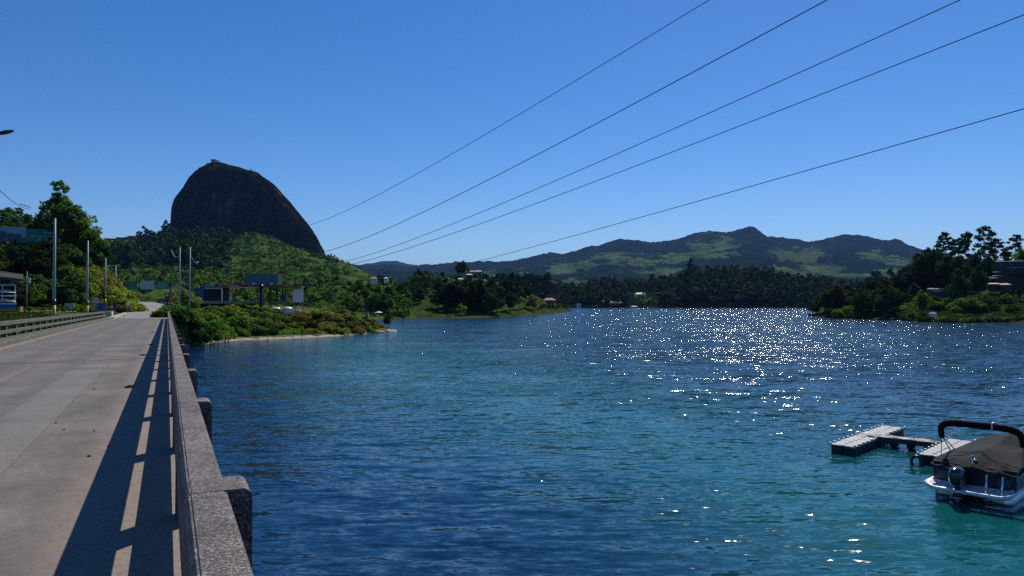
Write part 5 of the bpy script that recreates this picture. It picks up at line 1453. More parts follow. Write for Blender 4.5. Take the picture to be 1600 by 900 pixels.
# hilltop buildings left of the rock
def lodge(px0, px1, y0, y1, d, label, mat, n_):
    A, B2 = P(px0, y1, d), P(px1, y0, d)
    e = empty('lodge', (A.x, d, A.z), 0, label, 'building'); w_, h_ = B2.x - A.x, B2.z - A.z
    e.rotation_euler = (0, 0, math.atan((800 - 200) / F))
    MB().box(0, w_, 0, 14, -12, h_).build('wall', mat, e)
    MB().box(-1, w_ + 1, -1.5, 15, h_ + .01, h_ + 1.2).build('roof', M['roof_dark'], e)
    for k in range(n_):
        xx = w_ * (k + 0.5) / n_; fr = MB().box(xx - w_ / n_ * .36, xx + w_ / n_ * .36, -0.25, 0.02, h_ * 0.18, h_ * 0.72).build('window', M['white_paint'], e)
        MB().box(xx - w_ / n_ * .22, xx + w_ / n_ * .22, -0.4, -0.27, h_ * 0.25, h_ * 0.66).build('pane', M['glass'], fr)
    return e
lodge(164, 182, 373.5, 378.5, 1085, 'low dark lodge at the left end of the hilltop buildings', M['wall_dark'], 4)
lodge(182, 204, 372.0, 380, 1080, 'white arched lodge on the hill crest, left of the rock', M['wall_dark'], 6)
lodge(201, 210, 369.8, 376.5, 1090, 'reddish hilltop house beside the white arched lodge', M['wall_brown'], 3)
lodge(223, 238, 368.2, 374, 1090, 'blue grey house on the crest nearer to the rock', M['wall_blue'], 4)
lodge(240, 252, 367.4, 373, 1092, 'dark house on the crest next to the rock trees', M['wall_dark'], 3)
# buildings on top of the rock
def rt(px_): return rock_top(px_, DR) or Zof(258, DR)
def rockhouse(px0, px1, y0, y1, label, mat, d=DR - 8, name='summit_building', cap=True):
    A, B2 = P(px0, y1, d), P(px1, y0, d); e = empty(name, (A.x, d, A.z), 0, label, 'building'); w_, h_ = B2.x - A.x, B2.z - A.z
    MB().box(0, w_, 0, 16, -8, h_).build('wall', mat, e)
    if cap: MB().box(-0.8, w_ + 0.8, -1, 17, h_ + .01, h_ + 0.9).build('roof', M['roof_dark'], e)
    n_ = max(1, int(w_ / 4))
    for k in range(n_):
        xx = w_ * (k + 0.5) / n_; MB().box(xx - .9, xx + .9, -0.15, 0.01, h_ * .3, h_ * .75).build('window', M['glass'], e)
    return e
M['sumwall'] = simple('summit_wall', (0.22, 0.24, 0.27), 0.8, 0.2, 0.3)
rockhouse(329.8, 336.6, 249.8, 254.5, 'small square lookout tower on the very top of the rock', M['sumwall'], name='lookout_tower')
rockhouse(336.8, 344, 254.2, 258, 'low summit shop directly right of the lookout tower', M['wall_dark'])
rockhouse(344.5, 354.5, 257, 261, 'flat dark terrace building stepping down from the lookout tower', M['wall_dark'])
MB_ = MB(); pp = [P(354, 259.5, DR), P(365, 263.2, DR), P(378, 266.4, DR), P(388, 268, DR)]; MB_.tube(pp, 0.9, 6)
tag(MB_.build('terrace_wall', M['roof_red'], None), 'long terrace wall running along the summit of the rock', 'wall')
o = MB().box(*[v_ for v_ in bx(407.5, 410, 278.4, 280.6, DR - 5, 6, Vector((0, 0, 0)))]).build('white_hut', M['white_paint'], None); tag(o, 'tiny white hut on the right shoulder of the rock', 'hut')
for (px_, y_, h_) in ((391, 266.8, 9), (395, 266.5, 8), (311, 262, 6), (295, 277, 5), (275, 307, 6), (322, 256, 5), (364, 262, 5)):
    d_ = DR; z_ = Zof(y_, d_)
    zt_ = rock_top(px_, d_)
    o_ = tree('farbroad', px_, d_, 300, 'leaf_dark', 'bush', 'small dark bush clinging to the outline of the rock', 'bush', 'bushes on the rock', z=(min(z_, zt_) if zt_ else z_) - 2, hmin=0.1, wide=1.2)
    o_.scale = (h_ * 1.2, h_ * 1.2, h_)

# ------------------------------------------------------------------ power lines
M['cable'] = simple('cable_rubber', (0.012, 0.012, 0.014), 1.0, 0.1, 3, bmp=0, spec=0.0)
def wire(pts_, r0, r1, label):
    """pts_ [(px,py,depth)] from far to near"""
    Q = [P(*q) for q in pts_]
    out = []; n_ = 40
    A, B2 = Q[0], Q[-1]
    # quadratic through the middle point in space = the cable's sag
    Mi = Q[1]
    t_m = (Mi.y - A.y) / (B2.y - A.y)
    lin = A.lerp(B2, t_m); dz = Mi.z - lin.z; dx = Mi.x - lin.x
    k = 1 / (t_m * (1 - t_m))
    for i in range(n_ + 1):
        t = i / n_; p = A.lerp(B2, t); p.z += dz * k * t * (1 - t); p.x += dx * k * t * (1 - t); out.append(p)
    out.append(out[-1] + (out[-1] - out[-2]) * 6)
    mb = MB(); mb.tube(out, [r0 + (r1 - r0) * i / n_ for i in range(n_ + 2)], 6)
    return tag(mb.build('power_cable', M['cable'], None, True), label, 'cable', 'power lines over the lake')
def dd(px_, far, near, pf, pn):
    """depth along a straight line in space between two pixel columns"""
    t = (px_ - pf) / (pn - pf); return 1 / (1 / far * (1 - t) + 1 / near * t)
for (pf, pm, pn, lab, rr) in (
    (((482, 352)), (800, 185.5), (1108, 0), 'thinnest and highest power cable, ending at the flank of the rock', (0.040, 0.013)),
    (((508, 393)), (900, 210), (1292, 0), 'second power cable from the top, leading down to the foot of the rock', (0.048, 0.020)),
    (((530, 411)), (1015, 218), (1500, 0), 'third power cable from the top, leaving over the upper edge at the right', (0.040, 0.017)),
    (((540, 415)), (1070, 230), (1600, 23), 'fourth power cable, running just below the third to the right edge', (0.040, 0.017)),
    (((700, 419)), (1060, 323), (1600, 170), 'lowest power cable, flattest of the five, ending above the villa hill', (0.055, 0.022))):
    far, near = (150, 24) if pf[0] < 600 else (220, 32)
    wire([(pf[0], pf[1], far), (pm[0], pm[1], dd(pm[0], far, near, pf[0], pn[0])), (pn[0], pn[1], near)], rr[0], rr[1], lab)

# ------------------------------------------------------------------ floating dock
HX = Vector((0.70, 0.714, 0)); RX = Vector((0.714, -0.70, 0)); YAW = math.atan2(HX.y, HX.x)
M['dock'] = simple('dock_plastic', (0.42, 0.41, 0.40), 0.55, 0.18, 3, bmp=0.5, bdist=0.01)
M['dock_side'] = simple('dock_dark', (0.03, 0.035, 0.04), 0.5, 0.3, 3)
def block_mesh():
    """square floating cube: domed grooved top, rounded corners, lugs at the corners"""
    mb = MB(); a = 0.243
    out = []
    for k in range(16):
        t = 2 * math.pi * (k + 0.5) / 16; c_, s_ = math.cos(t), math.sin(t)
        out.append((a * max(-1, min(1, c_ * 1.25)), a * max(-1, min(1, s_ * 1.25))))
    prof = [(0.93, -0.12), (1.0, -0.05), (1.0, 0.33), (0.97, 0.365), (0.9, 0.375)]
    b0 = 0
    for (s_, z_) in prof:
        for (x_, y_) in out: mb.v.append((x_ * s_, y_ * s_, z_))
    n_ = 16
    for i in range(len(prof) - 1):
        for k in range(n_):
            k2 = (k + 1) % n_; mb.f.append((i * n_ + k, i * n_ + k2, (i + 1) * n_ + k2, (i + 1) * n_ + k))
    mb.f.append(tuple(range(n_))[::-1]); mb.f.append(tuple((len(prof) - 1) * n_ + k for k in range(n_)))
    for gx in (-0.12, 0, 0.12): mb.box(gx - 0.035, gx + 0.035, -0.17, 0.17, 0.375, 0.383)
    return mb.mesh('float_block', M['dock'])
BLK = block_mesh()
for p_ in BLK.polygons: pass
BLK.materials.append(M['dock_side'])
for p_ in BLK.polygons:
    zs = [BLK.vertices[i].co.z for i in p_.vertices]
    if max(zs) < 0.34: p_.material_index = 1
mb = MB(); mb.lathe([(0.045, 0.30), (0.045, 0.385), (0.06, 0.40), (0.06, 0.43), (0.03, 0.445)], 0, 0, 10)
LUG = mb.mesh('coupling_bolt', simple('bolt_plastic', (0.75, 0.75, 0.72), 0.25, 0.05, 3, bmp=0), True)
def dock(o0, n_l, n_w, label, name='floating_dock'):
    e = empty(name, (o0[0], o0[1], 0.0), YAW, label, 'dock', 'modular docks by the covered boat')
    for i in range(n_l):
        for j in range(n_w):
            o = link('float_block', BLK, e); o.location = (0.25 + 0.5 * i, -0.25 - 0.5 * j, random.uniform(-0.006, 0.006)); o.rotation_euler = (random.uniform(-.01, .01), random.uniform(-.01, .01), 0)
    for i in range(n_l + 1):
        for j in ((0, n_w) if n_w > 1 else (0, 1)):
            o = link('coupling_bolt', LUG, e); o.location = (0.5 * i, -0.5 * j, random.uniform(-0.005, 0.01))
    return e
dock((13.55, 31.45), 13, 2, 'pale modular floating dock lying furthest from the covered boat')
e = dock((16.15, 29.4), 9, 2, 'pale modular floating dock alongside the covered boat')
# tyre fender at its end
fe = empty('fender', (16.1, 29.0, 0.12), YAW + math.pi / 2, 'black rubber fender ring hanging on the end of the dock beside the boat', 'fender')
mb = MB(); mb.tube([(0.2 * math.cos(a) + 0.2, 0, 0.2 * math.sin(a)) for a in np.linspace(0, 6.2832, 20)], 0.06, 10, False); mb.build('ring', M['black_paint'], fe, True)
# gangway between the two docks
ga, gb_ = P(1357, 680.5, 1.0), None
A_ = Vector((16.1, 33.2, 0.40)); B_ = Vector((18.15, 31.55, 0.40))
gd = (B_ - A_); gl = gd.length; yaw2 = math.atan2(gd.y, gd.x)
e = empty('gangway', (A_.x, A_.y, 0), yaw2, 'narrow pale gangway bridging the two floating docks', 'gangway')
n_ = 10
for k in range(n_):
    mb = MB(); mb.box(gl * k / n_ + 0.005, gl * (k + 1) / n_ - 0.005, -0.24, 0.24, 0.385, 0.43); mb.build('plank', M['dock'], e)
mb = MB(); mb.box(-0.02, gl + 0.02, -0.27, -0.245, 0.22, 0.44); mb.box(-0.02, gl + 0.02, 0.245, 0.27, 0.22, 0.44); mb.build('side_rail', M['dock_side'], e)
for k in range(4):
    mb = MB(); x_ = gl * (k + 0.5) / 4; mb.tube([(x_, -0.2, 0.15), (x_, 0.2, 0.15)], 0.16, 12); mb.build('float', M['dock_side'], e, True)
for j, off in enumerate((-0.19, 0.12)):
    mb = MB(); mb.tube([(gl * t, off + 0.05 * math.sin(t * 4 + j), 0.455 + 0.02 * math.sin(t * 9)) for t in np.linspace(-0.25, 1.0, 14)], 0.018, 6)
    mb.build('rope', M['black_paint'], e, True)

# ------------------------------------------------------------------ covered pontoon boat
BS = Vector((14.65, 23.7, 0)); BYAW = math.atan2(0.682, 0.731)
M['boot'] = simple('boot_fabric', (0.010, 0.010, 0.012), 0.9, 0.3, 8, bmp=0.6, bdist=0.02, spec=0.2)
bt = empty('pontoon_boat', BS, BYAW, 'pontoon boat under a dark grey cover, folded black sunshade bow above, outboard at the stern', 'boat')
HWB = 1.2; LB = 6.6
M['cover'] = None
m, N, L, b = nt('boat_cover'); M['cover'] = m
v = coord(N, L)
L.new(ramp(N, L, noise(N, L, v, 2.5, 6, 0.7), [(0.3, (0.014, 0.0142, 0.0155)), (0.7, (0.025, 0.025, 0.0262))]), b.inputs['Base Color'])
b.inputs['Roughness'].default_value = 0.85; b.inputs['Specular IOR Level'].default_value = 0.08
bump(N, L, b, mth(N, L, 'ADD', noise(N, L, coord(N, L, (0.5, 2.2, 1)), 2.6, 4, 0.6, 0.6), mth(N, L, 'MULTIPLY', noise(N, L, v, 90, 2, 0.5), 0.05)), 0.5, 0.06)
M['hull_dark'] = simple('hull_dark', (0.012, 0.014, 0.02), 0.3, 0.1, 2, bmp=0)
M['alu'] = simple('aluminium', (0.55, 0.56, 0.58), 0.3, 0.1, 3, metal=0.9)
for s_ in (-1, 1):
    mb = MB(); mb.tube([(0.25, s_ * 0.82, 0.10), (0.5, s_ * 0.82, 0.08), (LB - 0.8, s_ * 0.82, 0.08), (LB - 0.1, s_ * 0.82, 0.28)], [0.25, 0.31, 0.31, 0.1], 18); mb.build('pontoon', M['alu'], bt, True)
mb = MB(); mb.box(0.35, LB - 0.3, -HWB, HWB, 0.36, 0.47); mb.build('deck', M['alu'], bt, bevel=0.015)
# white swim platform with upswept corners
def platform(u, v):
    y_ = -HWB - 0.06 + (2 * HWB + 0.12) * u
    e_ = max(0, abs(u - 0.5) * 2 - 0.72) / 0.28
    return (-0.42 + 0.84 * v + 0.25 * e_ ** 2, y_, 0.40 + 0.10 * e_ ** 1.5)
mb = MB(); n0 = 24
mb.grid(platform, n0, 4)
nb_ = len(mb.v); 
mb.v += [(x_, y_, z_ - 0.09) for (x_, y_, z_) in mb.v]
mb.f += [tuple(nb_ + i for i in f_)[::-1] for f_ in list(mb.f)]
for i in range(n0): mb.f.append((i, nb_ + i, nb_ + i + 1, i + 1))
for j in range(4):
    a = j * (n0 + 1); c_ = (j + 1) * (n0 + 1); mb.f.append((a, c_, nb_ + c_, nb_ + a)); a2 = a + n0; c2 = c_ + n0; mb.f.append((a2, nb_ + a2, nb_ + c2, c2))
mb.build('swim_platform', M['white_plastic'], bt, True)
# fence panels
mb = MB(); mb.box(0.45, 0.50, -HWB + 0.02, HWB - 0.02, 0.47, 1.08); mb.build('stern_panel', M['hull_dark'], bt, bevel=0.01)
for s_ in (-1, 1):
    mb = MB(); mb.box(0.5, LB - 0.4, s_ * (HWB - 0.04) - 0.02, s_ * (HWB - 0.04) + 0.02, 0.47, 1.08); mb.build('side_panel', M['hull_dark'], bt, bevel=0.01)
    mb = MB(); mb.box(0.43, 0.448, s_ * 0.85 - 0.22, s_ * 0.85 + 0.22, 0.55, 0.8); mb.build('stern_locker', simple('locker', (0.03, 0.05, 0.09), 0.4, 0.1, 2, bmp=0), bt)
for k, (y_, w_) in enumerate(((0.86, 0.05), (0.77, 0.05), (0.69, 0.05), (0.6, 0.06))):
    mb = MB(); mb.box(0.434, 0.441, y_ - w_ / 2, y_ + w_ / 2, 0.90, 0.945 if k % 2 else 0.935); mb.build('lettering', M['white_paint'], bt)
# cover: sits on the fence, tented over a centre pole line, hanging skirt
def ridge(x_):
    t = x_ / LB
    return 0.20 * math.exp(-((t - 0.27) / 0.15) ** 2) + 0.38 * math.exp(-((t - 0.78) / 0.22) ** 2) + 0.14 * math.exp(-((t - 0.5) / 0.22) ** 2) + 0.07
def cover(u, v):
    x_ = 0.30 + (LB - 0.35) * v
    w_ = HWB + 0.03 - 0.10 * max(0, (v - 0.9) / 0.1)
    y_ = -w_ + 2 * w_ * u
    a = 1 - abs(u - 0.5) * 2
    t = x_ / LB
    peak = ridge(x_)
    y_off = abs(u - 0.5) * 2
    z_ = 1.13 + peak * (a ** 0.85) + 0.05 * math.exp(-((y_off - 0.6) / 0.12) ** 2) * math.sin(v * 9 + 1) ** 2
    z_ -= 0.05 * math.sin(math.pi * a) * (0.5 + 0.5 * math.sin(v * 14))
    z_ -= 0.18 * max(0, 1 - v / 0.10) ** 1.5
    z_ -= 0.25 * max(0, (v - 0.93) / 0.07) ** 1.5
    return (x_, y_, z_)
mb = MB(); NU, NV = 48, 110
mb.grid(cover, NU, NV)
edge = [i for i in range(NU + 1)] + [j * (NU + 1) + NU for j in range(1, NV + 1)] + [NV * (NU + 1) + i for i in range(NU - 1, -1, -1)] + [j * (NU + 1) for j in range(NV - 1, 0, -1)]
st_ = len(mb.v); ne = len(edge)
for q_, i in enumerate(edge):
    x_, y_, z_ = mb.v[i]; mb.v.append((x_ + (0.015 if x_ > 3 else -0.015), y_ * 1.012, 1.0 - 0.10 * (0.5 + 0.5 * math.sin(q_ * 0.35)) * 0.6))
for q_ in range(ne):
    a, c_ = edge[q_], edge[(q_ + 1) % ne]; mb.f.append((a, st_ + q_, st_ + (q_ + 1) % ne, c_))
mb.build('cover', M['cover'], bt, True)
# black strap crossing the cover like a sagging ribbon
def on_cover(u, v, lift=0.012):
    p = cover(u, v); return (p[0], p[1], p[2] + lift)
path = [(0.985, 0.20), (0.93, 0.135), (0.85, 0.115), (0.72, 0.15), (0.6, 0.185), (0.54, 0.20), (0.47, 0.175), (0.38, 0.13), (0.25, 0.115), (0.12, 0.105), (0.02, 0.10)]
us = np.linspace(0, 1, 60); pu = np.interp(us, np.linspace(0, 1, len(path)), [p[0] for p in path]); pv = np.interp(us, np.linspace(0, 1, len(path)), [p[1] for p in path])
ker = np.array([1, 2, 3, 2, 1]) / 9; pu[2:-2] = np.convolve(pu, ker, 'valid'); pv[2:-2] = np.convolve(pv, ker, 'valid')
mb = MB()
for i in range(60): mb.v.append(on_cover(pu[i], pv[i] - 0.0075, 0.014)); mb.v.append(on_cover(pu[i], pv[i] + 0.0075, 0.014))
for i in range(59): mb.f.append((2 * i, 2 * i + 1, 2 * i + 3, 2 * i + 2))
for i in range(60): mb.v.append(on_cover(pu[i], pv[i] - 0.0075, -0.02)); mb.v.append(on_cover(pu[i], pv[i] + 0.0075, -0.02))
for i in range(59): mb.f.append((2 * i, 2 * i + 2, 120 + 2 * i + 2, 120 + 2 * i)); mb.f.append((2 * i + 1, 121 + 2 * i, 123 + 2 * i, 2 * i + 3))
mb.build('strap', M['boot'], bt)
for (u_, v_) in ((0.53, 0.80), (0.5, 0.06)):
    mb = MB(); c_ = on_cover(u_, v_, 0); mb.lathe([(0.06, c_[2] - 0.02), (0.055, c_[2] + 0.03), (0.03, c_[2] + 0.05)], c_[0], c_[1], 12); mb.build('pole_cap', M['chrome'], bt, True)
mb = MB(); mb.tube([(0.42, 0.02, 0.9), (0.42, 0.02, 1.38)], 0.015, 6); mb.lathe([(0.04, 1.36), (0.04, 1.43), (0.02, 1.45)], 0.42, 0.02, 10); mb.build('stern_light', M['chrome'], bt, True)
# folded sunshade: fat black boot bent into an arch, chrome legs
def arch(t):
    y_ = (HWB - 0.02) * math.copysign(abs(math.cos(t * math.pi)) ** 0.42, math.cos(t * math.pi))
    z_ = 1.75 + 0.52 * math.sin(t * math.pi) ** 0.38
    return (1.32 - 0.22 * math.sin(t * math.pi) ** 0.5, y_, z_ + 0.05 * math.sin(t * math.pi))
pts = [arch(t) for t in np.linspace(0.0, 1.0, 41)]
mb = MB(); mb.tube(pts, [0.085 + 0.035 * math.sin(i / 40 * math.pi) ** 0.5 + 0.008 * math.sin(i * 1.9) for i in range(41)], 14); bo = mb.build('sunshade_boot', M['boot'], bt, True)
c_ = pts[21]; mb = MB(); mb.box(c_[0] - 0.14, c_[0] + 0.14, c_[1] - 0.02, c_[1] + 0.02, c_[2] - 0.14, c_[2] + 0.14); mb.build('strap_clip', M['white_paint'], bo)
for s_ in (-1, 1):
    y_ = s_ * (HWB - 0.02)
    for (xb, rr) in ((2.75, 0.02), (2.3, 0.02), (1.25, 0.012)):
        mb = MB(); mb.tube([(1.32, y_, 1.82), (xb, y_, 1.12)], rr, 8); mb.build('sunshade_leg', M['chrome'] if xb > 2 else M['dark_steel'], bt, True)
    mb = MB(); mb.box(2.2, 2.85, y_ - 0.035, y_ + 0.035, 1.10, 1.17); mb.build('hinge_rail', M['black_paint'], bt)
# outboard engine
mb = MB()
def cowl(u, v):
    a = u * 2 * math.pi
    prof = [(0.0, 0.70), (0.13, 0.70), (0.17, 0.78), (0.185, 0.95), (0.18, 1.10), (0.15, 1.20), (0.08, 1.255), (0.0, 1.265)]
    k = v * (len(prof) - 1); i = min(int(k), len(prof) - 2); f_ = k - i
    r_ = prof[i][0] * (1 - f_) + prof[i + 1][0] * f_; z_ = prof[i][1] * (1 - f_) + prof[i + 1][1] * f_
    return (-0.34 + 1.9 * r_ * math.cos(a), 0.25 + 1.3 * r_ * math.sin(a), z_ - 0.14 - 0.12 * (r_ * math.cos(a)))
mb.grid(cowl, 24, 21)
o = mb.build('engine_cowl', simple('cowl_black', (0.012, 0.013, 0.016), 0.12, 0.1, 2, bmp=0), bt, True)
o.data.materials[0].node_tree.nodes['Principled BSDF'].inputs['Coat Weight'].default_value = 1.0
mb = MB(); mb.box(-0.40, -0.18, 0.16, 0.34, 0.05, 0.60, None, 0.02); mb.build('engine_leg', M['black_paint'], bt, bevel=0.02)
mb = MB(); mb.box(-0.55, -0.15, 0.09, 0.41, 0.16, 0.19); mb.build('cavitation_plate', M['steel'], bt)
mb = MB(); mb.box(-0.16, 0.42, 0.11, 0.39, 0.49, 0.62); mb.build('engine_bracket', M['black_paint'], bt, bevel=0.02)
for a in range(3):
    t = a * 2.094
    mb = MB(); mb.v += [(-0.56, 0.25 + 0.03 * math.cos(t), 0.0 + 0.03 * math.sin(t)), (-0.60, 0.25 + 0.17 * math.cos(t - .4), 0.17 * math.sin(t - .4)), (-0.54, 0.25 + 0.17 * math.cos(t + .4), 0.17 * math.sin(t + .4))]; 
    mb.v += [(x_ + 0.012, y_, z_) for (x_, y_, z_) in mb.v]; mb.f += [(0, 1, 2), (5, 4, 3), (0, 3, 4, 1), (1, 4, 5, 2), (2, 5, 3, 0)]; mb.build('propeller_blade', M['steel'], bt)
# chrome grab rails of the boarding ladder
for y_ in (-0.52, -0.95):
    mb = MB(); mb.tube([(-0.05, y_ + 0.02, 0.44), (-0.02, y_ + 0.02, 0.86), (-0.10, y_, 0.95), (-0.22, y_ - 0.02, 0.90), (-0.33, y_ - 0.02, 0.62), (-0.32, y_ - 0.02, 0.45)], 0.024, 10); mb.build('grab_rail', M['chrome'], bt, True)
for z_ in (0.28, 0.05):
    mb = MB(); mb.tube([(-0.44, -0.52, z_), (-0.44, -0.95, z_)], 0.02, 8); mb.build('ladder_step', M['alu'], bt, True)
for y_ in (1.05, -1.15):
    mb = MB(); mb.lathe([(0.03, 0.48), (0.025, 0.53), (0.055, 0.55), (0.055, 0.57)], 0.05, y_, 10); mb.build('cleat', M['chrome'], bt, True)

# small covered motor boat moored at the eastern point
q = P(1275, 492.5, 335); q.z = 0.0
e = empty('moored_boat', q, R(175), 'small dark motor boat moored under the trees at the eastern point', 'boat')
def hull(u, v):
    t = v; y_ = (u - 0.5) * 2
    hw = 1.15 * (1 - max(0, (t - 0.5) / 0.5) ** 2.2)
    return (-3.5 + 7 * t, hw * y_, 0.15 + (abs(y_) ** 2.4) * (0.55 + 0.25 * t ** 2) - 0.35 * (1 - abs(y_)))
mb = MB(); mb.grid(hull, 12, 24); mb.build('hull', M['hull_dark'], e, True)
mb = MB(); mb.grid(lambda u, v: (-3.4 + 6.6 * v, 1.08 * (1 - max(0, (v - 0.5) / 0.5) ** 2.2) * (u - 0.5) * 2, 0.70 + 0.2 * v * v + 0.08), 8, 20); mb.build('deck', M['white_plastic'], e, True)
mb = MB(); mb.prism([(0.2, 0.75), (1.5, 0.8), (0.5, 1.5), (-1.2, 1.6), (-1.4, 0.75)], -0.8, 0.8, 'y'); mb.build('cabin', M['white_plastic'], e, bevel=0.05)
mb = MB(); mb.prism([(0.45, 0.95), (1.2, 0.95), (0.55, 1.4), (0.3, 1.4)], -0.82, 0.82, 'y'); mb.build('windscreen', M['glass'], e)
for xx in (-1.3, 1.0):
    mb = MB(); mb.tube([(xx, -0.8, 0.8), (xx, -0.8, 2.3)], 0.03, 6); mb.tube([(xx, 0.8, 0.8), (xx, 0.8, 2.3)], 0.03, 6); mb.build('canopy_leg', M['steel'], e)
mb = MB(); mb.box(-1.6, 1.3, -1.0, 1.0, 2.3, 2.4); mb.build('canopy', M['dark_steel'], e)
q = P(1288, 493, 322)
e = empty('wooden_jetty', (q.x, 322, 0), R(20), 'small dark jetty beside the moored motor boat', 'jetty')
for k in range(9): MB().box(-3 + 0.7 * k, -2.35 + 0.7 * k, -0.8, 0.8, 0.4, 0.47).build('plank', M['wall_brown'], e)
for xx in (-2.6, 0, 2.6):
    mb = MB(); mb.tube([(xx, -0.75, -1), (xx, -0.75, 1.2)], 0.09, 8); mb.tube([(xx, 0.75, -1), (xx, 0.75, 1.2)], 0.09, 8); mb.build('pile', M['wall_brown'], e)
# umbrella and post at the tip of the bushy point
q = W2(592, 161)
e = empty('sunshade', q, 0, 'white flat sunshade on a post at the tip of the bushy point', 'sunshade')
zt = Zof(488.3, 161) - q.z
mb = MB(); mb.tube([(0, 0, -0.2), (0, 0, zt)], 0.05, 8); mb.build('post', M['steel'], e)
mb = MB(); mb.lathe([(0.9, zt - 0.05), (0.9, zt), (0.1, zt + 0.25), (0.02, zt + 0.27)], 0, 0, 8); mb.build('canopy', M['white_paint'], e)
q = W2(573, 158); zt = Zof(487, 158) - q.z
tag(MB().box(-0.35, 0.35, 0, 0.3, -0.3, zt).build('stone_pillar', M['concrete'], None, loc=q), 'grey stone pillar rising from the rusty bushes near the point', 'pillar')
# pale sandbank pieces along the point
for k, (px_, py_, w_) in enumerate(((600, 518.6, 2.4), (588, 520, 1.9))):
    dd_ = sh(py_) + 1.0
    q = P(px_, py_, dd_)
    mb = MB(); r_ = w_
    mb.lathe([(r_ * 1.15, -0.4), (r_, 0.05), (r_ * 0.8, 0.28), (r_ * 0.5, 0.40), (r_ * 0.05, 0.44)], 0, 0, 18)
    g = random.Random(k + 5)
    mb.v = [(x_ * (1 + 0.25 * math.sin(3 * math.atan2(y_, x_) + k)), y_ * 0.35 * (1 + 0.2 * math.sin(5 * math.atan2(y_, x_) + k)), z_ * (0.8 + 0.3 * math.sin(x_ * 2 + k))) for (x_, y_, z_) in mb.v]
    o = mb.build('sand_spit', M['sand'], None, True, loc=(q.x, q.y, 0.0)); tag(o, kind='structure')
# fence on the eastern lawn
e = empty('lawn_fence', W2(1470, 245), 0, 'thin dark post fence across the sunlit eastern lawn near the water', 'fence')
bl = e.location.copy()
pp = []
for k in range(9):
    px_ = 1468 + k * 7; q = W2(px_, 246 + k * 1.2) - bl; pp.append(q)
    mb = MB(); mb.tube([q + Vector((0, 0, -0.2)), q + Vector((0, 0, 1.5))], 0.06, 6); mb.build('post', M['dark_steel'], e)
for hgt in (0.7, 1.35):
    mb = MB(); mb.tube([q + Vector((0, 0, hgt)) for q in pp], 0.035, 5); mb.build('rail', M['dark_steel'], e)

# ------------------------------------------------------------------ vegetation: landmark trees
rnd = random.Random(99)
def U(a, b2): return rnd.uniform(a, b2)
# tall tree on the roadside hill and its neighbours
tree('euc', 92, 158, 281, 'leaf_mid', 'tall_tree', 'tallest tree of the roadside hill, with a tufted tip above the billboard end', group=None, wide=0.75, variant=1, sink=0.5)
for (px_, y_, w_, kd, lf, lb) in (
    (86, 300, 0.8, 'broad', 'leaf_mid', 'dark leafy tree wrapped round the tallest roadside tree'),
    (104, 312, 1.0, 'broad', 'leaf_mid', 'broad tree on the crest just right of the tallest roadside tree'),
    (118, 322, 1.1, 'broad', 'leaf_mid', 'round leafy tree on the crest behind the second roadside pole'),
    (132, 345, 1.1, 'broad', 'leaf_mid', 'lower round tree where the crest starts to fall to the road'),
    (146, 362, 1.1, 'broad', 'leaf_mid', 'leafy tree above the hilltop lodges, lowest of the crest group'),
    (156, 378, 1.0, 'broad', 'leaf_dark', 'small dark tree at the right end of the crest group'),
    (72, 330, 1.1, 'broad', 'leaf_olive', 'olive tree with a flat top just left of the tallest tree'),
    (66, 322, 0.8, 'euc', 'leaf_dark', 'thin spreading tree reaching left from the tallest tree'),
    (108, 350, 1.3, 'broad', 'leaf_mid', 'wide green tree filling the slope under the crest trees'),
    (125, 368, 1.3, 'broad', 'leaf_mid', 'wide green tree low on the crest slope above the second pole'),
    (95, 365, 1.3, 'broad', 'leaf_dark', 'dark tree right behind the end of the hillside billboard')):
    tree(kd, px_, U(152, 166), y_, lf, 'crest_tree', lb, wide=w_, sink=0.3)
for i, (px_, y_) in enumerate(((-5, 326), (12, 322), (28, 324), (40, 332), (52, 340), (-22, 320), (-45, 318), (20, 340), (58, 352))):
    tree('broad' if i % 2 else 'euc', px_, U(185, 200), y_, ('leaf_dark', 'leaf_mid', 'leaf_olive')[i % 3], 'hill_tree', 'leafy tree on the skyline behind the long faded billboard', group='trees behind the hillside billboard', wide=1.3)
# outside the picture on the same hill
for i in range(8): tree('broad', -80 - i * 55, U(160, 190), 318 + U(-8, 8), 'leaf_dark', 'hill_tree', 'leafy tree on the skyline behind the long faded billboard', group='trees behind the hillside billboard', wide=1.2)
# trees on the dark lower slope
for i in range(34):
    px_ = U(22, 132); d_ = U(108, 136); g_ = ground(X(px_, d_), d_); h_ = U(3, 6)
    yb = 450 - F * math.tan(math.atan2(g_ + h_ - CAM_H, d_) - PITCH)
    tree('broad', px_, d_, yb, ('leaf_mid', 'leaf_dark', 'leaf_dark', 'leaf_olive')[i % 4], 'slope_tree', 'small tree on the shaded slope, ' + (q_ := 'near the lake restaurant' if px_ < 60 else 'behind the tallest painted pole' if px_ < 100 else 'behind the second painted pole'), group='trees on the shaded slope, ' + q_, wide=1.2)
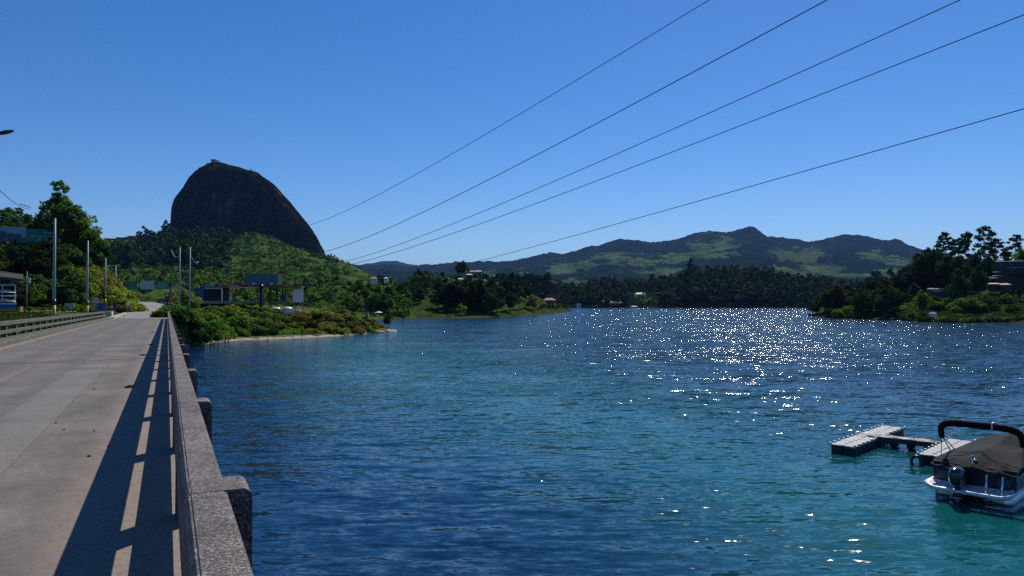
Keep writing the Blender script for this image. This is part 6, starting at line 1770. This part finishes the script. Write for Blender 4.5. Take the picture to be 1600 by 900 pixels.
# yellow green climbing shrubs of the lit slope edge
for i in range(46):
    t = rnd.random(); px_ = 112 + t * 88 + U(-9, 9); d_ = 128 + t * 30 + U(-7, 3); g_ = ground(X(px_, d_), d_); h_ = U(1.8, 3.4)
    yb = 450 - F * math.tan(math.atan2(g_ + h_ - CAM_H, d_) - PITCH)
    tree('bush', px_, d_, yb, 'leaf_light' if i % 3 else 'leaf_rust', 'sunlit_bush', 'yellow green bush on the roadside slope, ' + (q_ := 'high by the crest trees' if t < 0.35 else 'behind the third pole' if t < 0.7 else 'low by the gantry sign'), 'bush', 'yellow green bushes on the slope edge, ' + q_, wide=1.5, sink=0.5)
for i in range(26):
    px_ = U(196, 219); d_ = U(140, 205); x_ = X(px_, d_); l_ = x_ * rv.x + d_ * rv.y
    if l_ > -8.5: continue
    g_ = ground(x_, d_) or 4; h_ = U(2.2, 5.0) * (1.0 if px_ < 212 else 0.8)
    yb = 450 - F * math.tan(math.atan2(g_ + h_ - CAM_H, d_) - PITCH)
    tree('bush', px_, d_, yb, ('leaf_light', 'leaf_mid', 'leaf_rust')[i % 3], 'verge_bush', 'tall bush on the left verge just before the road bend', 'bush', 'bushes on the left verge', wide=1.0)
# hedge between lawn and restaurant
for i in range(26):
    px_ = 18 + i * 5.2; d_ = 86 + i * 1.0
    tree('bush', px_, d_, 485.5 + U(-2.5, 1.5), 'leaf_mid' if i % 2 else 'leaf_dark', 'hedge_bush', 'low clipped bush in the hedge between lawn and shaded slope', 'bush', 'hedge bushes behind the far railing', wide=1.3, hmin=0.9)
# bushes of the near bank
BANKTOP = [(264, 495), (275, 490), (288, 488), (300, 492), (318, 489), (335, 480), (355, 474), (380, 473), (400, 474), (415, 480), (430, 487), (455, 484), (480, 484), (510, 483), (540, 485), (570, 492), (590, 503)]
bt_x = [a for a, _ in BANKTOP]; bt_y = [b2 - (7 if a < 420 else 3) for a, b2 in BANKTOP]
cnt = 0
for row in range(4):
    for k in range(30):
        px_ = 266 + k * 11.2 + U(-5, 5)
        if px_ > 586: continue
        shd = float(np.interp(px_, [262, 285, 330, 370, 430, 500, 555, 590], [106, 107, 116, 125, 129, 136, 145, 156]))
        d_ = shd + 2.6 + row * (3.6 if px_ > 500 else 5.0) + U(-0.8, 1.4)
        if px_ > 500: d_ = shd + 2.2 + row * 3.0
        ytop = float(np.interp(px_, bt_x, bt_y)); g_ = ground(X(px_, d_), d_)
        ysh = 472 + 7360 / shd
        lo_y = ysh - (ysh - ytop) * (0.42, 0.66, 0.86, 1.0)[row] + U(-3, 3)
        leafs = ['leaf_mid', 'leaf_dark', 'leaf_mid', 'leaf_light'] if px_ < 420 else ['leaf_rust', 'leaf_olive', 'leaf_rust', 'leaf_mid', 'leaf_olive']
        lf = leafs[cnt % len(leafs)]
        if row == 0 and 430 < px_ < 470: continue
        tree('bush', px_, d_, lo_y, lf, 'bank_bush', {'leaf_mid': 'dense mid green bush on the near bank', 'leaf_dark': 'dark green bush in the thicket of the near bank', 'leaf_light': 'light green bush in the thicket of the near bank', 'leaf_rust': 'rust coloured dry bush on the low bushy point', 'leaf_olive': 'olive brown bush on the low bushy point'}[lf] + (q_ := ', by the bridge' if px_ < 310 else ', below the forecourt' if px_ < 390 else ', around the billboard column' if px_ < 440 else ', below the domed tanks' if px_ < 500 else ', toward the tip'), 'bush', 'bushes on the bank, ' + lf.split('_')[1] + q_, wide=1.35, hmin=1.2, sink=0.4)
        cnt += 1
tree('broad', 607, 166, 488, 'leaf_olive', 'waterside_tree', 'single leaning olive tree at the very tip of the bushy point', wide=0.9, hmin=4, variant=0)
tree('bush', 545, 152, 483, 'leaf_rust', 'bank_bush', 'taller rusty bush near the tip of the point, left of the stone pillar', 'bush', wide=1.1)
tree('bush', 503, 165, 476.5, 'leaf_light', 'yellow_shrub', 'bright yellow shrub standing out of the rusty bushes', 'bush', wide=0.7)
for (px_, y_, lb) in ((287, 452, 'round yellow green tree between the pair of tall poles'), (299, 457, 'round yellow green tree right of the pair of poles'), (290, 470, 'small yellow bush at the foot of the pair of poles')):
    tree('broad' if y_ < 460 else 'bush', px_, 138, y_, 'leaf_light', 'yellow_tree', lb, wide=1.0, variant=3)
for i in range(44):
    px_ = 266 + (i % 22) * 2.4; d_ = (103.5 if i < 22 else 106.5) + (px_ - 266) * 0.06 + U(0, 1.8); g_ = ground(X(px_, d_), d_)
    if g_ is None or g_ < 0: continue
    tree('bush', px_, d_, 450 - F * math.tan(math.atan2(g_ + U(1.2, 2.6) - CAM_H, d_) - PITCH), ('leaf_mid', 'leaf_dark')[i % 2], 'bank_bush', 'bush on the steep end of the bridge embankment', 'bush', 'bushes on the bridge embankment', wide=1.3, hmin=1.2, sink=0.4)
for i in range(16):
    px_ = 262 + i * 3.0; tree('bush', px_, U(104.5, 112) + i * 0.35, 505 + U(-12, 14), ('leaf_mid', 'leaf_dark')[i % 2], 'bank_bush', 'bush hanging down to the water at the end of the bridge', 'bush', 'bushes against the bridge end', wide=1.2, hmin=2.2)
for i in range(10):
    px_ = 262 + i * 4.5; tree('bush', px_, U(126, 136), 484 + U(-3, 5), 'leaf_mid', 'bank_bush', 'low bush between the bridge end and the forecourt platform', 'bush', 'bushes behind the railing end', wide=1.2)
# slope behind the station: individual darker trees
spots = [(405, 404, 700), (478, 432, 430), (500, 441, 420), (526, 432, 500), (385, 425, 520), (376, 431, 500), (455, 402, 880), (466, 400, 900), (480, 396, 980), (490, 398, 990), (500, 400, 1000), (470, 392, 1020), (512, 408, 900), (524, 411, 880), (536, 417, 860), (545, 420, 860), (556, 430, 760), (565, 436, 700), (576, 440, 620), (584, 430, 640), (592, 428, 660), (601, 424, 660), (613, 430, 640), (622, 434, 600), (440, 425, 560), (430, 441, 430), (350, 420, 600), (330, 426, 560), (302, 432, 480), (250, 436, 420), (232, 441, 380), (268, 440, 400), (208, 433, 480), (222, 446, 340), (360, 445, 330), (340, 443, 350), (412, 416, 620), (447, 436, 450), (560, 452, 420), (545, 448, 440), (575, 456, 400)]
for i, (px_, y_, d_) in enumerate(spots):
    tree('farbroad' if d_ > 500 else 'broad', px_, d_, y_, ('leaf_dark', 'leaf_mid', 'leaf_dark')[i % 3], 'hillside_tree', 'dark tree standing on the green hillside below the rock', group='single trees on the rock hillside', wide=1.1, hmin=5)
# large leafy trees of the inlet (x 560-640)
for i, (px_, y_, d_) in enumerate(((563, 446, 330), (578, 440, 345), (592, 444, 340), (606, 446, 345), (570, 460, 310), (588, 462, 305), (600, 466, 300), (614, 452, 350), (554, 468, 290), (625, 450, 370), (545, 474, 285), (610, 474, 296), (582, 476, 290), (636, 462, 340), (560, 480, 275), (598, 482, 292))):
    tree('broad', px_, d_, y_, 'leaf_mid' if i % 3 else 'leaf_dark', 'inlet_tree', 'large leafy green tree lining the small inlet behind the bushy point', group='leafy trees round the inlet', wide=1.25, hmin=6)
# rock foot trees: dark woods in the rock's shade
for i in range(120):
    px_ = U(176, 360); t = (px_ - 176) / 184; d_ = U(620, 1090)
    if px_ < 215 and d_ > 900: continue
    g_ = ground(X(px_, d_), d_); yb = 450 - F * math.tan(math.atan2(g_ + U(14, 24) - CAM_H, d_) - PITCH)
    if yb > 418: continue
    tree('farbroad', px_, d_, yb, 'leaf_dark', 'shade_tree', 'tree of the shaded wood under the rock, ' + (q_ := 'below the lodges' if px_ < 230 else 'behind the tall poles' if px_ < 310 else 'beside the grass spur'), group='shaded wood at the foot of the rock, ' + q_, wide=1.2)
for i, (px_, y_) in enumerate(((258, 343), (263, 348), (256, 356), (252, 366), (268, 352), (247, 372), (262, 362))):
    tree('farbroad', px_, 1110, y_, 'leaf_dark', 'cliff_tree', 'dark tree against the sky at the left foot of the rock', group='trees at the left foot of the rock', wide=0.8)
for i in range(16):
    px_ = 452 + i * 5; tree('farpine', px_, 1000 - i * 6, float(np.interp(px_, [452, 500, 530], [394, 400, 413])) + U(-2, 4), 'leaf_dark', 'cliff_pine', 'dark tree on the ridge at the right foot of the rock', group='trees at the right foot of the rock', wide=1.3, hmin=8)

# ------------------------------------------------------------------ trees of the villa peninsula
tree('broad', 723, 415, 406, 'leaf_dark', 'tall_tree', 'tallest dark rounded tree on the villa hilltop', wide=0.85, variant=1)
tree('broad', 716, 418, 410, 'leaf_dark', 'tall_tree', 'slightly lower dark tree touching the tallest hilltop tree', wide=0.7, variant=2)
VT = [(653, 419, 410, 'broad', 'leaf_dark', 'dark round tree on the skyline above the green lawn'), (664, 421, 412, 'broad', 'leaf_olive', 'feathery tree on the skyline just east of the dark round one'),
      (801, 424, 436, 'pine', 'leaf_pine', 'broad dark pine rising highest on the eastern flank of the villa hill'), (811, 430, 440, 'pine', 'leaf_pine', 'second dark pine just below the highest eastern pine'),
      (743, 439, 375, 'pine', 'leaf_pine', 'dark conifer in front of the red villa'), (750, 434, 380, 'broad', 'leaf_dark', 'dark tree in front of the flat roofed villa wing'),
      (758, 470, 318, 'pine', 'leaf_pine', 'slender dark conifer near the water in the middle of the peninsula'), (797, 454, 345, 'broad', 'leaf_dark', 'round tree with bare trunk on the lakeside lawn'),
      (776, 459, 325, 'broad', 'leaf_dark', 'dark rounded tree standing alone on the lakeside lawn'), (721, 474, 306, 'broad', 'leaf_light', 'small bright yellow green tree at the water edge'),
      (832, 458, 380, 'broad', 'leaf_rust', 'brownish tree left of the wide red roofed house'), (705, 480, 300, 'broad', 'leaf_olive', 'small olive tree at the water edge below the dark woods')]
for (px_, y_, d_, kd, lf, lb) in VT: tree(kd, px_, d_, y_, lf, 'lakeside_tree', lb, wide=0.95)
def ht(x0, x1, y0, y1, d0, d1, n_, kinds, leafs, nm, lb, grp, wd=1.0, hmin=4):
    for i in range(n_):
        px_ = U(x0, x1); d_ = U(d0, d1); t = (px_ - x0) / (x1 - x0)
        yt = (y0(px_) if callable(y0) else y0 + (y1 - y0) * t) + U(-5, 9)
        tree(kinds[i % len(kinds)], px_, d_, yt, leafs[i % len(leafs)], nm, lb, group=grp, wide=wd * U(0.85, 1.2), hmin=hmin)
for i in range(52):
    px_ = 628 + U(0, 66); lo = float(np.interp(px_, [632, 694], [474, 450])); d_ = U(352, 418)
    tree(('broad', 'broad', 'euc')[i % 3], px_, d_, lo - U(2, 24), ('leaf_mid', 'leaf_dark', 'leaf_dark', 'leaf_olive')[i % 4], 'hill_grove_tree', 'tree in the mixed grove over the steep green lawn', group='mixed grove over the steep green lawn', wide=1.2, hmin=4)
for i in range(10):
    px_ = 596 + i * 3.6; tree('broad', px_, U(315, 335), 474 + U(-6, 8), 'leaf_mid' if i % 2 else 'leaf_dark', 'inlet_bush', 'leafy bush on the western foot of the steep lawn', 'bush', 'bushes on the western foot of the steep lawn', wide=1.4, hmin=4)
# dark front row x 690-770
for i in range(26):
    px_ = 686 + i * 3.1 + U(-2, 2); d_ = U(318, 350)
    tree(('broad', 'pine')[i % 2], px_, d_, float(np.interp(px_, [686, 700, 720, 745, 768], [458, 443, 436, 440, 444])) + U(-4, 8), 'leaf_dark' if i % 3 else 'leaf_pine', 'grove_tree', 'dark tree in the dense grove on the front of the villa hill', group='dense dark grove of the villa hill', wide=1.15)
for i in range(30):
    px_ = 762 + i * 2.9 + U(-3, 3); d_ = float(np.interp(px_, [762, 800, 850], [352, 388, 436])) + U(0, 28)
    tree(('broad', 'pine', 'broad')[i % 3], px_, d_, float(np.interp(px_, [762, 785, 800, 815, 835, 855], [437, 436, 434, 443, 458, 468])) + U(-3, 9), ('leaf_pine', 'leaf_dark')[i % 2], 'grove_tree', 'dark tree of the woods east of the hilltop villas', group='woods on the eastern flank of the villa hill', wide=1.1)
for i in range(34):
    px_ = 640 + i * 2.4 + U(-2, 2); d_ = U(372, 432)
    tree(('broad', 'euc', 'broad')[i % 3], px_, d_, float(np.interp(px_, [640, 653, 680, 700, 725], [430, 424, 430, 428, 436])) + U(0, 14), ('leaf_dark', 'leaf_mid', 'leaf_olive', 'leaf_mid')[i % 4], 'garden_tree', 'garden tree among the villas on the hilltop', group='garden trees around the villas', wide=1.05, hmin=3)
for i in range(16):
    px_ = U(612, 668); tree('broad', px_, U(330, 372), 470 - (px_ - 612) * 0.35 + U(-7, 6), 'leaf_mid' if i % 2 else 'leaf_dark', 'garden_bush', 'leafy bush around the pale blue house', 'bush', 'bushes around the pale blue house', wide=1.3, hmin=3)
for i in range(34):
    px_ = 690 + i * 5.9; shy = float(np.interp(px_, [620, 760, 800, 840, 870, 892], [497, 496, 493, 491, 488, 486]))
    tree('bush', px_, sh(shy) + U(5, 9), shy - U(4, 7), ('leaf_mid', 'leaf_dark', 'leaf_olive')[i % 3], 'shore_bush', 'low bush on the shoreline of the villa peninsula', 'bush', 'shoreline bushes of the villa peninsula', wide=1.5, hmin=1.2)
for i in range(12): tree('broad', 848 + i * 3.6, float(np.interp(848 + i * 3.6, [848, 870, 892], [408, 455, 528])), 474 + i * 0.7 + U(-3, 3), ('leaf_dark', 'leaf_mid')[i % 2], 'point_tree', 'small tree on the narrow tip of the villa peninsula', group='small trees at the peninsula tip', wide=1.3, hmin=3)

# ------------------------------------------------------------------ the dark wood on the far shore
WT_x = [700, 780, 860, 890, 905, 930, 960, 985, 1000, 1020, 1040, 1060, 1070, 1080, 1092, 1105, 1125, 1150, 1180, 1210, 1240, 1265, 1300, 1400, 1600]
WT_y = [452, 448, 449, 446, 440, 432, 430, 436, 434, 428, 430, 424, 412, 404, 410, 412, 408, 409, 413, 416, 424, 430, 436, 440, 444]
tree('farbroad', 1080, 955, 402.5, 'leaf_pine', 'tall_tree', 'highest rounded tree crowning the far dark wood', wide=0.9, hmin=20)
n_w = 0
for row in range(6):
    for k in range(58):
        px_ = 862 + k * 8.3 + U(-4, 4) + (row % 2) * 4
        if px_ > 1345: continue
        d_ = 828 + row * 36 + U(-12, 12)
        if 985 < px_ < 1030 and row < 3 : continue
        yt = float(np.interp(px_, WT_x, WT_y)); yb_ = 481
        fr = (0.42, 0.58, 0.70, 0.82, 0.92, 1.0)[row]
        y_ = yb_ - (yb_ - yt) * fr + U(-3, 4)
        n_w += 1
        if n_w > 296: break
        lf = ('leaf_pine', 'leaf_dark', 'leaf_pine', 'leaf_dark', 'leaf_olive')[n_w % 5] if row else 'leaf_pine'
        part = ('behind the tip of the villa peninsula' if px_ < 935 else 'above the brown boathouse' if px_ < 985 else 'behind the bright clearing' if px_ < 1045 else 'under the highest crown' if px_ < 1125 else 'east of the highest crown' if px_ < 1200 else 'before the pasture hills' if px_ < 1265 else 'behind the eastern point')
        tier = 'front row tree' if row < 2 else 'mid height tree' if row < 4 else 'skyline tree'
        tree('farpine' if n_w % 4 == 0 else 'farbroad', px_, d_, y_, lf, 'wood_tree', '%s, dark far wood %s' % (tier, part), group='%ss of the dark far wood, %s' % (tier, part), wide=U(1.2, 1.75), hmin=12)
for i in range(14):
    tree('farbroad', U(985, 1030), U(835, 880), 470 + U(-8, 6), 'leaf_light' if i % 2 else 'leaf_mid', 'clearing_tree', 'bright green tree in the clearing around the white house', group='bright trees of the clearing', wide=1.4, hmin=5)
pts = []
for i in range(260):
    px_ = U(1345, 2200) if i % 2 else U(700, 862)
    d_ = U(830, 1010); x_ = X(px_, d_); pts.append((x_, d_, ground(x_, d_) or 0, U(20, 30), rnd.randrange(4), 0))
scatter('distant_woods', [VFs['farbroad', i] for i in range(4)], pts, [M['leaf_pine']], 'mass of dark woods behind the peninsulas', 'woods')

# ------------------------------------------------------------------ eastern shore trees
for i, (px_, y_, d_, kd, lf, lb, w_) in enumerate((
    (1476, 362, 330, 'euc', 'leaf_dark', 'tall open gum tree with a thin top, westernmost of the tall ones', 0.9),
    (1500, 371, 335, 'euc', 'leaf_dark', 'tall gum tree with a flat tufted crown, second of the tall ones', 1.0),
    (1513, 362, 340, 'euc', 'leaf_dark', 'slim gum tree with small separate tufts between two tall neighbours', 0.8),
    (1539, 352, 335, 'euc', 'leaf_dark', 'highest gum tree of the eastern shore', 0.8),
    (1556, 372, 330, 'euc', 'leaf_dark', 'spreading gum tree just right of the highest one', 1.2),
    (1587, 366, 335, 'euc', 'leaf_dark', 'bare looking gum tree with a pointed tip above the dark house', 0.9),
    (1450, 383, 330, 'broad', 'leaf_dark', 'broad dark tree at the western end of the gum tree group', 0.8),
    (1462, 386, 325, 'broad', 'leaf_dark', 'dark flat topped tree under the westernmost gum tree', 0.8),
    (1434, 395, 340, 'euc', 'leaf_olive', 'thin tree where the gum tree group meets the far ridge', 0.9),
    (1596, 388, 320, 'broad', 'leaf_mid', 'leafy tree behind the flat roof at the picture edge', 0.9),
    (1524, 392, 318, 'broad', 'leaf_dark', 'big dark tree under the highest gum trees', 0.75),
    (1500, 398, 310, 'broad', 'leaf_dark', 'big dark tree in the centre of the eastern grove', 0.8),
    (1480, 396, 312, 'broad', 'leaf_olive', 'brownish big tree in the eastern grove', 0.8),
    (1545, 396, 312, 'broad', 'leaf_dark', 'big dark tree close to the large dark house', 0.65),
    (1572, 392, 330, 'euc', 'leaf_dark', 'open tree with sky gaps just above the dark house roof', 1.2),
    (1497, 418, 262, 'broad', 'leaf_dark', 'large dark tree on the lawn whose trunk reaches down to the fence', 0.65),
    (1530, 412, 280, 'broad', 'leaf_dark', 'large dark tree at the top of the sunlit lawn', 0.7),
    (1440, 452, 256, 'broad', 'leaf_mid', 'olive green pointed tree near the water, left of the cottage', 0.85),
    (1428, 440, 300, 'broad', 'leaf_olive', 'brown green tree behind the pointed waterside tree', 0.9),
    (1384, 434, 278, 'broad', 'leaf_olive', 'tall rounded brownish tree in the middle of the shoreline group', 0.75),
    (1382, 448, 272, 'broad', 'leaf_dark', 'dark tree at the water below the rounded brownish tree', 0.9),
    (1308, 444, 300, 'broad', 'leaf_olive', 'big rounded olive tree at the western point', 1.0),
    (1292, 450, 306, 'broad', 'leaf_olive', 'olive tree leaning over the moored boat', 1.1),
    (1324, 466, 288, 'bush', 'leaf_mid', 'dark green dome shaped bush with a lit top by the hut', 1.0),
    (1555, 462, 262, 'broad', 'leaf_mid', 'round bushy tree on the lawn under the sheds', 1.1),
    (1572, 455, 268, 'bush', 'leaf_mid', 'small round bush on the lawn right of the round tree', 0.9),
    (1594, 448, 270, 'broad', 'leaf_dark', 'dark tree on the lawn at the picture edge', 0.9))):
    tree(kd, px_, d_, y_, lf, 'shore_tree', lb, wide=w_, variant=i % 4, hmin=2)
for i in range(44):
    px_ = 1290 + i * 6.6 + U(-3, 3)
    if px_ > 1562: continue
    d_ = float(np.interp(px_, [1290, 1350, 1450, 1560], [325, 335, 325, 330])) + U(0, 28)
    yt = float(np.interp(px_, [1290, 1320, 1350, 1380, 1400, 1425, 1445, 1480, 1520, 1562], [452, 446, 440, 436, 432, 424, 402, 404, 402, 412])) + U(-4, 10)
    tree(('broad', 'pine', 'broad')[i % 3], px_, d_, yt, ('leaf_dark', 'leaf_olive', 'leaf_pine')[i % 3], 'backdrop_tree', 'dark tree in the thick belt behind the eastern shore', group='dark tree belt of the eastern shore', wide=1.0)
for i in range(40):
    px_ = 1296 + i * 8.2; shy = float(np.interp(px_, [1268, 1330, 1390, 1440, 1485, 1600], [495, 498, 499, 503, 505, 504.5]))
    tree('bush', px_, sh(shy) + U(3, 6), shy - (U(5, 12) if px_ > 1480 else U(7, 16)), ('leaf_dark', 'leaf_mid', 'leaf_dark', 'leaf_olive')[i % 4], 'waterline_bush', 'bush overhanging the water on the eastern shore', 'bush', 'waterline bushes of the eastern shore', wide=1.25, hmin=1.5)
for i in range(16):
    px_ = U(1345, 1450); tree('broad', px_, U(276, 310), U(446, 474), ('leaf_olive', 'leaf_dark')[i % 2], 'shore_copse_tree', 'brown green tree in the copse between hut and cottage', group='copse between hut and cottage', wide=1.0)
for i in range(30):
    px_ = U(1455, 1640); tree('bush', px_, U(240, 300), float(ground(X(px_, 270), 270) or 2) * 0 + U(452, 490), ('leaf_dark', 'leaf_mid', 'leaf_olive')[i % 3], 'lawn_bush', 'dark bush dotting the eastern lawn', 'bush', 'bushes dotting the eastern lawn', wide=1.2, hmin=1.0)
for i in range(16):
    px_ = 1268 + i * 9 + U(-3, 3); tree('broad', px_, float(np.interp(px_, [1268, 1300, 1400], [328, 305, 280])) + U(0, 12), float(np.interp(px_, [1268, 1300, 1400], [466, 452, 448])) + U(-4, 12), ('leaf_dark', 'leaf_olive')[i % 2], 'point_tree', 'tree of the thick growth on the eastern point', group='thick growth of the eastern point', wide=1.3, hmin=4)
# pale shoreline stones
for k, (px_, py_) in enumerate(((1432, 500.5), (1427, 501), (1477, 504), (1482, 504.2), (1398, 499), (1405, 499.3), (1412, 499.6), (1390, 498.8))):
    d_ = sh(py_); q = P(px_, py_, d_); r_ = (0.5, 0.35, 0.6, 0.5, 0.4, 0.5, 0.4, 0.4)[k]
    mb = MB(); mb.grid(lambda u, v, r_=r_: (r_ * 1.6 * math.cos(u * 6.283) * math.sin(v * 3.14), r_ * math.sin(u * 6.283) * math.sin(v * 3.14), r_ * 0.6 * math.cos(v * 3.14)), 9, 6)
    o = mb.build('shore_stone', M['pale_concrete'], None, True, loc=(q.x, q.y, 0.1)); tag(o, 'pale boulder at the waterline of the eastern shore', 'boulder', 'pale boulders on the eastern waterline')

# ------------------------------------------------------------------ uncountable ground cover
pts = []
for i in range(9000):
    px_ = U(120, 640); t = rnd.random(); d_ = 235 * (1120 / 235) ** t
    x_ = X(px_, d_)
    l_ = x_ * rv.x + d_ * rv.y; s_ = -x_ * rv.y + d_ * rv.x
    if d_ < 420 and -22 < l_ < 6: continue
    n_ = float(fbm(np.array([x_ * 0.011]), np.array([d_ * 0.011]), 4, 5)[0])
    if n_ < -0.02 and rnd.random() < 0.75: continue
    g_ = ground(x_, d_)
    if g_ is None or g_ < 0.6: continue
    pts.append((x_, d_, g_ - 0.3, U(1.2, 3.6) * (0.7 + d_ / 700), rnd.randrange(4), (0, 1, 0, 1, 3, 3, 0, 1)[rnd.randrange(8)]))
scatter('hillside_scrub', [VFs['shrub', i] for i in range(4)], pts, [M['leaf_mid'], M['leaf_dark'], M['leaf_light'], M['leaf_olive']], 'rough green scrub covering the hillside under the rock', 'scrub')
pts = []
for i in range(3200):
    px_ = U(-140, 205); d_ = U(112, 175); x_ = X(px_, d_)
    l_ = x_ * rv.x + d_ * rv.y
    if l_ > -9.5: continue
    g_ = ground(x_, d_)
    if g_ is None or g_ < 4.6: continue
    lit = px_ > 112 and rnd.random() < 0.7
    if 20 < px_ < 60 and d_ > 138 and rnd.random() < 0.7: continue
    if 138 < px_ < 160 and d_ < 140: continue
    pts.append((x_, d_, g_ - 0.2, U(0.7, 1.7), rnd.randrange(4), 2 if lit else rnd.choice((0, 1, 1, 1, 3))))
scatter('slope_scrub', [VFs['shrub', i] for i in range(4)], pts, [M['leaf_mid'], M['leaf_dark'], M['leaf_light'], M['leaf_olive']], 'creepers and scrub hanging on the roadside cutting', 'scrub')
nx_, ny_ = 90, 40
V = []
for j in range(ny_ + 1):
    for i in range(nx_ + 1):
        px_ = -420 + 545 * i / nx_; d_ = 53 + 29 * j / ny_; x_ = X(px_, d_)
        if x_ * rv.x + d_ * rv.y > -8.2: x_ = (-8.2 - d_ * rv.y) / rv.x
        V.append((x_, d_, (ground(x_, d_) or 3) + 0.07))
Fq = [(j * (nx_ + 1) + i, j * (nx_ + 1) + i + 1, (j + 1) * (nx_ + 1) + i + 1, (j + 1) * (nx_ + 1) + i) for j in range(ny_) for i in range(nx_)]
tag(link('lawn', np_mesh('lawn', V, Fq, [M['lawn']], True)), kind='structure')
# grass on the banks
gp = leaf_cloud(5, [(0, 0, 0.12, 0.5, 0.35), (0.5, 0.2, 0.1, 0.4, 0.35)], 14, 0.14)
pts = []
for i in range(3500):
    k = rnd.random()
    if k < 0.55: px_ = U(285, 600); shd = float(np.interp(px_, [262, 285, 330, 370, 430, 500, 555, 590], [106, 107, 116, 125, 129, 136, 145, 156])); d_ = shd + 2 + 14 * rnd.random() ** 1.5; mi = 0 if px_ < 480 else 1
    elif k < 0.75: px_ = U(-60, 110); d_ = U(56, 84); mi = 2
    else: px_ = U(1400, 1620); d_ = U(236, 290); mi = 2
    x_ = X(px_, d_); g_ = ground(x_, d_)
    if g_ is None or g_ < 0.35: continue
    if -8.2 < x_ * rv.x + d_ * rv.y < 1.5 : continue
    pts.append((x_, d_, g_, U(0.6, 1.3) * (1.6 if px_ > 1000 else 1), 0, mi))
scatter('bank_grass_tufts', [gp], pts, [M['leaf_mid'], M['leaf_rust'], M['leaf_olive']], 'grass tufts covering the banks and lawns', 'grass')

# ------------------------------------------------------------------ haze
HAZE = 3.3e-5
if HAZE > 0:
    hz = MB().box(-29000, 29000, -27000, 37000, -7.5, 1500).build('haze', M['bank'], None)
    hm = bpy.data.materials.new('haze_air'); hm.use_nodes = True
    N = hm.node_tree.nodes; L = hm.node_tree.links
    N.remove(N['Principled BSDF'])
    pv = N.new('ShaderNodeVolumePrincipled'); pv.inputs['Density'].default_value = HAZE
    pv.inputs['Color'].default_value = (0.25, 0.50, 1.0, 1); pv.inputs['Anisotropy'].default_value = 0.0
    L.new(pv.outputs[0], N['Material Output'].inputs['Volume'])
    hz.data.materials.clear(); hz.data.materials.append(hm)
    tag(hz, 'thin blue air haze over the lake and the far ridges', 'haze', kind='stuff')
